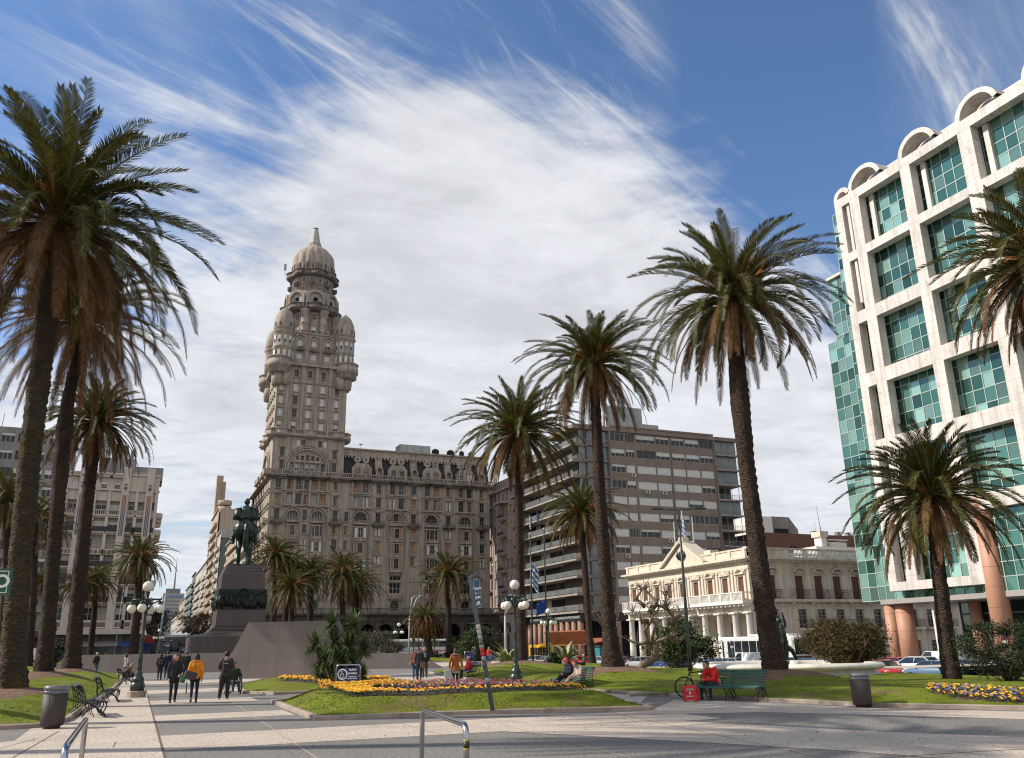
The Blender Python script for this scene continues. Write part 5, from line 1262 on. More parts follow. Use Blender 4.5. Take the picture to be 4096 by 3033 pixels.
# ================================================================ pinkish building with iron balconies
m_pink = M('pink_render', (.35, .265, .225), .9, .1, .5, .06, 10, streak=.25); m_pinkl = M('pale_pink_render', (.42, .33, .285), .9, .1, .5, streak=.2)
def pink():
 X = 79.2; Yn = onX(2104, 2466, 78).y+.6; Yf = Yn+38
 th = thing('apartment_building', 'pinkish apartment house with black iron balconies beside the stone palace', 'building', (X, Yn, -1.2))
 S = Face(th, (X, Yf, 0), -PI/2); W_ = Yf-Yn; w = S.mb(); hs = []; t = S.mb(); z0 = 10.2; fh = 4.15
 zs = [z0+fh*k for k in range(8)]; xs = [W_-2.0-2.55*i for i in range(13)]
 for i, x in enumerate(xs):
  for k, z in enumerate(zs[:7 if i > 3 else 8]):
   hs.append((x-.5, x+.5, z+.4, z+2.9)); win(S, x, z+.4, 1.0, 2.5, pick('grey', 'dark', 'wframe', 'low'))
   t.box(x-.7, x+.7, -.15, -.001, z+3.0, z+3.15)
  if i % 4 == 1:
   for z in zs[:6]:
    b = S.mb(); b.box(x-1.2, x+1.2+1.4, -1.2, 0, z-.1, z+.2); b.prism([(x-1.2, z-.1), (x+2.6, z-.1), (x+2.2, z-.45), (x-.8, z-.45)], 'y', -.9, 0); b.build('balcony', m_pinkl, th)
    r_ = S.mb(); r_.box(x-1.2, x+2.6, -1.18, -1.14, z+1.15, z+1.2)
    for j in range(18): q = x-1.2+3.8*j/17; r_.box(q-.02, q+.02, -1.17, -1.15, z+.2, z+1.15)
    r_.lathe([(.01, 0), (.3, 0)], (x, -1.18, z+.7), 8) if False else r_.box(x-1.2, x+2.6, -1.16, -1.15, z+.45, z+.85); r_.build('iron_railing', m_iron, th)
 for i in range(0, 13, 2): x = xs[i]+1.27; t.box(x-.15, x+.15, -.12, -.001, 9.5, 38)
 top = 38.2; wall_cells(w, 0, W_, 8.6, top, hs, .3); w.box(0, W_-.02, .6, 16, 8.6, top); w.box(8, W_-12, 2, 14, top, top+3.5)
 w.build('wall', m_pink, th)
 t.box(-.2, W_+.2, -.5, -.002, 9.0, 9.5); t.box(-.2, W_+.1, -.6, .5, top-.1, top+.3)
 for i in (1, 5, 9): x = xs[i]+.7; t.prism([(x-3, 0), (x-2.4, -2.0), (x+2.4, -2.0), (x+3, 0)], 'z', 34.6, 35.0)
 t.build('mouldings', m_pinkl, th)
 a = S.mb(); n = 8; p = W_/n
 wall_cells(a, 0, W_, -1.2, 8.6, [(p*i+.9, p*(i+1)-.9, -1.19, 6.9) for i in range(n)], .9, y=-.2)
 for i in range(n):
  c = p*(i+.5); spandrel(a, p*i+.9, p*(i+1)-.9, 6.9-(p/2-.9), -.2, .9)
  for s in (-1, 1): a.lathe([(.45, -1.2), (.28, -.8), (.26, 3.6), (.5, 4.2), (.5, 4.6)], (c+s*(p/2-1.05), -.1, 0), 8)
 a.build('arcade', m_pinkl, th); v = S.mb(); v.box(0.1, W_-.1, 2.5, 10, -1.2, 8.6); v.build('arcade_interior', m_void, th)
 e = Face(th, (X, Yn, 0), 0).mb(); e.box(0, 15, -.0, .3, 8.6, top); e.build('end_wall', m_pink, th)
pink()
flush_windows()
m_cdeco = M('pale_art_deco_render', (.54, .46, .395), .9, .07, .5, .05, 10, streak=.12); m_cdark = M('dark_stone_base', (.06, .045, .042), .5, .2, 1)
m_conc = M('grey_concrete', (.27, .25, .235), .9, .12, .5, streak=.3); m_plum = M('plum_panel', (.16, .11, .11), .7, .1)
m_tile = M('blue_mosaic', (.07, .08, .14), .5, .2); m_tiler = M('red_mosaic', (.30, .09, .05), .5, .2)
def deco():
 Y = 196.; X1 = 1.2; x = lambda px, py=2200: onY(px, py, Y).x; X0 = x(225)
 th = thing('apartment_building', 'pale art deco apartment building with vertical piers at the left mouth of the avenue', 'building', (X0, Y, -.1))
 F = Face(th, (X0, Y, 0)); W_ = X1-X0; w = F.mb(); t = F.mb(); hs = []
 zz = [onY(500, p, Y).z for p in (2455, 2383, 2311, 2243, 2173, 2105, 2037)]; top = onY(500, 1985, Y).z; fh = zz[1]-zz[0]
 cols = [(258, 1.5, 0), (318, 1.3, 0), (378, 1.9, 1), (432, 1.9, 1), (503, 1.3, 2), (535, 1.3, 2), (585, 1.0, 3)]
 base = zz[0]-1.6
 for (px, ww, g) in cols:
  xx = x(px, 2243)-X0
  for k, z in enumerate(zz):
   z0 = z-1.3; hs.append((xx-ww*.62, xx+ww*.62, z0, z0+2.9)); win(F, xx, z0, ww*1.2, 2.2 if k > 3 else 2.5, pick('low', 'half', 'grey', 'wframe') , .8, 2, 2)
   if k in (1, 3, 5, 2) and k != 4:
    b = F.mb(); b.box(xx-ww*.7, xx+ww*.7, -.55, 0, z0-.25, z0-.02); b.cur = 1
    b.box(xx-ww*.66, xx+ww*.66, -.5, -.46, z0, z0+1.05); b.build('balcony', [m_cdeco, m_iron], th)
   elif k == 4:
    b = F.mb(); b.box(xx-ww*.72, xx+ww*.72, -.45, 0, z0-1.2, z0-.02); b.cur = 1
    for q in (-.45, 0, .45): b.box(xx+q*ww-.16*ww, xx+q*ww+.16*ww, -.47, -.45, z0-1.0, z0-.25)
    b.build('balcony', [m_cdeco, m_plum], th)
   elif k == 0:
    b = F.mb(); b.box(xx-ww*.8, xx+ww*.8, -.6, 0, z0-1.6, z0-.05); b.cur = 1; b.box(xx-ww*.5, xx+ww*.5, -.62, -.6, z0-1.3, z0-.4); b.build('balcony', [m_cdeco, m_plum], th)
   else:
    b = F.mb(); balustrade(b, xx-ww*.7, xx+ww*.7, z0-.1, z0+1.0, -.4, -.25, 7, .14, None, .12); b.box(xx-ww*.7, xx+ww*.7, -.4, 0, z0-.3, z0-.1); b.build('balcony', m_cdeco, th)
  if g == 1 or g == 0:
   zt = zz[-1]+3.6; hs.append((xx-.55, xx+.55, zt, zt+2.0)); win(F, xx, zt, 1.1, 2., pick('low', 'white', 'wframe'), .25)
   t.prism([(xx-1.6, zt+3.5), (xx, zt+3.9), (xx+1.6, zt+3.5), (xx+1.5, zt+3.8), (xx, zt+4.2), (xx-1.5, zt+3.8)], 'y', -.7, 0) if False else t.box(xx-1.5, xx+1.5, -.8, -.001, zt+2.9, zt+3.15)
 ptop = zz[-1]+8.8
 wall_cells(w, 0, W_, 5.4, ptop-1.5, hs, .8); w.box(.01, W_-.01, 1.0, 18, 5.4, ptop-1.6); w.build('wall', m_cdeco, th)
 for px in (225, 292, 345, 405, 468, 519, 568, 600):
  xx = clamp(x(px, 2243)-X0, .3, W_-.3); big = px in (292, 468, 568)
  q = F.mb(); q.box(xx-(.75 if big else .3), xx+(.75 if big else .3), -.75 if big else -.35, -.002, 5.4, ptop if big else top+1)
  q.build('pier', m_cdeco, th)
  if big:
   c = F.mb(); z1 = ptop-5.0
   for s in (-.3, 0, .3): c.cur = 0; c.box(xx+s-.09, xx+s+.09, -.78, -.75, z1-9.5, z1-1); c.cur = 1; c.box(xx+s-.09, xx+s+.09, -.785, -.78, z1-4, z1-1)
   c.cur = 0; c.prism([(xx, z1), (xx+.4, z1+.5), (xx, z1+1.0), (xx-.4, z1+.5)], 'y', -.8, -.75); c.cur = 1; c.box(xx-.35, xx+.35, -.79, -.75, z1+1.1, z1+1.4)
   c.build('mosaic_ornament', [m_tile, m_tiler], th)
 t.box(-.1, W_+.2, -.45, -.004, top+1.0, top+1.4); t.box(-.1, W_+.1, -.3, 0.5, ptop-1.7, ptop-1.3); t.box(-.3, W_+.3, -1.3, -.003, 5.2, 6.2); t.build('mouldings', m_cdeco, th)
 b = F.mb(); n = 4
 for i in range(n+1): xx = W_*i/n; b.box(max(0, xx-.7), min(W_, xx+.7), -.3, .3, -.1, 5.3)
 b.box(0, W_, .35, 18, -.1, 5.3); b.build('stone_base', m_cdark, th)
 for i in range(n):
  xx = W_*(i+.5)/n; s_ = F.mb(); s_.box(xx-1.9, xx+1.9, .1, .3, .1, 3.6); s_.build('shopfront', M('shopfront_glass', 0), th)
  a = F.mb(); a.prism([(-1.4, 2.9), (.1, 3.9), (.1, 3.4)], 'x', xx-2.2, xx+2.2); a.build('awning', M('blue_awning', (.03, .06, .2), .7) if i == 3 else M('grey_awning', (.2, .17, .16), .8), th)
 S = Face(th, (X1, Y, 0), PI/2); sw = S.mb(); sh = []
 for k, z in enumerate(zz):
  for q in range(5): xx = 1.8+q*3.2; sh.append((xx-.6, xx+.6, z-1.3, z+1.2)); win(S, xx, z-1.3, 1.2, 2.5, 'grey')
  for q in (0, 2, 4): xx = 1.8+q*3.2; b = S.mb(); b.lathe([(1.1, z-1.7), (1.25, z-1.5), (1.25, z-.4), (1.1, z-.4)], (xx, 0, 0), 12, PI, 2*PI); b.build('round_balcony', m_cdeco, th)
 wall_cells(sw, 0, 18, 5.4, ptop-2.2, sh, .3); sw.build('side_wall', m_cdeco, th)
 r = F.mb(); a0 = x(392, 1830)-X0; a1 = x(543, 1840)-X0; r.box(a0, a1, 7, 15, ptop-1.6, onY(450, 1832, Y+7).z); r.build('roof_block', m_conc, th)
 r = F.mb(); a0 = x(533, 1890)-X0; r.box(a0, W_+.5, 5, 13, ptop-1.6, onY(560, 1888, Y+5).z); r.build('roof_block', m_conc, th)
 r = F.mb(); zt = onY(560, 1888, Y+5).z; r.box(a0, W_+.5, 5.0, 5.06, zt, zt+1.1); r.build('glass_rail', m_bglass, th)
 r = F.mb(); a = x(455, 1800)-X0; r.box(a, a+2.6, 8, 11, onY(450, 1832, Y+7).z, onY(450, 1832, Y+7).z+3.2); r.box(a+3.2, a+3.9, 8, 9, ptop, ptop+5.5); r.build('chimney', m_conc, th)
deco()
def greyblock():
 Y = 196.; x = lambda px, py=2000: onY(px, py, Y).x; X1 = x(225, 2200)-.1; X0 = -48
 th = thing('apartment_building', 'taller grey apartment block with bands of glazing behind the nearest trunks at the left edge', 'building', (X0, Y, -.1))
 F = Face(th, (X0, Y, 0)); W_ = X1-X0; w = F.mb(); hs = []; top = onY(40, 1708, Y).z; fh = 3.6; z = 6.2
 while z < top-3:
  for i in range(9):
   a = W_-1.2-(i+1)*2.9; hs.append((a, a+2.5, z+.9, z+fh-.7)); win(F, a+1.25, z+.9, 2.5, fh-1.6, pick('wframe', 'low', 'dark', 'half'), .3, 3, 1)
  z += fh
 wall_cells(w, 0, W_, 5.2, top, hs, .3); w.box(0, W_, .8, 16, 5.2, top); w.build('wall', m_conc, th)
 g = F.mb();
 for k in range(4): z = 6.2+fh*k; g.box(W_-7, W_, -.75, -.7, z, z+1.0);
 g.build('balcony_glass', m_bglass, th); g = F.mb()
 for k in range(4): z = 6.2+fh*k; g.box(W_-7, W_, -.9, 0, z-.25, z-.02)
 g.build('balcony_slab', m_slab, th)
 b = F.mb(); b.box(0, W_, .5, 16, -.1, 5.2); b.build('stone_base', m_cdark, th); b = F.mb(); b.box(0, W_, -2.5, 1, 4.6, 5.2); b.build('canopy', m_iron, th)
 r = F.mb(); r.tube([(W_-13.5, 3, top), (W_-13.3, 3, top+3.5)], .06, 5); r.build('roof_mast', m_iron, th)
greyblock()
AVEN = 'buildings lining the avenue beyond the plaza'
def block(label, side, y0, y1, zt, mat, depth=16, nfl=None, cat='building', extra=None, style=('dark', 'grey', 'wframe'), balc=None, xoff=0., zb=None):
 "building on the avenue; side 1 = right side (faces -x), -1 = left side (faces +x)"
 X = 24.6+xoff if side > 0 else 1.1-xoff; zg = gz(12, y0)-.3
 th = thing('town_building', label, cat, (X, y0, zg), 0, AVEN)
 L_ = y1-y0; fh = 3.7; w = None
 S = Face(th, (X, y1, 0), -PI/2) if side > 0 else Face(th, (X, y0, 0), PI/2)
 w = S.mb(); hs = []; z = zg+5; n = max(2, int(L_/4.2))
 while z < zt-2.4:
  for i in range(n): a = L_*(i+.5)/n; hs.append((a-.65, a+.65, z, z+2.1)); win(S, a, z, 1.3, 2.1, pick(*style), .25)
  z += fh
 wall_cells(w, 0, L_, zg, zt, hs, .25); w.box(.01, L_-.01, .6, depth, zg, zt-.02)
 w.build('wall', mat, th)
 t = S.mb(); t.box(-.1, L_+.1, -.6, 0, zt-.4, zt); t.box(-.1, L_+.1, -.5, -.002, zg+4.2, zg+4.5)
 if balc:
  z = zg+5
  while z < zt-3.4:
   t.box(L_*.1, L_*.9, -balc, -.004, z-.3, z+.65); z += fh
 t.build('balconies' if balc else 'cornice', mat, th)
 g = S.mb(); g.box(.5, L_-.5, -.03, -.005, zg+.2, zg+3.6); g.build('shopfront', M('shopfront_glass', 0), th)
 if extra: extra(th, S, L_, zt, zg)
 return th
m_off = M('off_white_render', (.46, .43, .38), .9, .08, .5, streak=.22); m_tan = M('tan_render', (.42, .335, .25), .9, .1, .5, streak=.25); m_grn = M('green_grey_render', (.22, .26, .24), .9, .1, .5, streak=.2); m_dk = M('dark_cladding', (.10, .095, .09), .8, .1)
b0 = onX(925, 2140, 24.6)
block('grey avenue block with slanting balcony bands right behind the stone palace', 1, 231, 262, 38, m_off, balc=1.3)
block('tan avenue house between the banded block and the party wall', 1, 262.5, 300, 35, m_tan, balc=.8)
zpw = onX(868, 2132, 24.6); zdt = onX(853, 1976, 24.6)
def party(th, S, L_, zt, zg):
 p = Face(th, (24.6, 330, 0), 0).mb(); p.box(0.3, 14, -.3, 0, zg, zt); p.build('party_wall', M('bare_party_wall', (.20, .195, .185), .95, .15, .4, streak=.35), th)
 q = Face(th, (24.6, 330, 0), 0).mb(); q.box(0, 14.2, -.5, 0, zt-2.5, zt+.3); q.build('party_wall_cap', m_off, th)
block('block with a tall blank grey party wall below the stepped tower', 1, 330, 346, onX(868, 2135, 24.6).z*.97, m_off, balc=.9, extra=party)
def tower(th, S, L_, zt, zg):
 f = S.mb(); f.box(1, 7, 0.05, 2.6, zt, zt+18); f.box(1, 7, 2.6, 3.8, zt, zt+15.5); [f.box(6.99, 7.15, .4+k*.7, .65+k*.7, zt+5, zt+15) for k in range(5)]; f.build('fin_tower', m_tan, th)
 g = S.mb(); g.lathe([(2.5, zt), (2.7, zt+.5), (2.7, zt+4), (2.5, zt+4)], (12, 3.6, 0), 24); g.lathe([(2.5, zt+4.5), (2.8, zt+4.8), (2.8, zt+6.5), (2.4, zt+6.5)], (12, 3.6, 0), 24); g.build('round_gallery', m_tan, th)
block('stepped tan art deco tower with a fin and round galleries on the avenue', 1, 350, 384, onX(853, 2075, 24.6).z*1.0, m_tan, balc=1.1, extra=tower, style=('dark', 'wframe'))
def cupola(th, S, L_, zt, zg):
 g = S.mb(); x, y = L_-3, 3.2
 g.lathe([(3.4, zt-3), (3.4, zt+2.5), (3.8, zt+2.8)], (x, y, 0), 16); [g.box(x+3*math.cos(a)-.25, x+3*math.cos(a)+.25, y+3*math.sin(a)-.25, y+3*math.sin(a)+.25, zt+2.8, zt+7.5) for a in [k*PI/4 for k in range(8)]]
 g.lathe([(3.6, zt+7.5), (3.7, zt+8.2), (3.3, zt+8.5)], (x, y, 0), 16); g.build('belvedere', m_off, th)
 d = S.mb(); d.lathe([(3.3, zt+8.5), (3.1, zt+10.3), (2.3, zt+12), (1, zt+13.1), (.3, zt+13.6), (.1, zt+16)], (x, y, 0), 16); d.build('dome', M('copper_red_dome', (.22, .11, .08), .6), th)
block('avenue house with a round belvedere and a reddish dome', 1, 392, 418, onX(836, 2235, 24.6).z, m_off, extra=cupola, balc=.8)
block('narrow tan house with deep balconies after the dome', 1, 384.5, 391.5, onX(845, 2290, 24.6).z, m_tan, balc=1.4)
block('dark clad avenue block past the dome', 1, 470, 500, onX(790, 2282, 24.6).z, m_dk, balc=1.)
block('pale avenue house between the dome and the dark block', 1, 419, 469, onX(805, 2275, 24.6).z, m_off, balc=.9)
block('green grey avenue block beyond the dark one', 1, 501, 560, onX(772, 2330, 24.6).z, m_grn, balc=.9)
block('cream avenue house far down on the right side', 1, 561, 640, onX(760, 2370, 24.6).z, m_tan, balc=.9)
block('far white avenue house before the hazy end', 1, 641, 760, onX(752, 2420, 24.6).z, m_off)
block('brown house just behind the art deco building on the avenue', -1, 216, 240, 26, m_tan, balc=.8)
block('second house on the left side of the avenue', -1, 241, 275, 31, m_off, balc=.9)
block('third house on the left side of the avenue, greyish', -1, 276, 330, 29, m_conc, balc=.8)
block('fourth house on the left side of the avenue', -1, 331, 420, 27, m_tan)
block('fifth house on the left side of the avenue', -1, 421, 560, 33, m_off)
# shop signs projecting over the left pavement
for i, (y, z, c, s) in enumerate(((219, 4.6, (.45, .04, .05), 1.6), (228, 3.8, (.05, .25, .5), 1.4), (236, 5.2, (.5, .5, .5), 1.1), (246, 4.2, (.4, .05, .04), 1.5), (222, 2.9, (.03, .12, .4), 1.3))):
 mb = MB(); mb.box(1.2, 1.2+s*1.7, y, y+.2, gz(5, y)+z-s*.5, gz(5, y)+z+s*.5); mb.tube([(1.1, y+.1, gz(5, y)+z), (1.3, y+.1, gz(5, y)+z)], .05, 4)
 o = mb.build('shop_sign', M('sign%d' % i, c, .5, .1), None, loc=(1.2, y, gz(5, y)), world=True)
 tag(o, ('lowest blue shop sign on the left pavement of the avenue', )[0] if i == 4 else ('red shop sign nearest on the left pavement of the avenue', 'light blue shop sign on the left side of the avenue', 'whitish shop sign on the left side of the avenue', 'farther red shop sign on the left side of the avenue')[i], 'shop sign', 'shop signs over the left pavement')
# white office tower closing the avenue, with lattice mast
def faroffice():
 Y = 880.; a, b = onY(642, 2480, Y), onY(728, 2480, Y); zt = onY(690, 2374, Y).z; zg = gz(5, Y)-1
 th = thing('office_building', 'white office tower with a mast closing the end of the avenue', 'building', (a.x, Y, zg)); F = Face(th, (a.x, Y, 0)); W_ = b.x-a.x
 w = F.mb(); w.box(0, W_, 0, 18, zg, zt); w.build('wall', m_off, th); g = F.mb(); z = zg+8
 while z < zt-4: g.box(.6, W_-.6, -.06, -.01, z, z+1.3); z += 3.3
 g.build('window_bands', M('band_glass', (.2, .21, .22), .3, .2), th)
 r = F.mb(); r.box(W_*.12, W_*.8, 2, 14, zt, zt+4.5); r.build('roof_house', m_conc, th)
 mst = F.mb(); zm = onY(693, 2226, Y).z; mst.tube([(W_*.5, 8, zt+4), (W_*.5, 8, zm)], [.9, .25], 4); mst.build('mast', m_off, th)
 letters('movistar', 3.6, M('sign_cyan', (.02, .25, .5), .5), th, (W_*.6, -.1, zt-2.2-zg), (PI/2, 0, 0), bold=.05)
faroffice()
# background right of the brown block
def back():
 Y = 150.; x = lambda px, py=2150: onY(px, py, Y).x; z = lambda px, py: onY(px, py, Y).z
 m_brick = M('red_brick', (.19, .085, .06), .9, .15, .6, .1, 20, brick=(.5, .16, .02, .55)); X0 = x(3036)
 th = thing('brick_building', 'red brown brick building rising behind the cream palace roof', 'building', (X0, Y, -1.2)); F = Face(th, (X0, Y, 0)); W_ = x(3420)-X0; zt = z(3200, 2136)
 w = F.mb(); hs = [(8.2, 8.9, zt-4.6, zt-2.8), (9.3, 10.0, zt-4.6, zt-2.8)]; wall_cells(w, 0, W_, -1.2, zt, hs, .6); w.box(0, W_, .8, 20, -1.2, zt-.02); w.build('wall', m_brick, th)
 for h in hs: win(F, (h[0]+h[1])/2, h[2], .7, 1.8, 'dark', .5, 1, 1)
 c = F.mb();
 for q in (17, 19.5, 24, 27): c.box(q, q+1.2, 2, 3, zt, zt+.8); c.box(q-.1, q+1.3, 1.9, 3.1, zt+.95, zt+1.1)
 c.build('roof_vents', m_conc, th)
 th = thing('building', 'white and grey stepped rooftop block left of the mast behind the brick building', 'building', (X0, Y+14, -1.2)); Y2 = Y+14
 F = Face(th, (X0, Y2, 0)); xx = lambda px: onY(px, 2100, Y2).x-X0; zz = lambda py: onY(3100, py, Y2).z
 w = F.mb(); w.box(xx(3020), xx(3090), 0, 9, -1.2, zz(2068)); w.build('white_wall', m_pwhite, th)
 w = F.mb(); w.prism([(xx(3090), zz(2148)), (xx(3090), zz(2066)), (xx(3160), zz(2066)), (xx(3192), zz(2115)), (xx(3192), zz(2148))], 'y', .2, 9); w.build('concrete_gable', m_conc, th)
 w = F.mb(); w.box(xx(3098), xx(3150), -.1, .19, zz(2136), zz(2114)); w.build('opening', m_void, th)
 th = thing('radio_mast', 'thin radio mast with two whips behind the brick building', 'mast', (onY(3340, 2140, Y).x, Y+4, z(3340, 2140)-1))
 m = MB(); m.tube([(0, 0, 0), (-.8, 0, z(3330, 2010)-z(3340, 2140)+1)], [.12, .04], 5); m.build('mast', m_conc, th); m = MB(); m.tube([(-1.6, 0, 0), (-1.9, 0, 4.5)], .05, 4); m.build('whip', m_conc, th)
back()
flush_windows()
def remesh(mb, name, mats, vox, smooth_it=2):
 me = mb.mesh(name+'_src', mats); o = bpy.data.objects.new('tmp_'+name, me); COL.objects.link(o)
 m = o.modifiers.new('r', 'REMESH'); m.mode = 'VOXEL'; m.voxel_size = vox; m.use_smooth_shade = True
 if smooth_it: s = o.modifiers.new('s', 'SMOOTH'); s.iterations = smooth_it; s.factor = .5
 dg = bpy.context.evaluated_depsgraph_get(); out = bpy.data.meshes.new_from_object(o.evaluated_get(dg)); out.name = name
 bpy.data.objects.remove(o); bpy.data.meshes.remove(me)
 out.materials.clear();
 for q in (mats if isinstance(mats, (list, tuple)) else [mats]): out.materials.append(q)
 return out
def loft(mb, rings, n=14):
 "rings: (cx,cy,cz,rx,ry) stacked"
 vs = []
 for (x, y, z, a, b) in rings:
  for k in range(n): t = 2*PI*k/n; vs.append((x+a*math.cos(t), y+b*math.sin(t), z))
 m = len(rings); fs = [(i*n+k, i*n+(k+1) % n, (i+1)*n+(k+1) % n, (i+1)*n+k) for i in range(m-1) for k in range(n)]
 fs += [tuple(range(n-1, -1, -1)), tuple((m-1)*n+k for k in range(n))]; mb.add(vs, fs, True)
def limb(mb, pts, rad, n=10):
 P = [Vector(p) for p in pts]; mb.tube(P, rad, n)
 for p, r in zip(P, rad): mb.ball(p, r*.99, n, 6)
STAND = dict(pel=(0,0,.93), spi=(0,.0,1.12), che=(0,.01,1.32), nec=(0,.015,1.46), hed=(0,0,1.585),
 shL=(-.17,.01,1.39), elL=(-.22,.03,1.12), wrL=(-.22,-.02,.88), shR=(.17,.01,1.39), elR=(.22,.03,1.12), wrR=(.22,-.02,.88),
 hiL=(-.09,0,.90), knL=(-.10,-.02,.49), anL=(-.10,.02,.08), hiR=(.09,0,.90), knR=(.10,-.02,.49), anR=(.10,.02,.08))
SIT = dict(STAND, pel=(0,0,.50), spi=(0,.04,.70), che=(0,.04,.90), nec=(0,.02,1.04), hed=(0,-.02,1.165), shL=(-.17,.03,.97), elL=(-.22,-.02,.72), wrL=(-.15,-.22,.62),
 shR=(.17,.03,.97), elR=(.22,-.02,.72), wrR=(.15,-.22,.62), hiL=(-.09,0,.49), knL=(-.10,-.42,.50), anL=(-.10,-.46,.09), hiR=(.09,0,.49), knR=(.10,-.42,.50), anR=(.10,-.46,.09))
m_skin = M('skin', (.42, .24, .165), .6, .06)
def cloth(name, c, rough=.85, island=0): return M('cloth_'+name, c, rough, .12, 6, .1, 60, bump=.15, bscale=40)
m_eye = M('eye_dark', (.02, .015, .012), .3)
def person(label, loc, rz, H=1.7, base=STAND, pose=None, jacket=('black', (.012, .012, .016)), hem=.82, puff=0., trousers=('black', (.014, .013, .016)), shoes=('black', (.012, .012, .012)),
   hair='short', hairc=(.03, .018, .012), vox=.011, group=None, extras=None, coat_flare=0., under=None, hood=False, wide=1., leg=1., facing=0.):
 J = dict(base); J.update(pose or {}); s = H/1.7
 th = thing('person', label, 'person', loc, rz, group)
 V_ = {k: Vector(v)*s for k, v in J.items()}
 b = MB(); up = (V_['nec']-V_['che']).normalized()
 hd = V_['hed']
 limb(b, [V_['pel'], V_['spi'], V_['che'], V_['che'].lerp(V_['nec'], .6)], [.115*s, .10*s, .115*s, .07*s])
 limb(b, [V_['nec'], V_['hed']-Vector((0, -.01, .05))*s], [.052*s, .05*s])
 fa = facing; fd = Vector((math.sin(fa), -math.cos(fa), 0))
 b.ball(hd+Vector((0, 0, .02))*s, .1*s, 14, 10, 1.12); b.ball(hd+fd*.03*s+Vector((0, 0, -.055))*s, .062*s, 12, 8, 1.0); b.ball(hd+fd*.098*s+Vector((0, 0, -.012))*s, .016*s, 6, 5, 1.3)
 sd = Vector((-fd.y, fd.x, 0))
 for q in (-1, 1): b.ball(hd+sd*q*.09*s, .018*s, 6, 5, 1.5)
 for S in 'LR':
  q = -1 if S == 'L' else 1
  limb(b, [V_['che'].lerp(V_['sh'+S], .5), V_['sh'+S], V_['el'+S], V_['wr'+S]], [.07*s, .055*s, .038*s, .026*s])
  limb(b, [V_['hi'+S], V_['hi'+S].lerp(V_['kn'+S], .5), V_['kn'+S], V_['kn'+S].lerp(V_['an'+S], .35), V_['an'+S]], [.085*s, .075*s, .052*s, .052*s, .033*s])
  w = V_['wr'+S]; d = (w-V_['el'+S]).normalized(); sidev = Vector((0, -1, 0)) if abs(d.y) < .7 else Vector((1, 0, 0)); sidev = (sidev-d*sidev.dot(d)).normalized(); pn_ = d.cross(sidev)
  limb(b, [w, w+d*.045*s, w+d*.085*s], [.026*s, .033*s, .034*s], 8)
  for f, (o_, L_) in enumerate(((-.027, .07), (-.009, .082), (.009, .078), (.026, .06))):
   a = w+d*.095*s+sidev*o_*s; c1 = a+(d*.55+pn_*q*.12)*L_*s; c2 = c1+(d*.3+pn_*-q*.35)*L_*s*.7; limb(b, [a, c1, c2], [.0105*s, .0095*s, .008*s], 5)
  a = w+d*.03*s+sidev*.03*s; limb(b, [a, a+(d*.5+sidev*.7)*.045*s, a+(d*.95+sidev*.8)*.07*s], [.013*s, .011*s, .009*s], 5)
  limb(b, [V_['an'+S]-Vector((0, -.02, .03))*s, V_['an'+S]+Vector((0, -.12, -.045))*s], [.035*s, .03*s])
 link('body', remesh(b, 'body', m_skin, vox*s*.72, 1), th)
 e = MB(); [e.ball(hd+fd*.086*s+sd*q*.032*s+Vector((0, 0, .018))*s, .0095*s, 6, 4) for q in (-1, 1)]; e.build('eyes', m_eye, th)
 j = MB(); k = 1+puff; P, Sp, C, Nk = V_['pel'], V_['spi'], V_['che'], V_['nec']; hz_ = hem*s if base is STAND else None
 rings = []
 if hz_: rings.append((P.x, P.y, hz_, (.165+coat_flare)*s*k*wide, (.125+coat_flare)*s*k))
 else: rings.append((P.x, P.y+.02*s, P.z-.08*s, .185*s*k*wide, .15*s*k))
 rings += [(P.x, P.y, max(P.z, rings[0][2]+.03*s), .165*s*k*wide, .125*s*k), (Sp.x, Sp.y, Sp.z, .152*s*k*wide, .12*s*k), (C.x, C.y, C.z, .185*s*k*wide, .13*s*k), (C.x, C.y, C.z+.07*s, .165*s*k*wide, .11*s*k), (Nk.x, Nk.y, Nk.z-.01*s, .075*s*k, .07*s*k)]
 rings.sort(key=lambda r: r[2]); loft(j, rings)
 for S in 'LR': limb(j, [V_['sh'+S]*.97+C*.03, V_['sh'+S].lerp(V_['el'+S], .5), V_['el'+S], V_['el'+S].lerp(V_['wr'+S], .93)], [.078*s*k, .068*s*k, .058*s*k, .044*s*k])
 if hood: loft(j, [(Nk.x, Nk.y-.01*s, Nk.z-.05*s, .12*s, .10*s), (Nk.x, Nk.y+.03*s, Nk.z+.02*s, .125*s, .105*s), (Nk.x, Nk.y+.05*s, Nk.z+.06*s, .10*s, .08*s)]) if base is STAND else j.ball(Nk+Vector((0, .06, .04))*s, .12*s, 10, 8)
 mj = cloth(*jacket); link('jacket', remesh(j, 'jacket', mj, .015*s, 3), th)
 if under: u = MB(); loft(u, [(P.x, P.y, (hem-.1)*s, .175*s, .13*s), (P.x, P.y, (hem+.05)*s, .165*s, .12*s)]); u.build('shirt', cloth(*under), th)
 t = MB()
 t.ball(P+Vector((0, 0, -.03))*s, .135*s, 12, 8, .9)
 for S in 'LR': limb(t, [V_['hi'+S], V_['hi'+S].lerp(V_['kn'+S], .5), V_['kn'+S], V_['kn'+S].lerp(V_['an'+S], .5), V_['an'+S]+Vector((0, 0, .02))*s], [.105*s, .092*s*leg, .07*s*leg, .064*s*leg, .055*s*leg])
 link('trousers', remesh(t, 'trousers', cloth(*trousers), .015*s, 3), th)
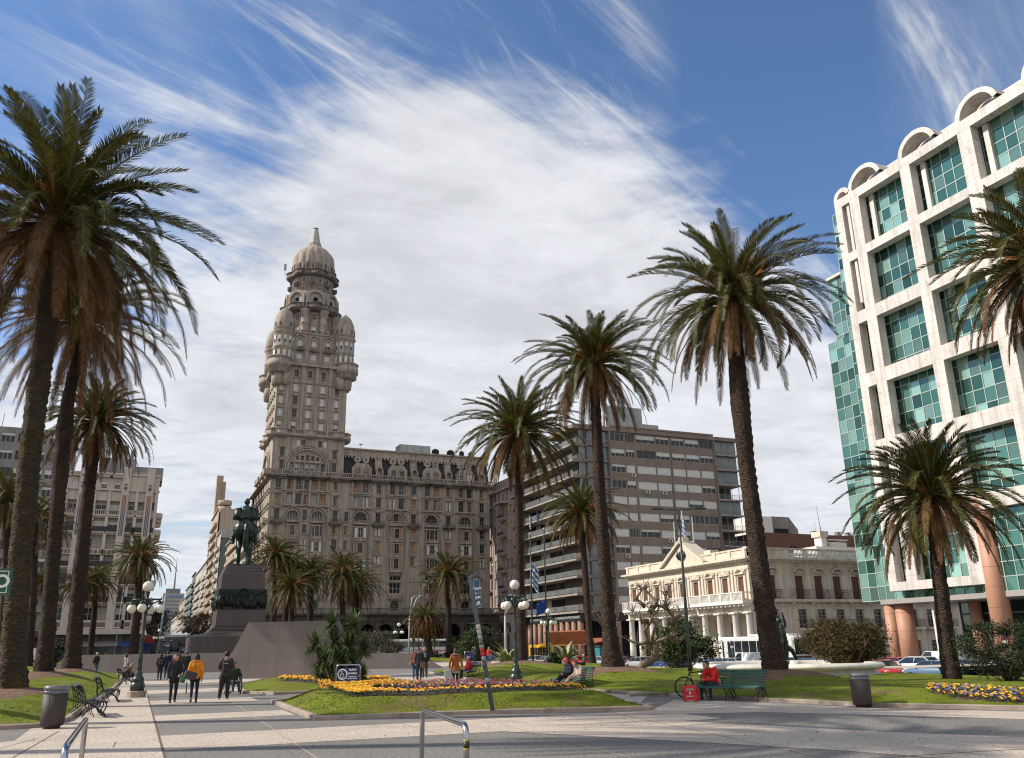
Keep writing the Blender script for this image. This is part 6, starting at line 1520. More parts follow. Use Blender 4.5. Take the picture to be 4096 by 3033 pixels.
 for S in 'LR':
  sh = MB(); a = V_['an'+S]; ll = a.z/s > .14 and base is STAND and (V_['kn'+S].y < a.y-.1*s)
  if ll: limb(sh, [a+Vector((0, .0, -.02))*s, a+Vector((0, -.05, -.09))*s, a+Vector((0, -.09, -.15))*s], [.045*s, .042*s, .034*s])
  else: limb(sh, [a+Vector((0, .035, -.035))*s, a+Vector((0, -.06, -.045))*s, a+Vector((0, -.15, -.05))*s], [.045*s, .043*s, .036*s]);
  link('shoe', remesh(sh, 'shoe', cloth(*shoes), .012*s, 1), th)
 hm = M('hair_%02d%02d%02d' % tuple(int(q*99) for q in hairc), hairc, .6, .3, 40, bump=.4, bscale=90); h = MB(); bk = -fd
 if hair == 'bald': pass
 else:
  h.ball(hd+bk*.022*s+Vector((0, 0, .045))*s, .108*s, 14, 10, 1.05)
  if hair == 'long': limb(h, [hd+bk*.05*s, hd+bk*.075*s+Vector((0, 0, -.12))*s, hd+bk*.07*s+Vector((0, 0, -.22))*s], [.098*s, .095*s, .07*s])
  if hair == 'bob': limb(h, [hd+bk*.04*s, hd+bk*.05*s+Vector((0, 0, -.07))*s], [.105*s, .10*s]); [h.ball(hd+sd*q*.075*s+Vector((0, 0, -.03))*s, .05*s, 8, 6, 1.5) for q in (-1, 1)]
  if hair == 'bun': h.ball(hd+bk*.11*s+Vector((0, 0, .08))*s, .045*s, 8, 6)
  link('hair', remesh(h, 'hair', hm, .012*s, 1), th)
 if extras: extras(th, V_, s, fd)
 return th
def tote(c, sz, tiltn, name, col_, strap=None):
 def f(th, V_, s, fd):
  x, y, z = c; a, b_, d = sz; g = MB(Matrix.Translation((x, y, z)) @ Matrix.Rotation(tiltn, 4, 'Y')); g.bbox((0, 0, 0), (a, d, b_), .02); g.build(name, cloth(name, col_, .6), th)
  if strap:
   q = MB(); q.tube([Vector(p) for p in strap], .012, 6); q.build('strap', cloth(name, col_, .6), th)
 return f
def backpack(c=(0, .2, 1.2), sz=(.32, .16, .45), col_=(.015, .015, .017), name='backpack', logo=None):
 def f(th, V_, s, fd):
  g = MB(); g.bbox(c, sz, .05); g.build(name, cloth(name, col_, .7), th); g = MB(); g.bbox((c[0], c[1]+sz[1]/2+.02, c[2]-sz[2]*.15), (sz[0]*.7, .05, sz[2]*.4), .02); g.build('pocket', cloth(name, col_, .7), th)
  for q in (-1, 1): t = MB(); t.tube([(q*.1, .1, c[2]-.2), (q*.13, -.13, c[2]-.02), (q*.12, -.1, 1.42*s), (q*.1, .1, 1.42*s)], .018, 6); t.build('shoulder_strap', cloth(name, col_, .7), th)
  if logo: letters(logo, .05, M('logo_grey', (.55, .55, .55), .5), th, (c[0]+.03, c[1]+sz[1]/2+.004, c[2]+.12), (PI/2, 0, PI), bold=.002)
 return f
def both(*fs): return lambda *a: [f(*a) for f in fs if f]
AWAY = PI
def at(px, py, z=0.): v = G(px, py, z); return (v.x, v.y, z)
def faceto(px, py, off): # heading so that local -y points to the camera, plus offset
 v = G(px, py); return math.atan2(v.x, v.y)*-1+off
def walk(a=.16, lift=.12, arm=.12):
 return dict(knL=(-.09, -.02-a*.6, .50), anL=(-.09, -a, .085), knR=(.09, -.06+a*.1, .49), anR=(.09, a*1.1, .085+lift), elL=(-.23, .06+arm*.2, 1.12), wrL=(-.21, .02+arm, .90), elR=(.23, -.0, 1.12), wrR=(.21, -.08-arm, .90))
BLK = ('black', (.012, .012, .016)); DNM = ('denim', (.04, .075, .14)); NVY = ('navy', (.010, .012, .030))
# -- the two women walking, nearest pair
person('woman in a black puffer coat walking towards the camera with a green carrier bag', at(688, 2812), faceto(688, 2812, .1), 1.66, STAND, dict(walk(.1, .02, .02), hed=(.0, -.05, 1.585), wrR=(.16, -.2, 1.0), elR=(.23, -.02, 1.14), wrL=(-.2, -.06, .86)),
  jacket=('black_puffer', (.012, .013, .024)), hem=.74, puff=.14, trousers=BLK, hair='bob', hairc=(.13, .05, .02), vox=.011, hood=True, leg=.9,
  extras=both(tote((.26, -.22, .82), (.2, .28, .1), .12, 'green_bag', (.06, .20, .10))))
person('woman in a bright orange quilted jacket walking away with a grey shoulder bag', at(772, 2812), faceto(772, 2812, AWAY-.05), 1.66, STAND, dict(walk(.08, .1, .0), elL=(-.24, .05, 1.12), wrL=(-.23, -.02, .86), elR=(.24, .02, 1.13)),
  jacket=('orange', (.75, .24, .010)), hem=.84, puff=.10, trousers=NVY, hair='bob', hairc=(.014, .011, .010), vox=.011, hood=True, leg=.85,
  extras=both(tote((.15, .24, .95), (.42, .27, .14), -.30, 'grey_handbag', (.045, .038, .042), [(-.0, .24, 1.12), (.05, .19, 1.35), (.14, .02, 1.46), (.2, -.1, 1.3)]), tote((.27, .03, .52), (.04, .42, .04), .03, 'folded_umbrella', (.01, .01, .012))))
person('man in a dark red jacket with a black backpack standing behind the wheelchair', at(895, 2797), faceto(895, 2797, AWAY), 1.74, STAND, dict(anL=(-.11, -.0, .08), anR=(.17, .03, .08), knR=(.13, -.03, .49), wrL=(-.16, -.24, 1.05), elL=(-.26, -.02, 1.12), wrR=(.12, -.26, 1.02), elR=(.26, -.02, 1.12), hed=(0, -.04, 1.58)),
  jacket=('dark_red_leather', (.05, .018, .016), .4), hem=.84, puff=.12, trousers=('black_tracksuit', (.012, .013, .014)), hair='short', hairc=(.012, .010, .009), shoes=('black_white', (.1, .1, .1)), vox=.011, leg=1.25,
  extras=both(backpack((-.0, .22, 1.2), (.32, .17, .5), logo='artware'), lambda th, V_, s, fd: (lambda g: (loft(g, [(0, .05, 1.40, .13, .10), (0, .07, 1.46, .11, .08)]), g.build('grey_hood', cloth('grey_hood', (.30, .34, .36)), th)))(MB())))
# wheelchair with its occupant
wc = at(930, 2776); wrz = faceto(930, 2776, .25)
def wheelchair(loc, rz):
 th = thing('wheelchair', 'wheelchair with large spoked wheels beside the backpack man', 'wheelchair', loc, rz)
 fm = M('chair_steel', (.3, .3, .32), .3, .1, metal=.8); bkm = M('chair_black', (.015, .015, .015), .7)
 for q in (-1, 1):
  w = MB(); n = 24; w.add(*ringmesh((q*.30, .05, .31), .30, .018, 'x', n)); w.build('wheel_tyre', M('rubber', (.015, .015, .015), .8), th)
  w = MB(); w.add(*ringmesh((q*.34, .05, .31), .26, .008, 'x', n)); [w.tube([(q*.30, .05, .31), (q*.30, .05+.29*math.cos(a), .31+.29*math.sin(a))], .002, 3) for a in [k*PI/8 for k in range(16)]]; w.build('wheel_rim', fm, th)
  w = MB(); w.add(*ringmesh((q*.22, -.42, .09), .075, .016, 'x', 12)); w.build('castor', M('rubber', 0), th)
  f = MB(); f.tube([(q*.24, .2, .95), (q*.24, .22, .5), (q*.24, -.3, .48), (q*.23, -.42, .1), (q*.2, -.5, .12)], .013, 6); f.tube([(q*.26, .2, .72), (q*.26, -.18, .70), (q*.26, -.2, .48)], .013, 6); f.build('frame', fm, th)
  f = MB(); f.box(q*.16-.08, q*.16+.08, -.56, -.42, .12, .135); f.build('footrest', bkm, th)
 s = MB(); s.box(-.23, .23, -.3, .2, .46, .49); s.build('seat', bkm, th); s = MB(); s.box(-.23, .23, .2, .22, .5, .9); s.build('backrest', bkm, th)
def ringmesh(c, R, r, axis, n=24, m=8):
 vs = []
 for i in range(n):
  a = 2*PI*i/n
  for j in range(m):
   b = 2*PI*j/m; rr = R+r*math.cos(b); u, v, w = rr*math.cos(a), rr*math.sin(a), r*math.sin(b)
   p = (w, u, v) if axis == 'x' else (u, w, v) if axis == 'y' else (u, v, w); vs.append((c[0]+p[0], c[1]+p[1], c[2]+p[2]))
 return vs, [(i*m+j, ((i+1) % n)*m+j, ((i+1) % n)*m+(j+1) % m, i*m+(j+1) % m) for i in range(n) for j in range(m)], True
wheelchair(wc, wrz)
person('person in a dark green jacket sitting in the wheelchair', wc, wrz, 1.68, SIT, dict(elL=(-.3, .04, .74), wrL=(-.31, .0, .56), elR=(.3, .04, .74), wrR=(.31, -.05, .56), anL=(-.13, -.5, .19), anR=(.13, -.5, .19)),
  jacket=('dark_green', (.018, .026, .016)), puff=.25, trousers=('dark_grey', (.03, .03, .035)), hair='short', hairc=(.012, .01, .01), vox=.012)
# -- group walking away in the middle distance
person('person with a small dark rucksack walking away at the left of the dark group', at(636, 2722), faceto(636, 2722, AWAY), 1.62, STAND, walk(.1, .08), jacket=BLK, hem=.88, puff=.1, trousers=('dark_denim', (.012, .018, .04)), hair='short', hairc=(.01, .01, .01), hood=True, vox=.014, extras=backpack((0, .2, 1.12), (.3, .15, .36), (.03, .03, .032), 'rucksack'))
person('tall person in black walking away in the middle of the dark group', at(664, 2716), faceto(664, 2716, AWAY), 1.78, STAND, walk(.12, .05), jacket=NVY, hem=.8, puff=.12, trousers=BLK, hair='short', hairc=(.01, .01, .01), vox=.014)
person('person in a long black coat walking away just left of the orange jacket', at(738, 2722), faceto(738, 2722, AWAY), 1.74, STAND, walk(.1, .08), jacket=BLK, hem=.62, puff=.08, coat_flare=.02, trousers=BLK, hair='bun', hairc=(.05, .03, .02), shoes=('white', (.5, .5, .5)), vox=.014)
person('person with dark hair half hidden between the walkers before the low granite wall', at(712, 2700), faceto(712, 2700, AWAY), 1.64, STAND, walk(.08), jacket=('brown', (.05, .035, .025)), hem=.8, trousers=BLK, hair='long', hairc=(.03, .02, .012), vox=.016)
# -- left lawn side
person('grey haired man in a black jacket and jeans walking past the low granite wall', at(380, 2701), faceto(380, 2701, .9), 1.76, STAND, dict(walk(.2, .04), wrR=(.1, -.22, 1.08), elR=(.25, -.02, 1.12)), jacket=BLK, hem=.8, puff=.16, trousers=DNM, hair='short', hairc=(.35, .34, .33), vox=.014)
person('woman in a light grey coat with black hair walking left of the lamp post', at(500, 2703), faceto(500, 2703, PI*.75), 1.66, STAND, walk(.1), jacket=('pale_grey_coat', (.36, .33, .31)), hem=.66, puff=.05, coat_flare=.02, trousers=BLK, hair='long', hairc=(.012, .010, .014), vox=.014)
person('tiny figure in a red jacket beyond the low granite wall at the left', (G(462, 2640).x, 150, -.1), 0, 1.7, STAND, None, jacket=('red', (.5, .02, .02)), trousers=BLK, vox=.02)
# -- couple and third on the central path
person('woman in a dark coat and sunglasses walking towards the camera with a brown bag', at(1677, 2722), faceto(1677, 2722, .05), 1.70, STAND, walk(.07, .03, .02), jacket=('charcoal', (.022, .022, .022)), hem=.66, puff=.08, coat_flare=.015, trousers=('dark_denim', (.012, .018, .04)), hair='long', hairc=(.05, .025, .015), vox=.013, leg=.9,
  extras=both(tote((.16, -.2, .82), (.26, .34, .1), .1, 'brown_bag', (.20, .10, .07), [(.1, -.15, 1.0), (.0, -.13, 1.25), (-.12, -.02, 1.43)]), lambda th, V_, s, fd: (lambda g: (g.box(-.07, .07, -.105, -.085, 1.625*s, 1.665*s), g.build('sunglasses', m_eye, th)))(MB())))
person('young man in a black jacket and olive trousers beside the woman with sunglasses', at(1699, 2716), faceto(1699, 2716, .0), 1.80, STAND, dict(walk(.12, .04), hed=(-.02, -.05, 1.59)), jacket=('black_jacket', (.014, .016, .024)), hem=.86, puff=.1, trousers=('olive', (.075, .06, .045)), shoes=('grey_shoe', (.16, .16, .16)), hair='short', hairc=(.015, .012, .01), vox=.013,
  extras=lambda th, V_, s, fd: (lambda g: (g.box(-.09, .07, -.165*s, -.145*s, 1.14*s, 1.38*s), g.build('printed_shirt_front', M('print', (.25, .32, .33), .8, .6, 14), th)))(MB()))
person('woman in a salmon top half hidden behind the woman with sunglasses', at(1660, 2719), faceto(1660, 2719, .1), 1.66, STAND, walk(.07), jacket=('salmon', (.48, .13, .10)), hem=.88, trousers=DNM, shoes=('tan_shoe', (.3, .12, .06)), hair='long', hairc=(.05, .03, .02), vox=.014, extras=tote((-.26, -.05, .9), (.16, .26, .14), .2, 'pink_bag', (.34, .20, .16)))
person('woman in a rust brown hooded coat seen from behind carrying a pale grey bag', at(1822, 2746), faceto(1822, 2746, AWAY+.1), 1.68, STAND, dict(walk(.07, .1), elL=(-.27, .04, 1.12), wrL=(-.33, -.02, .88), elR=(.27, .04, 1.12), wrR=(.3, .02, .86)), jacket=('rust', (.30, .085, .018)), hem=.70, puff=.14, coat_flare=.03, trousers=('dark_plum', (.025, .018, .03)), hair='bob', hairc=(.035, .014, .010), vox=.011, hood=True,
  under=('pale_grey', (.3, .32, .31)), extras=both(tote((.36, .02, .5), (.34, .48, .14), .1, 'pale_bag', (.36, .40, .42), [(.28, .02, .74), (.31, .0, .84), (.38, .02, .73)]), lambda th, V_, s, fd: (lambda g: (loft(g, [(0, .06, 1.40, .16, .12), (0, .09, 1.47, .14, .10)]), g.build('fur_collar', cloth('fur', (.24, .19, .14)), th)))(MB())))
person('man in grey holding up a camera beside the far shrub', at(1900, 2656), faceto(1900, 2656, AWAY+.6), 1.75, STAND, dict(elR=(.26, -.2, 1.36), wrR=(.1, -.3, 1.58), elL=(-.2, -.22, 1.36), wrL=(-.06, -.3, 1.58)), jacket=('mid_grey', (.05, .052, .06)), hem=.85, puff=.08, trousers=('dark_denim', (.012, .018, .04)), hair='short', hairc=(.1, .09, .08), vox=.015)
person('woman in a red top holding a blue jacket near the striped agave', at(1956, 2663), faceto(1956, 2663, -.3), 1.68, STAND, walk(.06), jacket=('red', (.5, .02, .02)), hem=.9, trousers=('dark_denim', (.012, .018, .04)), hair='bun', hairc=(.02, .015, .01), vox=.015, extras=tote((.2, -.16, .78), (.36, .46, .12), .1, 'blue_jacket', (.04, .10, .34)))
person('small figure in dark clothes standing beside the arcade columns far right of the bare tree', (G(2520, 2628).x*1.0, G(2520, 2628).y, 0) if False else (64.5, 112, -1.0), 2., 1.75, STAND, None, jacket=BLK, trousers=BLK, vox=.02)
# ================================================================ monument
m_bronze = M('green_bronze', (.032, .045, .036), .38, .35, 1.5, metal=.75, spec=.6, stain=(.07, .12, .09), stain_lo=.54, stain_scale=2.2, streak=.3)
m_relief = M('bronze_relief', (.018, .024, .021), .45, .35, 3, metal=.6)
def monument():
 P0 = CAM+ray(963, 2470)*100; Y = P0.y
 X = lambda px, py, yy=None: onY(px, py, yy or Y).x; Z = lambda px, py, yy=None: onY(px, py, yy or Y).z
 th = thing('monument_pedestal', 'stepped dark granite monument pedestal with a bronze relief band', 'pedestal', (P0.x, Y, 0)); F = Face(th, (P0.x, Y, 0))
 xl, xr = X(864, 2470)-P0.x, X(1064, 2470)-P0.x; c = (xl+xr)/2; hw = (xr-xl)/2; D = 2*hw*1.15
 def blk(nm, zb, zt, hb, ht, mat=m_dgranite, y0=0., yt=None):
  q = F.mb(); cy = D/2; k = D/2/hw; yb, y2 = hb*k, ht*k
  q.add([(c-hb, cy-yb, zb), (c+hb, cy-yb, zb), (c+hb, cy+yb, zb), (c-hb, cy+yb, zb), (c-ht, cy-y2, zt), (c+ht, cy-y2, zt), (c+ht, cy+y2, zt), (c-ht, cy+y2, zt)], [(0, 3, 2, 1), (4, 5, 6, 7), (0, 1, 5, 4), (1, 2, 6, 5), (2, 3, 7, 6), (3, 0, 4, 7)])
  return q.build(nm, mat, th)
 z1, z2, z3, z4, z5, z6, z7 = (Z(963, p) for p in (2546, 2528, 2506, 2437, 2357, 2296, 2257))
 blk('base_block', -.3, z1, hw*1.95, hw*1.93); blk('sloping_base', z1, z2, hw*1.9, hw*1.28)
 for i in range(4): a = z2+(z3-z2)*i/4; blk('step', a, a+(z3-z2)/4-.05, hw*(1.24-.06*i), hw*(1.23-.06*i))
 blk('lower_block', z3, z4, hw*1.0, hw*.96); blk('relief_core', z4, z5, hw*.99, hw*.97, m_relief); blk('upper_block', z5, z6, hw*.90, hw*.865)
 for i in range(3): a = z6+(z7-z6)*i/3; blk('crown_step', a, a+(z7-z6)/3-.004*(i < 2), hw*(.865-.055*i), hw*(.80-.055*i))
 blk('bronze_plinth', z7, z7+.18, hw*.62, hw*.61, m_bronze)
 r = random.Random(3); q = F.mb()
 for side in range(2):
  for i in range(46):
   u = r.uniform(-.93, .93); zb = z4+.02+r.uniform(0, .4)*(z5-z4)*.5; h = (z5-z4)*r.uniform(.45, .66); w = r.uniform(.13, .24)
   if side == 0: x, y = c+u*hw, .02*D
   else: x, y = c-hw*.965, D/2+u*D/2
   q.ball((x, y, zb+h), .17, 8, 6); q.lathe([(w, 0), (w*1.5, h*.45), (w*1.3, h*.8), (w*.5, h*.92)], (x, y, zb), 8, sy=1.)
   a = r.uniform(-.7, .7); q.tube([(x, y-.1, zb+h*.75), (x+a*.5, y-.2, zb+h*.6), (x+a, y-.12, zb+h*.8)], .07, 5)
 q.add(*ringmesh((c+.1, -.05, z4+(z5-z4)*.68), .75, .14, 'y', 20)); q.build('bronze_relief', m_relief, th)
 s = 3.22; zt = z7+.18; st = thing('equestrian_statue', 'dark green bronze rider on a horse seen from behind on the monument pedestal', 'statue', (P0.x+c, Y+D/2, zt)); st.rotation_euler = (0, 0, -.06)
 h = MB()
 def L(p, r_, n=12): limb(h, [tuple(v) for v in p], r_, n)
 L([(0, -.78, 1.22), (0, -.45, 1.27), (0, 0, 1.20), (0, .45, 1.24), (0, .70, 1.28)], [.24, .34, .33, .32, .26])
 for q_ in (-1, 1): h.ball((q_*.15, -.70, 1.22), .32, 12, 8, 1.15); h.ball((q_*.12, .55, 1.12), .20, 10, 8, 1.3)
 L([(0, .70, 1.36), (0, .95, 1.72), (0, 1.08, 1.98)], [.24, .16, .13]); L([(0, 1.05, 2.02), (0, 1.3, 1.86), (0, 1.48, 1.70)], [.13, .11, .075]); [L([(q_*.06, 1.03, 2.1), (q_*.07, 1.02, 2.24)], [.04, .015], 6) for q_ in (-1, 1)]
 L([(-.20, -.70, 1.1), (-.20, -.62, .82), (-.19, -.86, .55), (-.19, -.78, .2), (-.19, -.72, .06)], [.19, .13, .075, .055, .08]); L([(.20, -.70, 1.1), (.20, -.55, .82), (.20, -.74, .55), (.20, -.62, .2), (.20, -.55, .06)], [.19, .13, .075, .055, .08])
 L([(-.17, .6, 1.05), (-.18, .72, .72), (-.18, .92, .56), (-.18, .78, .32), (-.18, .80, .22)], [.13, .09, .065, .05, .07]); L([(.17, .58, 1.05), (.17, .6, .6), (.17, .6, .2), (.17, .63, .06)], [.13, .08, .05, .08])
 L([(0, -1.0, 1.42), (0, -1.13, 1.2), (.0, -1.10, .8), (.0, -1.0, .42)], [.07, .10, .11, .045], 8)
 ho = link('horse', remesh(h, 'horse', m_bronze, .022, 3), st); ho.scale = (s,)*3
 r_ = MB(); P = lambda *a: a
 limb(r_, [(0, -.1, 1.55), (0, -.08, 1.85), (0, -.05, 2.08)], [.2, .19, .2]); r_.ball((0, .0, 2.43), .115, 12, 8, 1.15); limb(r_, [(0, -.02, 2.2), (0, -.0, 2.35)], [.075, .07])
 for q_ in (-1, 1):
  limb(r_, [(q_*.1, -.02, 1.62), (q_*.33, .22, 1.42), (q_*.42, .12, 1.02), (q_*.42, .06, .86)], [.14, .12, .085, .07]); limb(r_, [(q_*.42, .0, .84), (q_*.45, .22, .86)], [.06, .055])
  limb(r_, [(q_*.15, -.04, 2.12), (q_*.27, -.02, 2.08), (q_*.31, .0, 1.82), (q_*.2, .24, 1.72)], [.11, .11, .09, .06])
 limb(r_, [(-.30, .05, 1.5), (-.42, -.1, 1.2), (-.46, -.28, .98)], [.03, .035, .035], 6); limb(r_, [(-.46, -.28, .96), (-.46, -.36, .93)], [.1, .07], 8)
 ro = link('rider', remesh(r_, 'rider', m_bronze, .018, 2), st); ro.scale = (s,)*3
 cl = MB(); n = 24; vs = []
 for i in range(7):
  t = i/6.
  for k in range(n):
   a = PI+(PI)*k/(n-1); fold = 1+.07*math.sin(k*2.2+i*.4); rx = (.22+.10*t)*fold; ry = (.17+.06*t)*fold; vs.append((rx*math.cos(a), -.03+ry*math.sin(a)-.04*t, 2.22-.50*t))
 cl.add(vs, [(i*n+k, (i+1)*n+k, (i+1)*n+k+1, i*n+k+1) for i in range(6) for k in range(n-1)], True)
 for q_ in (-1, 1): cl.lathe([(.13, 0), (.17, -.25), (.2, -.42)], (q_*.28, -.02, 2.15), 10)
 co_ = cl.build('cape', m_bronze, st); co_.scale = (s,)*3; sm = co_.modifiers.new('t', 'SOLIDIFY'); sm.thickness = .02
monument()
# ================================================================ globe lamps
m_lampiron = M('dark_green_iron', (.012, .028, .022), .35, .15, 2, spec=.6); m_globe = M('white_globe', (.80, .75, .66), .25, .03, 1, spec=.6)
def globe_lamp(label, loc, rz, group='four globe lamps of the plaza', parts=True, hh=4.7):
 th = thing('street_lamp', label, 'street lamp', loc, rz, group); k = hh/4.7; f = .78
 b = MB(); b.lathe([(.36, 0), (.36, .22), (.31, .26)], (0, 0, 0), 8, PI/8, PI/8+2*PI, False) ; b.build('stone_foot', m_kerb, th)
 p = MB(); p.lathe([(.36, .26), (.36, .52), (.30, .56), (.28, .62), (.31, .68), (.27, .76), (.19, .84), (.20, .90), (.15, 1.0), (.12, 1.05), (.14, 1.12), (.13, 1.2), (.10, 1.3), (.125, 1.45), (.12, 1.6), (.085, 1.68), (.11, 1.74), (.085, 1.8), (.08, 2.3), (.10, 2.36), (.075, 2.42), (.065, 3.35*k), (.10, 3.42*k), (.13, 3.55*k), (.09, 3.7*k), (.16, 3.82*k), (.14, 3.9*k), (.06, 3.95*k), (.05, 4.15*k), (.10, 4.2*k), (.10, 4.25*k)], (0, 0, 0), 16, sx=f, sy=f); p.build('post', m_lampiron, th)
 g = MB(); g.ball((0, 0, (hh-.25)), .225, 20, 14); g.build('globe', m_globe, th)
 zc = 3.86*k
 for i in range(4):
  a = PI/2*i; cx, cy = math.cos(a), math.sin(a)
  r_ = MB(); r_.tube([(cx*.1, cy*.1, zc-.35), (cx*.25, cy*.25, zc-.12), (cx*.55, cy*.55, zc+.0), (cx*.58, cy*.58, zc-.12)], [.035, .035, .03, .05], 6); r_.tube([(cx*.1, cy*.1, zc+.05), (cx*.6, cy*.6, zc+.05)], .04, 6); r_.tube([(cx*.6, cy*.6, zc+.05), (cx*.6, cy*.6, zc+.2)], [.03, .008], 5)
  r_.add(*ringmesh((cx*.3, cy*.3, zc+.06), .07, .018, 'z', 12)); r_.lathe([(.03, zc-.02), (.10, zc-.08), (.12, zc-.13)], (cx*.58, cy*.58, 0), 10); r_.build('arm', m_lampiron, th)
  g = MB(); g.ball((cx*.58, cy*.58, zc-.32), .185, 18, 12); g.build('globe', m_globe, th)
 return th
globe_lamp('four globe street lamp standing on the left path beside the third bench', at(545, 2790), PI/4+.5);
LR = globe_lamp('four globe street lamp beside the bench with the red capped couple', at(2065, 2752), .55)
def lampfar(label, px, py, d, zg=0., hh=4.7):
 q = CAM+ray(px, 2560)*d; return dup(LR, (q.x, q.y, zg), rnd.uniform(0, 1), label)
lampfar('small distant globe lamp between the agave and the middle palm', 2196, 0, 70, -.0); lampfar('small distant globe lamp left of the tour bus', 1594, 0, 104)
lampfar('small distant globe lamp at the mouth of the avenue left of the monument', 634, 0, 112, -.05); lampfar('small distant globe lamp showing behind the tallest palm trunk', 84, 0, 108)
# ================================================================ benches
m_benchd = M('dark_bench_slat', (.045, .047, .052), .45, .2, 4, spec=.6); m_benchg = M('green_bench_slat', (.020, .085, .055), .45, .25, 4, spec=.5); m_cast = M('black_cast_iron', (.012, .012, .014), .45, .15)
def bench(label, loc, rz, slat, group='slatted benches with scrolled iron frames', L_=2.0):
 "sitter looks along local -y"
 th = thing('park_bench', label, 'bench', loc, rz, group)
 prof = [(-.40, .40), (-.36, .445), (-.27, .455), (-.18, .44), (-.09, .42), (.0, .405), (.075, .41), (.125, .45), (.155, .52), (.18, .60), (.205, .68), (.235, .76), (.27, .83), (.315, .885), (.375, .905), (.43, .885)]
 sb = MB(); bb = MB()
 for i, (y, z) in enumerate(prof):
  a = prof[max(0, i-1)]; b = prof[min(len(prof)-1, i+1)]; ang = math.atan2(b[1]-a[1], b[0]-a[0])
  q = (sb if i < 7 else bb); xf = Matrix.Translation((0, y, z)) @ Matrix.Rotation(ang, 4, 'X'); o = q.xf; q.xf = xf; q.bbox((0, 0, 0), (L_, .055, .028), .008); q.xf = o
 sb.build('seat', slat, th); bb.build('backrest', slat, th)
 for x in (-L_/2+.08, 0, L_/2-.08):
  f = MB(); f.tube([(x, y, z-.022) for y, z in prof], .017, 6)
  f.tube([(x, -.40, .39), (x, -.43, .3), (x, -.36, .15), (x, -.42, .02), (x, -.47, .01)], .018, 6); f.tube([(x, .1, .42), (x, .22, .3), (x, .42, .13), (x, .58, .01), (x, .63, .02)], .018, 6)
  f.tube([(x, -.4, .02), (x, -.3, .2), (x, -.08, .3), (x, .12, .2), (x, .2, .02)], .012, 5); f.tube([(x, -.12, .02), (x, -.02, .22), (x, -.02, .39)], .012, 5); f.tube([(x, .2, .02), (x, .1, .15), (x, .05, .39)], .012, 5)
  f.tube([(x, .42, .87), (x, .40, .7), (x, .34, .5), (x, .33, .25)], .012, 5); f.add(*ringmesh((x, .31, .72), .06, .01, 'x', 12, 5)); f.add(*ringmesh((x, .28, .56), .06, .01, 'x', 12, 5)); f.add(*ringmesh((x, .43, .84), .055, .012, 'x', 12, 5)); f.add(*ringmesh((x, -.2, .33), .06, .01, 'x', 12, 5))
  if x: f.ball((x, -.42, .41), .035, 8, 6)
  f.build('iron_frame', m_cast, th)
 return th
def bfrom(pxn, pxf, z=0.):
 a, b = G(*pxn), G(*pxf); return a, b
HP = PI/2
bl1 = G(390, 2872); bench('nearest empty black bench on the left path', (G(395, 2868).x-.35, G(395, 2868).y+.6, 0), HP+.12, m_benchd)
bench('second empty black bench on the left path, beyond the nearest', (G(455, 2808).x-.3, G(455, 2808).y+.6, 0), HP+.05, m_benchd)
bench('third black bench on the left path, with a blonde woman on it', (G(505, 2740).x-.1, G(505, 2740).y+.6, 0), HP, m_benchd)
v = at(508, 2742); person('blonde woman in an olive fur coat sitting bent over on the third left bench', (G(505, 2740).x-.05, G(505, 2740).y+.6, -.03), HP, 1.66, SIT, dict(nec=(0, -.16, .98), hed=(0, -.26, 1.06), che=(0, -.08, .88), shL=(-.17, -.1, .92), shR=(.17, -.1, .92), elL=(-.22, -.2, .68), elR=(.22, -.2, .68), wrL=(-.1, -.4, .62), wrR=(.1, -.4, .62)),
 jacket=('olive_fur', (.09, .065, .035)), puff=.5, trousers=BLK, hair='long', hairc=(.34, .21, .10), vox=.013)
# bench with the couple
bp = G(2290, 2762); brz = faceto(2290, 2762, -.95)
bench('green bench with a couple, one in a red cap, beside the right globe lamp', tuple(bp), brz, m_benchg)
def onb(off, base=bp, rz=brz): return (base.x+math.cos(rz)*off, base.y+math.sin(rz)*off, -.04)
cross = dict(knR=(.02, -.44, .60), anR=(-.12, -.62, .32), knL=(-.08, -.42, .50), anL=(-.05, -.48, .09))
person('person in a red cap and navy coat sitting nearer on the green bench', onb(-.25), brz, 1.74, SIT, dict(cross, nec=(0, -.06, 1.02), hed=(0, -.12, 1.14), wrL=(-.08, -.3, .64), wrR=(.08, -.3, .66)), jacket=('navy_coat', (.010, .013, .026)), puff=.22, trousers=BLK, shoes=('navy_shoe', (.03, .04, .1)), hair='short', hairc=(.55, .015, .02), vox=.013,
 extras=lambda th, V_, s, fd: (lambda g: (g.lathe([(.10, 0), (.11, .01), (.02, .02)], tuple(V_['hed']+Vector((0, -.10, .05))), 12), g.build('cap_peak', cloth('red_cap', (.55, .015, .02)), th)))(MB()))
person('woman with a ponytail in a cream top sitting cross legged next to the red cap', onb(.42), brz, 1.64, SIT, dict(cross, nec=(0, -.08, 1.0), hed=(0, -.15, 1.11), wrL=(-.08, -.32, .62), wrR=(.08, -.32, .62)), jacket=('cream_top', (.55, .43, .36)), puff=.0, trousers=('beige', (.42, .30, .25)), shoes=('dark_brown', (.03, .015, .012)), hair='bun', hairc=(.10, .05, .03), vox=.013)
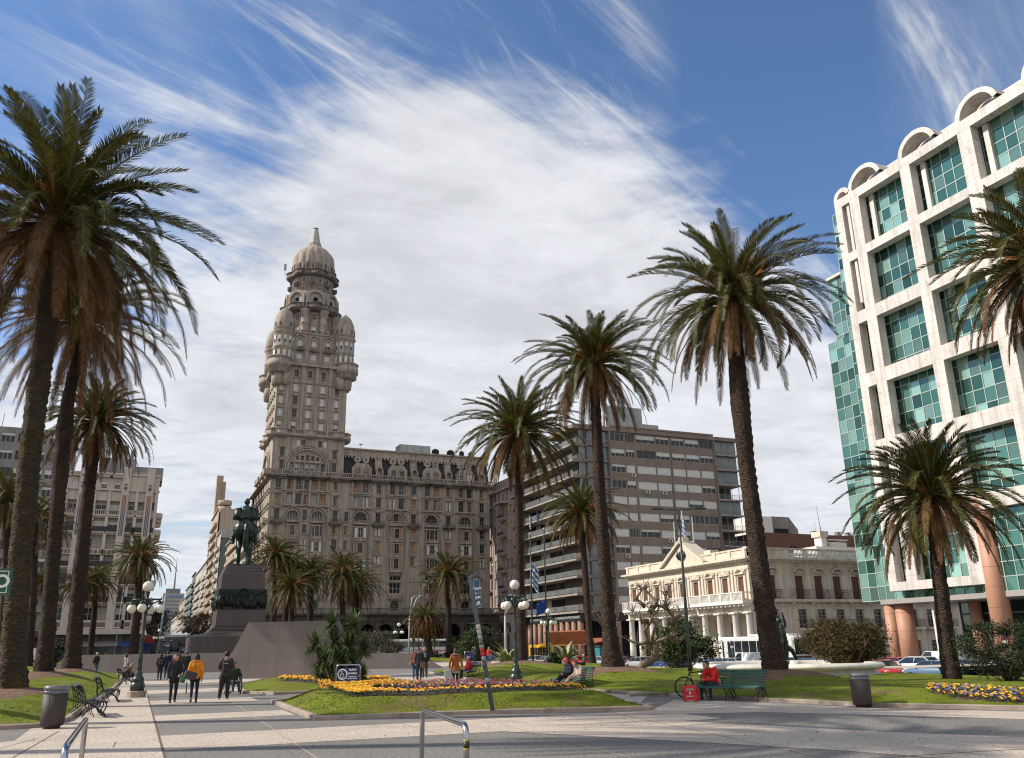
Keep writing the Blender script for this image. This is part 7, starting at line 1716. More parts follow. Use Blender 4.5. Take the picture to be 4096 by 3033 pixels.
# bench with the person in red (half hidden)
bq = G(1873, 2716); brq = faceto(1873, 2716, -1.2); bench('dark bench with an old person in red behind the rust brown coat', tuple(bq), brq, m_benchd)
person('white haired person in a red jacket sitting on the bench behind the rust brown coat', (bq.x, bq.y, -.04), brq, 1.68, SIT, dict(nec=(0, .0, 1.02), hed=(0, -.02, 1.16)), jacket=('red_jacket', (.50, .015, .022)), puff=.12, trousers=BLK, shoes=('dark_brown', (.03, .015, .012)), hair='short', hairc=(.45, .43, .38), vox=.013)
# right bench with the courier
br = G(2925, 2802); brr = faceto(2878, 2800, -.42)
bench('long green bench with a courier in red at its left end', tuple(br), brr, m_benchg, L_=2.25)
cx_, cy_ = br.x-math.cos(brr)*.55+.12, br.y-math.sin(brr)*.55+.1
person('courier in a red and grey jacket sitting bent over a phone on the long bench', (cx_, cy_, -.03), brr-.35, 1.76, SIT, dict(spi=(0, -.02, .70), che=(0, -.12, .88), nec=(0, -.24, .99), hed=(0, -.36, 1.06), shL=(-.18, -.16, .93), shR=(.18, -.16, .93), elL=(-.22, -.30, .66), elR=(.22, -.30, .66), wrL=(-.05, -.52, .66), wrR=(.05, -.5, .64), knL=(-.16, -.43, .51), knR=(.17, -.43, .51), anL=(-.16, -.50, .08), anR=(.15, -.38, .08)),
 jacket=('courier_red', (.62, .016, .014)), puff=.22, trousers=('dark_blue_grey', (.025, .028, .04)), shoes=('navy_shoe', (.02, .02, .05)), hair='short', hairc=(.014, .012, .010), vox=.010,
 extras=lambda th, V_, s, fd: [(lambda g: (loft(g, [(0, .04, .44, .215, .185), (0, .03, .60, .208, .178), (0, .0, .68, .2, .17)]), g.build('grey_jacket_hem', cloth('grey_hem', (.25, .26, .26)), th)))(MB()), (lambda g: (g.bbox((0, -.6, .7), (.08, .02, .15), .006), g.build('phone', m_eye, th)))(MB()), (lambda g: (g.box(-.26, -.24, -.38, -.30, .72, .74), g.box(-.265, -.245, -.42, -.34, .67, .69), g.build('sleeve_badge', cloth('white', (.6, .6, .6)), th)))(MB())])
# delivery cube
m_dred = M('courier_box_red', (.50, .016, .016), .55, .12, 5, bump=.2, bscale=6)
q = G(2762, 2806); db = thing('delivery_bag', 'red cube delivery bag with grey reflective bands on the paving beside the courier', 'delivery bag', tuple(q), faceto(2762, 2806, .08))
g = MB(); g.bbox((0, 0, .235), (.44, .42, .47), .035); g.build('bag_body', m_dred, db); g = MB(); g.box(-.13, .11, -.2135, -.20, .34, .40); g.box(-.13, .11, -.2135, -.20, .012, .045); g.build('reflective_band', M('reflective_grey', (.28, .28, .28), .4), db)
g = MB(); [g.tube([(.2, -.2+k*.3, .44), (.27, -.2+k*.3, .3), (.28, -.2+k*.3, .1), (.22, -.2+k*.3, .03)], .02, 5) for k in (0, 1)]; g.tube([(-.1, 0, .47), (-.06, 0, .52), (.06, 0, .52), (.1, 0, .47)], .014, 5); g.build('carry_strap', m_dred, db)
letters('P', .11, M('white_print', (.75, .72, .70), .6), db, (-.01, -.2155, .255), (PI/2, 0, 0), bold=.004); letters('PedidosYa', .055, M('white_print', 0), db, (-.01, -.2155, .165), (PI/2, 0, 0), bold=.001)
# bicycle behind the courier
bk = G(2800, 2792); bc = thing('bicycle', 'black bicycle leaning behind the courier', 'bicycle', (bk.x, bk.y+.25, 0), faceto(2800, 2792, .0)+.25)
mf = M('bike_frame', (.02, .02, .022), .3, .1); mt_ = M('rubber', 0)
for x in (-.36, .68):
 w = MB(); w.add(*ringmesh((x, 0, .34), .33, .022, 'y', 28)); wo = w.build('wheel', mt_, bc); w = MB(); w.add(*ringmesh((0+x, 0, .34), .30, .008, 'y', 28)); [w.tube([(x, 0, .34), (x+.3*math.cos(a), 0, .34+.3*math.sin(a))], .0025, 3) for a in [k*PI/8 for k in range(16)]]; r_ = w.build('rim', M('chair_steel', 0), wo)
w = MB(); A_, B_, C_, D_, E_ = (-.36, 0, .34), (.0, 0, .30), (-.16, 0, .80), (.48, 0, .86), (.68, 0, .34)
for a, b in ((A_, B_), (A_, C_), (B_, C_), (B_, D_), (C_, D_), (D_, E_)): w.tube([a, b], .02, 6)
w.tube([C_, (-.20, 0, 1.02)], .016, 6); w.tube([D_, (.45, 0, 1.02)], .016, 6); w.build('frame', mf, bc)
w = MB(); w.lathe([(.01, 0), (.09, .01), (.09, .05), (.01, .06)], (-.24, 0, 1.02), 12, sx=1.5); w.build('saddle', mf, bc); w = MB(); w.tube([(.42, -.28, 1.04), (.45, 0, 1.02), (.42, .28, 1.04)], .016, 6); w.build('handlebar', mf, bc)
# ================================================================ bins
m_bin = M('ribbed_bin_body', (.055, .042, .038), .6, .12, 3, bump=.5, spec=.4); m_binlid = M('bin_lid', (.15, .145, .15), .35, .1, 3, spec=.6); m_bag = M('bin_liner', (.10, .11, .13), .25, .25, 12, bump=.8, bscale=14, spec=.8)
def bin_(label, loc, rz, h):
 th = thing('litter_bin', label, 'litter bin', loc, rz, 'ribbed litter bins'); b = MB(); n = 72; rib = lambda i, r_, z: 1+(.012 if i % 2 else -.012)
 k = h
 b.lathe([(.19, 0), (.19, .05*k), (.25, .07*k), (.275, .12*k), (.285, .80*k)], (0, 0, 0), n, ridge=rib, sx=1, sy=.9); b.build('body', m_bin, th)
 l = MB(); l.lathe([(.275, .80*k), (.292, .82*k), (.292, .87*k), (.28, .88*k)], (0, 0, 0), 32, sy=.9, ridge=lambda i, r_, z: 1+.012*math.sin(i*2.3)); l.build('liner', m_bag, th)
 l = MB(); l.lathe([(.28, .88*k), (.285, .95*k), (.27, .985*k), (.2, 1.0*k), (.01, 1.0*k)], (0, 0, 0), 32, sy=.9); l.build('lid', m_binlid, th); return th
bin_('dark ribbed litter bin at the corner of the left lawn', at(205, 2915), .1, 1.02); bin_('dark ribbed litter bin at the kerb before the marble fountain', at(3452, 2829), .3, .90)
# ================================================================ steel hoops
m_steel = M('stainless_steel', (.42, .42, .43), .22, .12, 5, metal=1., spec=.5)
def hoop(label, A, B, zt, r=.032):
 th = thing('steel_hoop', label, 'barrier', tuple(A), 0, 'stainless steel hoop barriers'); d = B-A; L_ = d.length; d.normalize(); c = .13; P = []
 P.append(Vector((0, 0, -.02))); P.append(Vector((0, 0, zt-c)))
 for k in range(1, 7): a = PI/2*k/6; P.append(d*(c-c*math.cos(a))+Vector((0, 0, zt-c+c*math.sin(a))))
 P.append(d*(L_-c)+Vector((0, 0, zt)))
 for k in range(1, 7): a = PI/2*k/6; P.append(d*(L_-c+c*math.sin(a))+Vector((0, 0, zt-c+c*math.cos(a))))
 P.append(d*L_+Vector((0, 0, -.02))); m = MB(); m.tube(P, r, 18); m.build('tube', m_steel, th)
 for q in (0, L_): b = MB(); b.lathe([(.08, 0), (.08, .012), (r, .014)], tuple(d*q), 20); b.build('floor_plate', m_steel, th)
 return th, d, L_
def on_h(px, py, z):  # point whose height z is seen at that pixel
 return G(px, py, z)
A = on_h(1690, 2835, 1.); B = on_h(1866, 2895, 1.); A.z = B.z = 0; hp, hd_, hL_ = hoop('steel hoop in the foreground before the flower bed, with a striped sticker', A, B, .985)
st_ = MB(); pb = hd_*hL_; st_.lathe([(.0335, .75), (.0335, .83)], tuple(pb), 18); st_.build('sticker', M('sticker_dark', (.03, .025, .02), .5), hp); st_ = MB(); st_.lathe([(.0338, .825), (.0338, .84)], tuple(pb), 18); st_.lathe([(.0338, .74), (.0338, .755)], tuple(pb), 18); st_.build('sticker_stripe', M('sticker_yellow', (.5, .35, .08), .5), hp)
A = on_h(345, 2872, 1.); B = on_h(262, 2985, 1.); A.z = B.z = 0; hoop('steel hoop cut off by the lower left edge of the picture', B, A, .985)
# ================================================================ signboard
m_navy = M('sign_navy', (.012, .028, .11), .4, .1); m_white = M('sign_white', (.72, .72, .70), .5, .05)
def hoopsign():
 A, B = G(1345, 2752, .2), G(1440, 2752, .2); A = G(1343, 2757, .18); B = G(1439, 2756, .18); d = B-A; L_ = d.length; rz = math.atan2(d.y, d.x); h = hz(1390, 2660, A)-.18
 th = thing('information_sign', 'navy PLAZA ACCESIBLE board in a steel hoop frame on the grass', 'sign', tuple(A), rz)
 m = MB(); c = .12; P = [(0, 0, -.1), (0, 0, h-c)]+[(c-c*math.cos(PI/2*k/5), 0, h-c+c*math.sin(PI/2*k/5)) for k in range(1, 6)]+[(L_-c, 0, h)]+[(L_-c+c*math.sin(PI/2*k/5), 0, h-c+c*math.cos(PI/2*k/5)) for k in range(1, 6)]+[(L_, 0, -.1)]
 m.tube(P, .035, 10); m.build('frame', m_steel, th); b = MB(); b.box(.08, L_-.08, -.015, .015, .1, h-.12); b.build('board', m_navy, th)
 w = L_-.16; x0 = .08; H = h-.22; z0 = .1
 def T(s, x, z, sz, bold=.003, al='CENTER'): letters(s, sz*.62, m_white, th, (x0+w*x, -.019, z0+H*z), (PI/2, 0, 0), bold=bold, align=al)
 T('PLAZA', .72, .90, .17, .005); T('ACCESIBLE', .705, .70, .135, .004); T('ADECUACION', .72, .52, .085); T('REALIZADA POR UNIT', .70, .42, .075); T('CUMPLE NORMA', .23, .24, .075); T('UNIT 200', .23, .11, .13, .003)
 X_, Z_ = x0+w*.215, z0+H*.66; q = H*.30
 def disc(nm, cx, cz, r, y, mat): m_ = MB(); m_.add([(cx+r*math.cos(-2*PI*k/32), y, cz+r*math.sin(-2*PI*k/32)) for k in range(32)], [tuple(range(31, -1, -1))]); m_.build(nm, mat, th)
 disc('emblem_ring', X_, Z_, q, -.0175, m_white); disc('emblem_disc', X_, Z_, q*.76, -.020, m_navy); disc('unit_seal', x0+w*.72, z0+H*.17, q*.5, -.018, m_white)
 c3 = MB(); f = q/.27; P = lambda a, b: (X_+a*f, -.026, Z_+b*f); c3.ball(P(-.03, .13), .028*f, 8, 6); c3.tube([P(-.03, .09), P(-.02, -.01), P(.07, -.01), P(.10, -.12)], .016*f, 5); c3.tube([P(-.02, .05), P(.06, .05)], .011*f, 5)
 c3.tube([P(-.01+.1*math.cos(a), -.06+.1*math.sin(a)) for a in [PI*.75+k*PI*1.2/10 for k in range(11)]], .012*f, 5); c3.build('wheelchair_symbol', m_white, th); letters('UNIT', q*.33, m_navy, th, (x0+w*.72, -.021, z0+H*.17), (PI/2, 0, 0), bold=.002)
hoopsign()
# ================================================================ leaning banner pole
def banner():
 base = G(1970, 2795, .4); th = thing('banner_pole', 'leaning grey pole with a blue banner planted in the flower bed', 'banner pole', tuple(base))
 top_z = hz(1880, 2302, base); t = math.hypot(base.x, base.y)
 def up(px, py): q = ray(px, py); s_ = t/math.hypot(q.x, q.y); return Vector((q.x*s_-base.x, q.y*s_-base.y, HC+q.z*s_-base.z))
 tp = up(1879, 2310); b0_ = Vector((0, 0, -.3)); m = MB(); d = tp-b0_
 m.tube([b0_, tp-d.normalized()*.1, tp, tp+(up(1900, 2301)-tp)*.6, up(1910, 2297)], [.062, .062, .062, .06, .06], 12); m.build('pole', M('pole_grey', (.10, .11, .125), .45, .25, 3, .2, 30, spec=.5), th)
 for i, (f, c) in enumerate(((.60, (.45, .44, .42)), (.56, (.4, .4, .38)), (.52, (.30, .33, .36)), (.48, (.12, .12, .12)), (.455, (.38, .35, .3)), (.425, (.45, .02, .03)), (.395, (.42, .02, .03)), (.36, (.2, .24, .28)), (.31, (.06, .07, .08)), (.2, (.25, .27, .28)))):
  s_ = MB(); a = b0_+d*f; dn = d.normalized(); s_.tube([a, a+dn*.13], .064, 12); s_.build('sticker', M('sticker%d' % i, c, .6, .25, 9), th)
 q = [up(1893, 2320), up(1914, 2317), up(1927, 2428), up(1905, 2432)]; off = Vector((0, -.02, 0)); b = MB(); b.add([*(p+off for p in q), *(p-off for p in q)], [(3, 2, 1, 0), (4, 5, 6, 7), (0, 1, 5, 4), (1, 2, 6, 5), (2, 3, 7, 6), (3, 0, 4, 7)]); b.build('banner', M('banner_blue', (.025, .09, .16), .5, .1), th)
 u = (q[1]-q[0]); vv = (q[3]-q[0]); ang = math.atan2(u.y, u.x); tilt = math.atan2(u.z, math.hypot(u.x, u.y)); rot = Matrix.Rotation(ang, 3, 'Z') @ Matrix.Rotation(-tilt-.10, 3, 'Y') @ Matrix.Rotation(PI/2, 3, 'X');
 def T(s, a, b_, sz): p = q[0]+u*a+vv*b_; n = u.cross(vv).normalized(); n = n if n.y < 0 else -n; letters(s, sz, m_white, th, p+n*.026, rot.to_euler(), bold=.003)
 T('Plaza', .52, .32, .125); T('II  I', .45, .50, .08); T('IDEA', .5, .66, .075)
 w = MB(); n = u.cross(vv).normalized(); n = n if n.y < 0 else -n
 for (a0, b0, a1, b1) in ((.0, .60, .98, .625), (.35, .78, .75, .88), (.1, .84, .35, .92), (.6, .9, .9, .93)):
  P = [q[0]+u*a0+vv*b0, q[0]+u*a1+vv*b0, q[0]+u*a1+vv*b1, q[0]+u*a0+vv*b1]; w.add([p+n*.024 for p in P], [(3, 2, 1, 0)])
 w.build('banner_print', m_white, th)
 e = MB(); [e.tube([q[i]+n*.0, q[(i+1) % 4]+n*.0], .012, 5) for i in range(4)]; e.build('banner_edge', m_white, th)
banner()
# street name sign at the left edge
def namesign():
 P0 = CAM+ray(20, 2325)*7.2; th = thing('street_name_sign', 'green street name plate ending in a white letter O at the left edge', 'street sign', (P0.x-.5, P0.y, 0), 0)
 rz = -.05; m = MB(); m.box(-.55, .552, -.03, .03, P0.z-.115, P0.z+.10); m.build('plate', M('sign_green', (.012, .085, .045), .5, .1), th).rotation_euler = (0, 0, rz)
 w = MB()
 for (a, b, c, d) in ((-.53, .532, P0.z+.075, P0.z+.081), (-.53, .532, P0.z-.10, P0.z-.094), (.526, .532, P0.z-.094, P0.z+.075)): w.box(a, b, -.033, -.0305, c, d)
 w.build('white_border', m_white, th).rotation_euler = (0, 0, rz)
 o = letters('O', .15, m_white, th, (.485, -.06, P0.z-.01), (PI/2, 0, rz), bold=.004);
 p = MB(); p.tube([(-.7, 0, 0), (-.7, 0, P0.z+.3)], .04, 8); p.build('post', m_lampiron, th)
namesign()
# ================================================================ marble fountain basin with its figure
def fountain():
 c = G(3160, 2725, 0); a = G(2752, 2718); b = G(3556, 2722); th = thing('fountain', 'white marble quatrefoil fountain basin on the right lawn', 'fountain', (c.x, c.y, hE(c.x, c.y)-.15))
 m_fm = M('basin_marble', (.66, .62, .56), .5, .08, 1, .12, 10, streak=.1, stain=(.36, .31, .25), stain_lo=.58, stain_scale=1.5)
 R = (b-a).length/2*.97; n = 96
 def rad(t): return R*(.80+.20*abs(math.cos(2*t))**.6)
 def ring(sc, z, off=0): return [(math.cos(2*PI*k/n)*(rad(2*PI*k/n)*sc+off), math.sin(2*PI*k/n)*(rad(2*PI*k/n)*sc+off), z) for k in range(n)]
 prof = [(.93, .0, -.4), (.93, .0, .12), (.955, .0, .14), (.955, 0, .2), (.90, 0, .22), (.90, 0, .34), (.97, 0, .37), (1.0, .0, .42), (1.01, 0, .49), (1.0, 0, .56), (.97, 0, .62), (.93, 0, .64), (.90, 0, .62), (.88, 0, .50), (.86, 0, .2)]
 vs = []; [vs.extend(ring(s_, z, o)) for s_, o, z in prof]; fs = [(i*n+k, i*n+(k+1) % n, (i+1)*n+(k+1) % n, (i+1)*n+k) for i in range(len(prof)-1) for k in range(n)]
 m = MB(); m.add(vs, fs, True); m.build('basin', m_fm, th); w = MB(); w.add(ring(.87, .3)+[(0, 0, .3)], [(k, (k+1) % n, n) for k in range(n)]); w.build('basin_floor', m_fm, th)
 f = thing('fountain_statue', 'small greenish bronze figure bending backwards beside the big palm trunk', 'statue', (G(3143, 2712).x, G(3143, 2712).y, hE(c.x, c.y)+.35)); q = MB()
 limb(q, [(0, 0, .3), (.05, 0, .7), (.12, 0, 1.2), (.06, 0, 1.75)], [.16, .17, .2, .16]); q.ball((-.05, 0, 2.1), .15); limb(q, [(.1, 0, 1.6), (.35, 0, 1.9), (.2, 0, 2.5)], [.09, .07, .05]); limb(q, [(-.05, .1, 1.7), (-.3, .1, 2.0), (.1, .1, 2.35)], [.08, .06, .05])
 limb(q, [(.1, 0, .9), (.6, 0, .6), (.85, 0, .1), (1.05, 0, .05)], [.15, .12, .07, .06]); limb(q, [(0, 0, .9), (.15, -.1, .45), (.1, -.1, .0)], [.15, .11, .07]); link('figure', remesh(q, 'figure', m_bronze, .035, 2), f)
 q = MB(); q.bbox((.3, 0, -.02), (1.3, .8, .3), .05); q.build('rock_base', M('rock', (.10, .09, .08), .9, .2, 3), f)
fountain()
m_tleaf = M('shrub_leaf', (.045, .065, .022), .55, .2, 1.5, island=.5, trans=.2, spec=.3); m_bleaf = M('bronze_shrub_leaf', (.085, .058, .020), .6, .3, .7, island=.55, trans=.2, spec=.25, stain=(.05, .065, .018), stain_lo=.5, stain_scale=.9)
m_dleaf = M('dark_shrub_leaf', (.028, .040, .016), .6, .2, 1.5, island=.5, trans=.15, spec=.25); m_twig = M('grey_twig', (.13, .10, .08), .9, .25, 4); m_wood = M('gnarled_bark', (.17, .125, .09), .9, .3, 2, .3, 18, bump=.8, bscale=9, bdist=.03)
def leafcloud(mb, c, rad, n, sz, r, dens=.55, squash=1., clumps=None):
 "leaves spread in clumps through an ellipsoid"
 cl = []
 for i in range(clumps or max(8, n//160)):
  while True:
   p = Vector((r.uniform(-1, 1), r.uniform(-1, 1), r.uniform(-1, 1)))
   if .25 < p.length < 1: break
  p = p.normalized()*(.35+.6*r.random()**.5); cl.append((Vector((c[0]+p.x*rad[0], c[1]+p.y*rad[1], c[2]+p.z*rad[2])), r.uniform(.2, .42)))
 for i in range(n):
  q, k = r.choice(cl); v = Vector((r.gauss(0, 1), r.gauss(0, 1), r.gauss(0, .7)))*k*.47; p = q+Vector((v.x*rad[0], v.y*rad[1], v.z*rad[2]))
  a = r.uniform(0, 2*PI); b = r.uniform(-.6, 1.1); d = Vector((math.cos(a)*math.cos(b), math.sin(a)*math.cos(b), math.sin(b))); u = d.cross(Vector((r.uniform(-1, 1), r.uniform(-1, 1), r.uniform(-1, 1)))).normalized()*sz*.22; L_ = sz*r.uniform(.7, 1.3)
  mb.add([p-u*.3, p+d*L_*.5-u, p+d*L_, p+d*L_*.5+u], [(0, 1, 2, 3)])
 return cl
def branches(mb, base, cl, r, r0=.06, n=14):
 for q, k in (r.sample(cl, min(n, len(cl)))):
  m = base.lerp(q, .5)+Vector((r.uniform(-.15, .15), r.uniform(-.15, .15), .0)); mb.tube([base+Vector((r.uniform(-.1, .1), r.uniform(-.1, .1), -.2)), m, q], [r0, r0*.6, r0*.25], 6)
def shrub(label, loc, rad, n, sz, mat, seed, cat='shrub', group=None, r0=.06, lift=.2, nb=14):
 r = random.Random(seed); th = thing('shrub', label, cat, loc, 0, group); m = MB(); cl = leafcloud(m, (0, 0, rad[2]*.9+lift), rad, n, sz, r); m.build('foliage', mat, th); b = MB(); branches(b, Vector((0, 0, 0)), cl, r, r0, nb); b.build('stems', m_twig, th); return th
def pos(px, py, d=None, z=0.):
 if d: q = CAM+ray(px, py)*d; return (q.x, q.y, z)
 v = G(px, py, z); return (v.x, v.y, z)
# big bronze-leaved shrub at the right
v = G(3400, 2700, .2); d = proj(v)[2]; s_ = d/3400
shrub('wide rusty green shrub with twisted stems before the parked cars at the right', (v.x, v.y, hE(v.x, v.y)), (158*s_, 2.0, 92*s_), 24000, .12, m_bleaf, 5, r0=.09, lift=.45, nb=34)
v = G(4040, 2745, .2); shrub('dark twiggy shrub at the right edge behind the flower border', (v.x, v.y, hE(v.x, v.y)), (1.9, 1.6, 1.0), 9000, .10, m_dleaf, 6, nb=30, r0=.03)
v = G(2720, 2660, .2); shrub('green oleander bush behind the tall lamp pole on the right lawn', (v.x, v.y, hE(v.x, v.y)-.3), (2.9, 2.2, 1.9), 9000, .24, m_tleaf, 7, lift=.2)
shrub('rounded green bush right of the solitary palm', pos(1915, 2600, 105), (2.9, 2.3, 2.1), 7000, .28, m_tleaf, 8); shrub('pale olive bush behind the yucca and the low wall', pos(1515, 2600, 96), (2.9, 2.2, 1.9), 7000, .24, M('olive_leaf', (.085, .080, .045), .6, .2, 1.5, island=.5, trans=.2), 9)
shrub('small dark bush between the knobbly trunk and the granite wall', pos(228, 2620, 112), (2.6, 2., 1.8), 3000, .3, m_dleaf, 10)
shrub('small grassy green plant beside the variegated agaves', pos(2217, 2640, 66, .05), (.5, .5, .45), 1200, .25, m_tleaf, 11)
th = thing('hedge', 'low dark clipped hedge in front of the tour bus', 'hedge', pos(1700, 2620, 130)); m = MB(); r = random.Random(3)
for k in range(14): leafcloud(m, (-9+k*1.4, 0, .55), (.9, .6, .45), 400, .2, r, clumps=6)
m.build('foliage', m_dleaf, th)
# yucca clump
m_yuc = M('yucca_leaf', (.085, .12, .035), .5, .2, 2, island=.4, trans=.2, spec=.4)
def rosette(mb, c, L_, n, r, w=.035, down=-.5):
 for i in range(n):
  a = r.uniform(0, 2*PI); e = math.radians(r.uniform(-45, 85)) ; l = L_*r.uniform(.75, 1.1)
  d = Vector((math.cos(a)*math.cos(e), math.sin(a)*math.cos(e), math.sin(e))); s_ = Vector((-math.sin(a), math.cos(a), 0))*w*.5; p1 = c+d*l*.45; p2 = c+d*l+Vector((0, 0, -.12*l*math.cos(e)))
  mb.add([c-s_*.6, c+s_*.6, p1+s_, p1-s_, p2], [(0, 1, 2, 3), (3, 2, 4)])
def yucca():
 b = G(1360, 2742, .2); d = proj(b)[2]; k = d/3400; th = thing('yucca', 'clump of tall spiky yuccas behind the navy signboard', 'yucca', (b.x, b.y, .15)); r = random.Random(8)
 heads = [(1322, 2500, 52), (1405, 2510, 62), (1262, 2582, 58), (1330, 2570, 62), (1390, 2590, 66), (1450, 2600, 50), (1300, 2640, 66), (1370, 2660, 66), (1420, 2650, 60), (1345, 2625, 60), (1280, 2690, 50), (1440, 2700, 44), (1345, 2700, 55)]
 t = MB()
 for i, (x, y, R) in enumerate(heads):
  q = ray(x, y)*d+CAM; c = Vector((q.x-b.x, q.y-b.y+r.uniform(-.5, .5), hz(x, y, b)-.15)); m = MB(); rosette(m, c, R*k*1.3, 230, r, .05); m.build('leaf_head', m_yuc, th)
  bs = Vector((c.x*.35, c.y*.4, -.1)); t.tube([bs, bs.lerp(c, .5)+Vector((0, 0, .05)), c], [.075, .06, .055], 8)
 t.build('stems', m_twig, th)
yucca()
# agaves with striped drooping leaves
m_aga = M('agave_leaf', (.20, .22, .10), .5, .1, 1, spec=.4, island=.25); m_agay = M('agave_margin', (.42, .38, .19), .5, .1, 1)
def agave(label, loc, R, n, seed, grp='variegated agaves'):
 r = random.Random(seed); th = thing('agave', label, 'agave', loc, 0, grp); g = MB(); y = MB()
 for i in range(n):
  a = i*2.4+r.uniform(-.2, .2); e = math.radians(r.uniform(20, 80)); L_ = R*r.uniform(.8, 1.15); p = Vector((0, 0, .1)); droop = r.uniform(1.0, 2.3); side = Vector((-math.sin(a), math.cos(a), 0)); P = []
  for k in range(8):
   t = k/7.; ee = e-droop*t*t; w = .13*R/1.5*(math.sin(PI*min(1, .22+t*.78))**.7); P.append((p.copy(), w)); p = p+Vector((math.cos(a)*math.cos(ee), math.sin(a)*math.cos(ee), math.sin(ee)))*L_/7
  for k in range(7):
   (p0, w0), (p1, w1) = P[k], P[k+1]; g.add([p0-side*w0*.7, p0+side*w0*.7, p1+side*w1*.7, p1-side*w1*.7], [(0, 1, 2, 3)], True)
   for q in (-1, 1): y.add([p0+side*w0*.7*q, p0+side*w0*q+Vector((0, 0, .02)), p1+side*w1*q+Vector((0, 0, .02)), p1+side*w1*.7*q], [(0, 1, 2, 3)])
 g.build('leaves', m_aga, th); y.build('leaf_margins', m_agay, th)
agave('big drooping striped agave right of the woman in red', pos(2030, 2655, 66, .1), 2.0, 34, 1); agave('tall striped agave between the far globe lamp and the sitting man', pos(2262, 2650, 72, .1), 2.2, 36, 2)
# bare gnarled tree
def gnarled():
 b = G(2500, 2692, .2); d = proj(b)[2]; th = thing('bare_tree', 'bare gnarled tree with a twisted trunk in front of the cream palace', 'tree', (b.x, b.y, hE(b.x, b.y)-.05)); R = AX[1]; r = random.Random(12)
 def P(px, py, dy=0.): q = CAM+ray(px, py)*d; return Vector((q.x-b.x, q.y-b.y+dy, q.z-hE(b.x, b.y)))
 k = d/3400
 t = MB(); t.tube([P(2555, 2700), P(2560, 2675), P(2572, 2655), P(2600, 2643), P(2622, 2625), P(2622, 2590), P(2615, 2570)], [22*k, 18*k, 16*k, 15*k, 14*k, 15*k, 13*k], 12); t.build('trunk', m_wood, th)
 L = MB(); limbs = [[(2615, 2575), (2595, 2555), (2585, 2520), (2590, 2480), (2600, 2450), (2575, 2420)], [(2615, 2572), (2650, 2560), (2680, 2535), (2690, 2500), (2695, 2470), (2665, 2440), (2640, 2410)], [(2590, 2560), (2560, 2575), (2530, 2570), (2500, 2560)], [(2690, 2530), (2700, 2545), (2730, 2570), (2745, 2560)],
  [(2695, 2500), (2690, 2470), (2670, 2430), (2675, 2400), (2668, 2370)], [(2600, 2452), (2610, 2420), (2640, 2425), (2700, 2450)], [(2590, 2480), (2560, 2490), (2555, 2450), (2530, 2430)], [(2580, 2425), (2560, 2390), (2545, 2360)], [(2605, 2440), (2610, 2400), (2600, 2370), (2580, 2340)], [(2690, 2490), (2710, 2460), (2720, 2440)], [(2610, 2575), (2595, 2540), (2615, 2500), (2610, 2450)]]
 tips = []
 for li in limbs:
  pts = [P(x, y, r.uniform(-.6, .6)*(i > 0)) for i, (x, y) in enumerate(li)]; n = len(pts); sm = []
  for i in range(n-1): sm += [pts[i], pts[i].lerp(pts[i+1], .5)+Vector((r.uniform(-.08, .08), 0, r.uniform(-.08, .08)))]
  sm.append(pts[-1]); L.tube(sm, [max(2.6*k, (9-7*i/len(sm))*k) for i in range(len(sm))], 7); tips += sm[4:]
 for i in range(150):
  p = r.choice(tips); dirv = Vector((r.uniform(-1, 1), r.uniform(-.6, .6), r.uniform(-.1, 1))).normalized(); q = p+dirv*r.uniform(.3, .9); L.tube([p, p.lerp(q, .5)+Vector((0, 0, .08)), q+Vector((0, 0, .1))], [2.2*k, 1.4*k, .6*k], 4)
 L.build('limbs', m_wood, th)
gnarled()
def bare(label, loc, H, spread, seed, group, fork=5, mat=None, leaves=0):
 r = random.Random(seed); th = thing('bare_tree', label, 'tree', loc, 0, group); t = MB(); w = MB(); t.tube([(0, 0, -.3), (0, 0, H*.3)], [H*.022, H*.016], 6); t.build('trunk', m_twig, th)
 def grow(p, d, l, ra, lev):
  q = p+d*l; w.tube([p, p.lerp(q, .5)+Vector((r.uniform(-.05, .05)*l, 0, .04*l)), q], [ra, ra*.8, ra*.6], 4 if lev < 3 else 3, True, False)
  if lev >= fork: return
  for k in range(3 if lev < 3 else 2+(r.random() < .6)):
   dd = (d+Vector((r.uniform(-1, 1), r.uniform(-1, 1), r.uniform(-.4, .7)))*spread).normalized(); grow(q, dd, l*r.uniform(.62, .82), ra*.6, lev+1)
 for k in range(4): a = k*1.57+r.uniform(-.4, .4); grow(Vector((0, 0, H*.28)), Vector((math.cos(a)*.6, math.sin(a)*.6, 1)).normalized(), H*.22, H*.012, 1)
 w.build('branches', mat or m_twig, th)
 if leaves: m = MB(); leafcloud(m, (0, 0, H*.6), (H*.3, H*.3, H*.3), leaves, .35, r); m.build('last_leaves', m_bleaf, th)
 return th
m_avt = M('avenue_twig', (.11, .075, .055), .9, .2)
proto = bare('bare plane tree of the avenue', (0, 0, 0), 9, .75, 31, 'bare street trees along the avenue', 5, m_avt, 500); n = 0
lab = ['first', 'second', 'third', 'fourth', 'fifth', 'sixth', 'seventh', 'eighth', 'ninth', 'tenth']
for side, x in ((0, 4.3), (1, 21.5)):
 for i in range(9):
  y = 222+i*24+side*9; o = proto if n == 0 else dup(proto); n += 1; o.location = (x+rnd.uniform(-.4, .4), y, gz(12, y)-.05); o.rotation_euler = (0, 0, i*1.3+side); k = rnd.uniform(1.25, 1.6); o.scale = (k,)*3
  o['label'] = '%s bare tree along the %s kerb of the avenue' % (lab[i], 'right' if side else 'left')
bare('pale bare tree with fine twigs between the middle palm and the gnarled tree', pos(2450, 2600, 108, -.4), 8.5, .8, 77, None, 5, M('pale_twig', (.25, .19, .15), .9, .2))
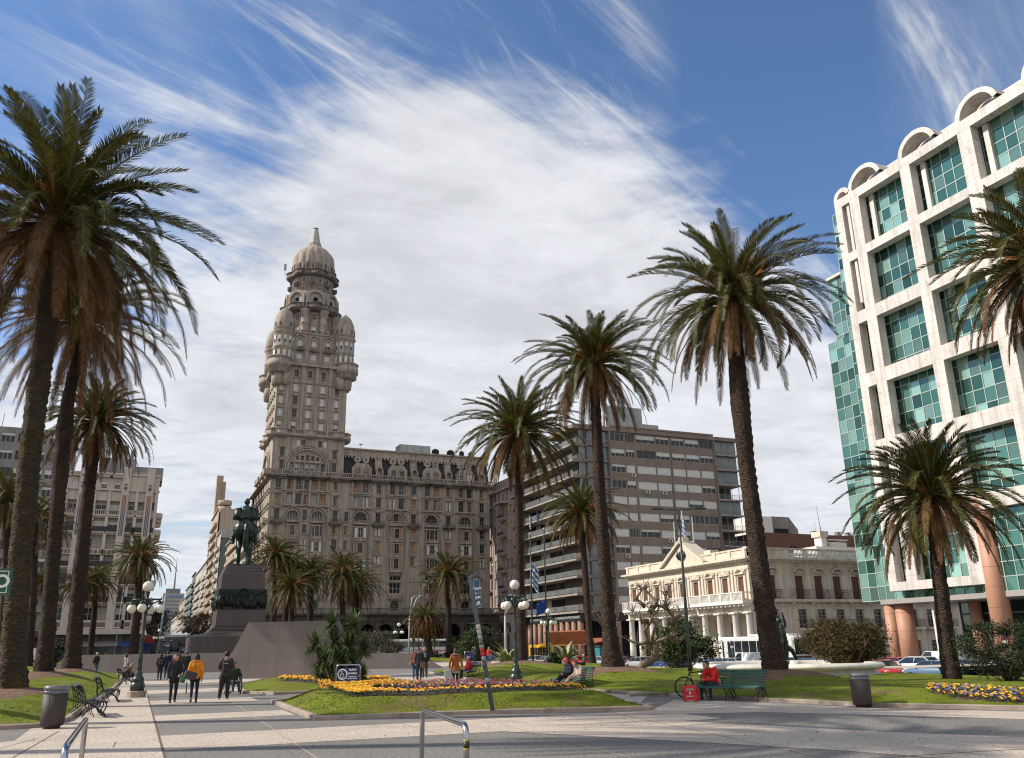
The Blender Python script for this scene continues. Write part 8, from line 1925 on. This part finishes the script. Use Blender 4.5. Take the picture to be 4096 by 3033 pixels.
# young spiky plants by the hedge
for i, (px, dd) in enumerate(((1738, 124), (1654, 124), (1815, 126))):
 q = pos(px, 2600, dd); th = thing('dracaena', ('middle', 'left', 'right')[i]+' small spiky cabbage tree near the hedge before the tour bus', 'cabbage tree', q, 0, 'small cabbage trees'); m = MB(); rosette(m, Vector((0, 0, 2.4)), 1.1, 120, random.Random(i), .07); m.build('leaf_head', m_yuc, th); m = MB(); m.tube([(0, 0, 0), (0, 0, 2.4)], .08, 6); m.build('stem', m_twig, th)
# ---------------- flower beds: soil, leaves and petals
m_yel = M('yellow_petal', (.85, .46, .012), .6, .15, 8, island=.25); m_ora = M('orange_petal', (.80, .31, .01), .6, .15, 8, island=.2); m_mag = M('magenta_petal', (.30, .018, .13), .6, .15, 8, island=.3); m_pnk = M('pink_petal', (.62, .17, .18), .6, .15, 8, island=.3); m_vio = M('violet_petal', (.16, .15, .42), .6, .2, 8, island=.35); m_cre = M('cream_petal', (.62, .58, .28), .6); m_fl = M('flower_leaf', (.05, .085, .022), .7, .2, 4, island=.4)
def flower(mb, p, s_, r):
 "pansy like head of five overlapping petals tipped towards the light"
 t = Vector((r.uniform(-.5, .3), r.uniform(-.9, .1), 1)).normalized(); u = t.cross(Vector((1, 0, .1))).normalized(); v = t.cross(u); a0 = r.uniform(0, 6)
 for k in range(5):
  a = a0+k*2*PI/5; d = u*math.cos(a)+v*math.sin(a); q = u*-math.sin(a)+v*math.cos(a); mb.add([p, p+d*s_*.55-q*s_*.38+t*.006, p+d*s_+t*.0, p+d*s_*.55+q*s_*.38+t*.01], [(0, 1, 2, 3)])
def bed(name, label, pts, hf, specs, seed, soil=True, leaf_n=0):
 r = random.Random(seed); P = [Vector((p[0], p[1])) for p in pts]
 if soil: struct(sheet_poly(P, 0, 0, .3, lambda x, y: hf(x, y)+(.03 if distpoly((x, y), P) > .05 else -.05)).build('flower_bed_soil', m_soil))
 x0 = min(p.x for p in P); x1 = max(p.x for p in P); y0 = min(p.y for p in P); y1 = max(p.y for p in P)
 lf = MB(); per = {}
 for (mat, n, test, sz, h) in specs:
  mb = per.setdefault(mat.name, (mat, MB()))[1]; c = 0; it = 0
  while c < n and it < n*40:
   it += 1; x, y = r.uniform(x0, x1), r.uniform(y0, y1)
   if not inside((x, y), P) or (test and not test(x, y, r)): continue
   c += 1; z = hf(x, y)+.03; hh = h*r.uniform(.75, 1.2); flower(mb, Vector((x, y, z+hh)), sz*r.uniform(.8, 1.2), r)
   for k in range(5):
    a = r.uniform(0, 6.28); l = sz*1.5; c0 = Vector((x+r.uniform(-.05, .05), y+r.uniform(-.05, .05), z+hh*r.uniform(.1, .8))); d = Vector((math.cos(a), math.sin(a), r.uniform(-.1, .7)))*l; w = Vector((-d.y, d.x, 0))*.3; lf.add([c0, c0+d*.5-w, c0+d, c0+d*.5+w], [(0, 1, 2, 3)])
 th = thing(name, label, 'flower bed', (P[0].x, P[0].y, 0)); th['kind'] = 'stuff'; lf.build('leaves', m_fl, th, world=True)['kind'] = 'stuff'
 for nm, (mat, mb) in per.items(): mb.build(nm.replace('petal', 'flowers').split('.')[0], mat, th, world=True)['kind'] = 'stuff'
C = [Vector((p.x, p.y)) for p in LAWNS['bed_lawn'][0]]; cen = sum(C, Vector((0, 0)))/len(C)
bp_ = [G(*p, .38) for p in ((1268, 2748), (1330, 2772), (1400, 2800), (1560, 2795), (1900, 2782), (2160, 2773), (2330, 2763), (2380, 2756), (2250, 2748), (2050, 2742), (1900, 2738), (1750, 2736), (1600, 2738), (1450, 2742))]
bp_ = [p for p in bp_]
u_ = lambda x, y: proj((x, y, .45))
def tl(x, y, r): px, py, d = u_(x, y); return px < 1600+(r.random()-.5)*120 and not (1490 < px < 1660 and 2758 < py < 2778)
def te(x, y, r): px, py, d = u_(x, y); n = distpoly((x, y), bp_); return n < .38+r.random()*.25
def tm(x, y, r): px, py, d = u_(x, y); return px > 1500 and distpoly((x, y), bp_) > .35 and r.random() < clamp((px-1450)/450.)*.9
bed('flower_bed', 'large bed of yellow, orange, pink and magenta flowers on the central mound', bp_, lambda x, y: hC(x, y), [(m_yel, 1050, tl, .05, .15), (m_ora, 450, tl, .048, .15), (m_yel, 620, te, .048, .14), (m_ora, 340, te, .046, .14), (m_mag, 170, tm, .04, .16), (m_pnk, 420, tm, .042, .17), (m_cre, 60, tm, .042, .19)], 4)
bed('flower_border', 'row of orange and yellow flowers behind the navy signboard', [G(*p, .25) for p in ((1106, 2729), (1300, 2738), (1560, 2735), (1556, 2724), (1300, 2722), (1120, 2722))], hD, [(m_yel, 240, None, .075, .16), (m_ora, 330, None, .075, .16)], 5)
bed('flower_border', 'border of yellow and violet pansies below the right shrub', [G(*p, .35) for p in ((3705, 2766), (3830, 2773), (4100, 2780), (4300, 2784), (4300, 2772), (4100, 2768), (3850, 2761), (3720, 2758))], hE, [(m_yel, 330, None, .045, .1), (m_vio, 230, None, .042, .1)], 6)
bed('flower_border', 'thin row of violet and yellow pansies at the far edge of the right lawn', [G(*p, .3) for p in ((1885, 2676), (2010, 2674), (2010, 2668), (1885, 2669))], hE, [(m_yel, 100, None, .09, .14), (m_vio, 130, None, .09, .14)], 7, False)
bed('flower_border', 'thin row of yellow flowers at the back edge of the left lawn', [G(*p, .25) for p in ((90, 2706), (250, 2704), (250, 2699), (90, 2701))], hL, [(m_yel, 60, None, .09, .14), (m_vio, 40, None, .09, .14)], 8, False)
# fallen frond on the path
q = G(2500, 2790); th = thing('fallen_frond', 'dry fallen palm frond lying on the path right of the flower bed', 'palm frond', (q.x, q.y, .05)); m = MB(); g = MB(); frond(m, g, random.Random(1), -.35, .05, 2.6, .05, 40, .35, .03, .1, .15, .2); m.build('leaflets', m_leafdry, th); g.build('rib', m_rachis, th)
m = MB(); r = random.Random(9)
for i in range(520):
 q = r.random()
 if q < .45: p = G(r.uniform(1100, 4096), r.uniform(2846, 2990))
 elif q < .7: p = Vector((r.gauss(-1.2, .5), r.uniform(18, 60), 0))
 else: p = Vector((r.uniform(-1, 12), r.uniform(12, 50), 0))
 if any(inside((p.x, p.y), LAWNS[k][0]) for k in LAWNS): continue
 a = r.uniform(0, 6.28); s_ = r.uniform(.012, .035); d = Vector((math.cos(a), math.sin(a), r.uniform(-.1, .3)))*s_; n = Vector((-d.y, d.x, .3*s_))*.5; z = Vector((0, 0, .016)); m.add([p+z-d, p+z+n, p+z+d, p+z-n], [(0, 1, 2, 3)])
stuff(m.build('fallen_leaves', M('litter_leaf', (.12, .075, .04), .9, .3, 3, island=.5)), 'small dry leaves and bits scattered over the paving', 'leaves')
m_tyre = M('rubber', 0); m_rim = M('alloy', (.35, .35, .36), .3, .1, metal=.8); m_cglass = M('car_glass', (.018, .022, .026), .06, .2, 1, spec=.9); m_tail = M('tail_light', (.55, .012, .01), .25, .05, 1, spec=.7); m_head = M('head_light', (.6, .6, .62), .12, .05, 1, spec=.9); m_plate = M('plate', (.6, .6, .58), .5, .05); m_trimb = M('black_trim', (.02, .02, .022), .5, .1)
def paint(n, c): return M('paint_'+n, c, .28, .05, 2, spec=.6, coat=.8)
KERB = 'cars standing in the street south of the plaza'
def car(label, loc, rz, col_, kind='hatch', group=KERB):
 th = thing('parked_car', label, 'car', loc, rz, group); pm = paint(*col_); suv = kind == 'suv'; van = kind == 'van'; up = .18 if suv or van else 0; sed = kind == 'sedan'; pk = kind == 'pickup'
 st = [(-2.15, .70, .42, .72), (-2.08, .80, .30, .90), (-1.9, .85, .24, .98), (-1.2, .87, .22, .99), (0, .88, .20, .97), (1.1, .87, .22, .95), (1.75, .83, .25, .84), (2.05, .76, .32, .70), (2.15, .64, .42, .60)]
 vs = []; n = 12
 for (x, w, zb, zt) in st:
  zb += up*.7; zt += up
  for (a, b) in ((0, zb), (w*.85, zb), (w*.97, zb+.12), (w, (zb+zt)/2), (w*.97, zt-.08), (w*.86, zt), (0, zt+.03)): vs.append((x, a, b))
  for (a, b) in ((w*.86, zt), (w*.97, zt-.08), (w, (zb+zt)/2), (w*.97, zb+.12), (w*.85, zb)): vs.append((x, -a, b))
 m = MB(); m.add(vs, [(i*n+k, (i+1)*n+k, (i+1)*n+(k+1) % n, i*n+(k+1) % n) for i in range(len(st)-1) for k in range(n)]+[tuple(range(n)), tuple((len(st)-1)*n+k for k in range(n-1, -1, -1))], True)
 r0, r1, b0, b1 = (-1.25, .30, -1.62 if sed else -2.0, 1.12) if not van else (-2.05, .55, -2.12, 1.25)
 if pk: r0, b0 = -.55, -.75
 zr = (1.44 if not van else 1.72)+up; zb = .96+up
 def cab(x0, x1, w, z, x2, x3, w2, z2): return [(x0, -w, z), (x1, -w, z), (x1, w, z), (x0, w, z), (x2, -w2, z2), (x3, -w2, z2), (x3, w2, z2), (x2, w2, z2)]
 F6 = [(4, 5, 6, 7), (0, 1, 5, 4), (1, 2, 6, 5), (2, 3, 7, 6), (3, 0, 4, 7)]
 m.add(cab(r0-.06, r1+.06, .66, zr-.05, r0+.12, r1-.12, .58, zr), F6)
 for q in (-1, 1):
  for (xa, xb_) in ((b0, r0), (b1, r1), ((b0+b1)/2+.05, (r0+r1)/2)): m.tube([(xa, q*.80, zb), (xb_, q*.655, zr-.03)], .035, 4)
 if van: m.add(cab(-2.12, -.2, .845, zb-.05, -2.08, -.2, .76, zr-.04), F6)
 m.build('body', pm, th); g = MB(); g.add(cab(b0+.05, b1-.05, .79, zb-.02, r0, r1, .645, zr-.04), F6);
 g.build('windows', m_cglass, th)
 for q in (-1, 1):
  t = MB(); t.bbox((-2.06, q*.66, .86+up), (.14, .24, .18 if not suv else .26), .03); t.build('tail_light', m_tail, th); t = MB(); t.bbox((1.99, q*.6, .66+up), (.2, .32, .14), .04); t.build('headlight', m_head, th)
  for x in (-1.32, 1.32):
   w = MB(Matrix.Translation((x, q*.80, .32+up*.3)) @ Matrix.Rotation(PI/2, 4, 'X')); w.lathe([(.2, -.1), (.31, -.1), (.33, -.06), (.33, .06), (.31, .1), (.2, .1)], (0, 0, 0), 18); wo = w.build('wheel', m_tyre, th); w = MB(Matrix.Translation((x, q*.80, .32+up*.3)) @ Matrix.Rotation(PI/2, 4, 'X')); w.lathe([(.01, -.102), (.2, -.09), (.21, -.085)], (0, 0, 0), 12) ; w.lathe([(.21, .085), (.2, .09), (.01, .102)], (0, 0, 0), 12); w.build('rim', m_rim, wo)
 p = MB(); p.box(-2.175, -2.16, -.25, .25, .60+up, .72+up); p.box(2.16, 2.175, -.2, .2, .45+up, .55+up); p.build('number_plate', m_plate, th)
 t = MB(); t.box(-2.2, -2.1, -.72, .72, .36+up*.7, .5+up*.7); t.box(2.1, 2.19, -.6, .6, .36+up*.7, .44+up*.7); t.build('bumper', m_trimb, th); t = MB(); [t.bbox((.85, q*.95, 1.0+up), (.12, .18, .12), .03) for q in (-1, 1)]; t.build('mirror', pm, th); return th
SILV = ('silver', (.38, .39, .41)); WHT = ('white', (.72, .72, .72)); GRY = ('grey', (.09, .095, .10)); BLU = ('blue', (.02, .055, .17)); LBL = ('steel_blue', (.10, .17, .27)); RED = ('red', (.52, .012, .012)); DRK = ('dark', (.018, .02, .024)); MRN = ('maroon', (.16, .018, .018)); GRN = ('green_grey', (.05, .085, .075))
AW = PI/2
def cx(label, px, X, a, c, k='hatch', z=None):
 p = onX(px, 2600, X); return car(label, (X, p.y, gz(X, p.y) if z is None else z), a, c, k)
cx('silver hatchback at the left end of the row before the white bus', 2800, 54.5, AW, SILV); cx('silver sedan second from left before the white bus', 2868, 54.2, AW+.15, SILV, 'sedan'); cx('light grey small hatchback beside the white van', 2918, 54.5, AW+.1, SILV)
cx('white panel van before the white bus', 2985, 55.5, AW, WHT, 'van'); cx('white hatchback just left of the tallest right trunk', 3055, 56, AW, WHT); cx('black car behind the bronze fountain figure', 3150, 58.5, AW, DRK, 'sedan'); cx('green grey car right of the fountain figure', 3195, 56, AW, GRN); cx('dark sedan with red tail lights left of the rusty shrub', 3262, 54.5, AW, GRY, 'sedan')
cx('teal grey hatchback partly behind the rusty shrub', 3325, 54.5, AW, GRN); cx('light blue car seen under the rusty shrub', 3420, 55, AW, LBL); cx('bright red car facing the camera right of the rusty shrub', 3525, 53.5, -AW-.4, RED); cx('red car behind the rusty shrub further back', 3560, 62, AW, RED)
cx('white sport utility car left of the blue hatchback', 3655, 56.5, AW+.1, WHT, 'suv'); cx('steel blue hatchback left of the low broad palm', 3722, 53.5, AW+.1, LBL); cx('white van behind the white sport utility car', 3742, 64, AW, WHT, 'van'); cx('dark pickup right of the low broad palm trunk', 3910, 56, AW+.1, GRY, 'pickup'); cx('dark grey hatchback behind the low broad palm trunk', 3838, 58, AW, GRY); cx('silver pickup at the far right behind the dark twiggy shrub', 3985, 57, AW, SILV, 'pickup')
cx('dark blue car behind the green oleander bush', 2700, 54, AW, BLU); cx('blue car right of the gnarled tree trunk', 2640, 56, AW, BLU, 'sedan'); cx('grey car left of the gnarled tree trunk', 2555, 55, AW, SILV, 'sedan'); cx('maroon car behind the wide footed palm', 2500, 58, AW, MRN); cx('silver car just left of the wide footed palm', 2400, 55, AW, SILV)
cx('red car behind the sitting man near the tall agave', 2320, 54, -AW, RED); cx('maroon van behind the tall agave', 2262, 56, AW, MRN, 'suv'); cx('black pickup with a red tail light beside the yellow bus', 2185, 52, AW, DRK, 'suv'); cx('white small car under the small globe lamp', 2222, 52, AW, WHT); cx('pale car right of the slim palm trunk', 2140, 55, AW, SILV); cx('dark car at the far corner beside the arcade columns', 2000, 60, AW, DRK)
def bus(label, loc, rz, col_, stripe, L_=11.5, h=3.1, text=None, tour=False, group='buses round the plaza', skirt=None):
 th = thing('bus', label, 'bus', loc, rz, group); pm = paint(*col_); m = MB(); m.bbox((0, 0, .35+(h-.35)/2), (L_, 2.5, h-.35), .18); m.build('body', pm, th); z0, z1 = h-1.6, h-.45
 for q in (-1, 1):
  n = 8; w = (L_-1.4)/n
  for k in range(n):
   a = -L_/2+.6+k*w; g = MB(); g.box(a+.05, a+w-.05, q*1.255-.01, q*1.255+.01, z0 if k < n-1 or tour else .7, z1); g.build('side_window', m_cglass, th)
  s = MB(); s.box(-L_/2+.2, L_/2-.2, q*1.256-.008, q*1.256+.008, 1.1, 1.25); s.build('stripe', paint(*stripe), th)
  for x in (-L_/2+2.8, L_/2-2.6): w_ = MB(Matrix.Translation((x, q*1.12, .48)) @ Matrix.Rotation(PI/2, 4, 'X')); w_.lathe([(.25, -.15), (.46, -.15), (.48, 0), (.46, .15), (.25, .15)], (0, 0, 0), 20); wo = w_.build('wheel', m_tyre, th); w_ = MB(Matrix.Translation((x, q*1.12, .48)) @ Matrix.Rotation(PI/2, 4, 'X')); w_.lathe([(.01, -.155), (.26, -.145)], (0, 0, 0), 14); w_.lathe([(.26, .145), (.01, .155)], (0, 0, 0), 14); w_.build('rim', m_rim, wo)
 g = MB(); g.box(L_/2-.01, L_/2+.015, -1.1, 1.1, 1.2, h-.45); g.build('windscreen', m_cglass, th); g = MB(); g.box(-L_/2-.015, -L_/2+.01, -1.05, 1.05, 1.65, h-.3); g.build('rear_window', m_cglass, th)
 g = MB(); g.box(-L_/2-.02, -L_/2+.005, -1.0, 1.0, .85, 1.5); g.build('rear_panel', paint(*(skirt or stripe)), th)
 for q in (-1, 1): t = MB(); t.box(-L_/2-.03, -L_/2+.01, q*1.1-.09, q*1.1+.09, .7, 1.3); t.build('tail_light', m_tail, th)
 a = MB(); a.bbox((-.5, 0, h+.1), (2.4, 1.6, .25), .08); a.build('roof_unit', pm, th)
 if text: letters(text, .42 if tour else .2, m_tail, th, (-L_*.22 if tour else 0, -1.275, 1.32 if tour else .95), (PI/2, 0, 0), bold=.012);
 return th
p = onX(2960, 2600, 62.5); X_ = 62.5
b_ = bus('white city bus with a maroon stripe in front of the palace columns', (62.5, onX(2875, 2600, 61.3).y-5.7, -1.15), AW, WHT, MRN, h=3.45); letters('EN TUS ABRIL TOCO LOS DIAS DESCUENTOS', .24, m_tail, b_, (0, 1.27, .92), (PI/2, 0, PI), bold=.006)
bus('white bus with a dark red rear panel showing right of the tallest right trunk', (61.5, onX(3176, 2600, 60.3).y+5.75, -1.15), AW, ('bus_white', (.66, .66, .64)), MRN, h=3.45, skirt=('wine', (.10, .012, .018)))
bus('white bus with a yellow rear advert left of the rusty shrub', (64.5, onX(3255, 2600, 63.3).y+5.75, -1.15), AW, ('bus_white', (.66, .66, .64)), MRN, h=3.45, skirt=('advert_yellow', (.65, .40, .04)))
YEL = ('bus_yellow', (.72, .40, .012)); bus('yellow bus behind the slim straight palm trunk', (60.5, onX(2210, 2600, 59.3).y+4.6, -1.15), AW, YEL, ('bus_dark', (.04, .04, .045)), 9, 3.0)
bus('tour bus in white and violet with the word TURISMO before the stone arcade', (onY(1650, 2590, 181).x, 181, gz(30, 181)-.02), PI, WHT, ('violet', (.06, .02, .14)), 15.2, 3.5, None, True, skirt=('bus_blue', (.02, .05, .2)))
o = letters('TURISMO', .8, m_tail, bpy.data.objects['bus.004'], (-4.2, 1.28, 1.0), (PI/2, 0, PI), bold=.02)
# small lorry, avenue traffic
def lorry(label, loc, rz, c=WHT):
 th = thing('lorry', label, 'lorry', loc, rz); m = MB(); m.bbox((-1.0, 0, 1.75), (3.6, 2.0, 2.1), .05); m.build('cargo_box', paint(*c), th); m = MB(); m.prism([(.95, .5), (2.35, .5), (2.4, 1.1), (1.9, 1.95), (.95, 2.0)], 'y', -.9, .9); m.build('cab', paint(*WHT), th)
 for q in (-1, 1): g = MB(); g.prism([(1.25, 1.2), (2.15, 1.2), (1.8, 1.8), (1.25, 1.82)], 'y', q*.905-.01, q*.905+.01); g.build('cab_window', m_cglass, th)
 g = MB(); g.add([(2.39, -.8, 1.15), (2.39, .8, 1.15), (1.95, .8, 1.9), (1.95, -.8, 1.9)], [(0, 1, 2, 3)]); g.build('windscreen', m_cglass, th); m = MB(); m.box(-2.8, 2.3, -.5, .5, .45, .7); m.build('chassis', m_trimb, th)
 for q in (-1, 1):
  for x in (-1.8, 1.6): w = MB(Matrix.Translation((x, q*.82, .38)) @ Matrix.Rotation(PI/2, 4, 'X')); w.lathe([(.01, -.12), (.38, -.12), (.38, .12), (.01, .12)], (0, 0, 0), 16); w.build('wheel', m_tyre, th)
q = CAM+ray(128, 2640)*158; lorry('small white box lorry seen between the two nearest left trunks', (q.x, q.y, -.1), PI)
AVC = 'vehicles on the avenue'
for i, (px, y, a, c, k, lb) in enumerate(((668, 330, -AW, WHT, 'hatch', 'white car with lights coming down the avenue'), (738, 270, AW, ('aqua', (.25, .38, .42)), 'sedan', 'pale aqua car going up the avenue'), (700, 235, -AW, SILV, 'pickup', 'silver pickup coming down the avenue near the plaza'), (722, 460, AW, DRK, 'hatch', 'dark car far up the avenue'), (655, 420, -AW, RED, 'hatch', 'red car far up the avenue on the left lane'))):
 p = onY(px, 2580, y); car(lb, (clamp(p.x, 4.5, 21), y, gz(12, y)), a, c, k, AVC)
p = onY(700, 2570, 300); bus('dark city bus coming down the avenue', (p.x, 300, gz(12, 300)), -AW, ('bus_dark', (.04, .04, .045)), MRN, group=AVC); p = onY(730, 2560, 350); lorry('reddish lorry going up the avenue', (p.x, 350, gz(12, 350)), AW, ('brick', (.22, .09, .07)))
# ---------------- poles, flags, signs
m_pole = M('pole_dark', (.035, .04, .045), .45, .15, 2); m_polew = M('pole_pale', (.42, .44, .42), .5, .1, 2)
def pole(name, label, cat, base, pts, r, mat, arms=(), group=None, heads=()):
 th = thing(name, label, cat, base, 0, group); m = MB(); m.tube(pts, r, 8); m.build('pole', mat, th)
 for a in arms: m = MB(); m.tube(a, (r if not isinstance(r, list) else r[-1])*.7, 6); m.build('arm', mat, th)
 for h in heads: m = MB(); m.bbox(h, (.75, .26, .09), .03); m.build('lamp_head', m_pole, th)
 return th
b = G(2762, 2690, .35); H = hz(2712, 2040, b)-.3; pole('street_lamp', 'very tall thin dark lamp pole with two flat heads before the cream palace', 'street lamp', (b.x, b.y, .3), [(0, 0, -.2), (0, 0, H*.5), (0, 0, H)], [.105, .08, .05], m_pole, [[(-.9, .35, H+.05), (0, 0, H), (.9, -.35, H+.05)]], heads=[(-1.1, .4, H+.06), (1.1, -.4, H+.06)])
def vlamp(label, px, d, H): q = CAM+ray(px, 2600)*d; pole('street_lamp', label, 'street lamp', (q.x, q.y, 0), [(0, 0, 0), (0, 0, H*.68)], [.13, .11], m_polew, [[(0, 0, H*.68), (.3, 0, H*.97), (.75, 0, H), (1.0, 0, H)], [(0, 0, H*.68), (1.1, .2, H*.97), (1.6, .2, H*1.01), (2.0, .2, H*1.01)]], group='pale two armed lamps on the far side')
vlamp('pale two armed lamp pole rising left of the shaggy palm', 1636, 120, 8.8); vlamp('pale two armed lamp pole behind the nearer globe lamp', 2022, 100, 7.6)
q = CAM+ray(1675, 2600)*128; pole('street_lamp', 'tall thin lamp with a double head before the palace bays', 'street lamp', (q.x, q.y, 0), [(0, 0, 0), (0, 0, 11.4)], .07, m_pole, [[(-1.2, 0, 11.3), (1.2, 0, 11.3)]], heads=[(-1.3, 0, 11.3), (1.3, 0, 11.3)])
q = CAM+ray(458, 2600)*140; pole('street_lamp', 'light blue thin pole before the shops at the left', 'street lamp', (q.x, q.y, -.1), [(0, 0, 0), (.3, 0, 12)], .05, M('pole_blue', (.22, .36, .42), .5, .1)); q = CAM+ray(628, 2600)*135; pole('street_lamp', 'light blue lattice like pole left of the avenue', 'street lamp', (q.x, q.y, -.1), [(0, 0, 0), (.5, 0, 10.5)], .16, M('pole_blue', 0))
m_fw = M('flag_white', (.70, .70, .70), .8); m_fb = M('flag_blue', (.05, .12, .42), .8); m_fbl = M('flag_deep_blue', (.01, .06, .30), .8)
def flag(label, loc, w, h, stripes, rz=0, sag=.35):
 th = thing('flag', label, 'flag', loc, rz, None); n = 10; W_ = MB(); B_ = MB(); rows = 9
 for j in range(rows):
  for i in range(n):
   def P(a, b): t = a/n; return (w*t*.5+.05*math.sin(b*.9), .09*math.sin(a*1.2+b*.3), -h*b/rows-t*h*sag)
   (B_ if (stripes and j % 2) or not stripes else W_).add([P(i, j), P(i+1, j), P(i+1, j+1), P(i, j+1)], [(0, 1, 2, 3)], True)
 if W_.v: W_.build('white_stripes', m_fw, th)
 if B_.v: B_.build('blue_stripes' if stripes else 'cloth', m_fb if stripes else m_fbl, th)
def fpole(label, px, py, ptop, d, z=0.):
 q = CAM+ray(px, py)*d; b = Vector((q.x, q.y, z)); H = hz(px-6, ptop, b)-z; th = pole('flagpole', label, 'flagpole', tuple(b), [(0, 0, 0), (0, 0, H)], [.11, .06], m_pole, group='flagpoles of the plaza'); m = MB(); m.ball((0, 0, H+.1), .14, 8, 6); m.build('finial', M('brass', (.5, .35, .12), .3), th); return b, H
b, H = fpole('left one of the two dark flagpoles right of the slim palm', 2132, 2650, 2140, 84); flag('long white and blue striped flag hanging on the left dark flagpole', (b.x+.1, b.y, H-2.6), 1.5, 2.6, True)
b, H = fpole('right one of the two dark flagpoles right of the slim palm', 2190, 2650, 2120, 84); flag('deep blue flag blowing left of the right dark flagpole', (b.x-.1, b.y, hz(2178, 2400, b)), 2.0, 1.2, False, PI)
X = 76.; c = onX(2735, 2170, X); H = onX(2738, 2060, X).z
for i, (px, pt, dx) in enumerate(((2738, 2040, 0), (2703, 2085, 4), (2778, 2065, 2))):
 a = onX(px, 2200, X+2); zt = onX(px, pt, X+2).z; pole('flagpole', ('middle', 'left', 'right')[i]+' white flagpole above the pediment of the cream palace', 'flagpole', (X+2, a.y, 11.5), [(0, 0, 0), (0, 0, zt-11.5)], [.12, .07], m_polew, group='white flagpoles on the palace roof')
a = onX(2738, 2200, X+2); flag('small white and blue striped flag above the pediment', (X+1.9, a.y, onX(2738, 2070, X+2).z), 1.2, 3.2, True, -PI/2, .2)
for i, px in enumerate((2116, 2146)): a = onX(px, 2060 if i == 0 else 2040, 76.2); flag(('striped' if i == 0 else 'white')+' flag leaning from the upper balconies of the brown block', tuple(a), 1.2, 2.4, i == 0, -PI/2)
def rsign(label, px, py, d, r, zb, txt): q = CAM+ray(px, py)*d; th = thing('traffic_sign', label, 'traffic sign', (q.x, q.y, zb), faceto(px, 2700, 0)); z = q.z-zb; m = MB(); m.tube([(0, .03, 0), (0, .03, z+r)], .035, 6); m.build('post', m_pole, th); [(lambda mm: (mm.lathe([(rr, 0), (rr, .01), (.001, .01)], (0, 0, 0), 24), mm.build(nm, mt, th)))(MB(Matrix.Translation((0, y, z)) @ Matrix.Rotation(PI/2, 4, 'X'))) for nm, rr, y, mt in (('red_ring', r, 0, m_tail), ('blue_disc', r*.82, -.006, m_fbl))]; letters(txt, r*1.1, m_tail, th, (0, -.022, z), (PI/2, 0, 0), bold=.01); m = MB(); m.box(-r*.7, r*.7, -.01, .0, z-r*2.3, z-r*1.2); m.build('lower_plate', m_plate, th)
rsign('round blue and red parking sign with a letter E before the glass lobby', 4017, 2547, 45, .155, -.9, 'E'); rsign('round blue and red parking sign before the white bus', 2926, 2572, 62, .16, -.8, 'E')
# rusty bus shelter and teal kiosk
m_rust = M('rust_sheet', (.33, .10, .035), .7, .3, 2, .2, 14, streak=.2); q = CAM+ray(2370, 2600)*116; th = thing('bus_shelter', 'bus shelter with a sloping rust red roof before the columns of the brown block', 'bus shelter', (q.x, q.y, -1.15), .25)
m = MB(); m.prism([(-2.0, 2.9), (2.2, 3.6), (2.2, 3.75), (-2.0, 3.05)], 'y', -2.4, 6.2) ; m.xf = None; m.build('roof', m_rust, th); m = MB(); m.prism([(-3.4, 4.6), (-2.0, 2.95), (-2.0, 3.1), (-3.4, 4.75)], 'y', -2.4, 6.2); m.build('front_roof', m_rust, th)
for x, y in ((-1.9, -2.2), (2.0, -2.2), (-1.9, 6), (2.0, 6)): m = MB(); m.tube([(x, y, 0), (x, y, 3.3)], .08, 6); m.build('post', m_pole, th)
q = CAM+ray(2412, 2600)*112; th = thing('kiosk', 'teal glass kiosk beside the rust roofed bus shelter', 'kiosk', (q.x, q.y, -1.15), .2); m = MB(); m.bbox((0, 0, 1.3), (2.4, 1.6, 2.6), .05); m.build('body', M('teal_panel', (.03, .22, .25), .3, .2, 2, spec=.8), th); m = MB(); [m.box(x-.04, x+.04, -.83, -.8, 0, 2.6) for x in (-1.15, -.4, .4, 1.15)]; m.build('mullions', m_pole, th); m = MB(); m.box(-1.35, 1.35, -1, .9, 2.6, 2.8); m.build('roof', m_pole, th)
q = G(1888, 2640, .2); th = thing('information_sign', 'small far navy board in a hoop frame beside the old person in red', 'sign', (G(1878, 2648).x, G(1878, 2648).y, .2), faceto(1878, 2648, 0)); m = MB(); m.box(-.55, .55, -.02, .02, .15, .85); m.build('board', m_navy, th); m = MB(); m.tube([(-.6, 0, 0), (-.6, 0, .95), (.6, 0, .95), (.6, 0, 0)], .035, 6); m.build('frame', m_steel, th)
v = pos(2335, 2650, 70, .15); person('man in a white cap sitting on the lawn by the short crowned palm', (v[0], v[1], -.28), faceto(2335, 2650, -1.2), 1.7, SIT, dict(anL=(-.1, -.8, .45), anR=(.1, -.8, .45), knL=(-.1, -.42, .62), knR=(.1, -.42, .62)), jacket=('mid_grey', (.05, .052, .06)), puff=.1, trousers=BLK, hair='short', hairc=(.5, .48, .46), vox=.015)
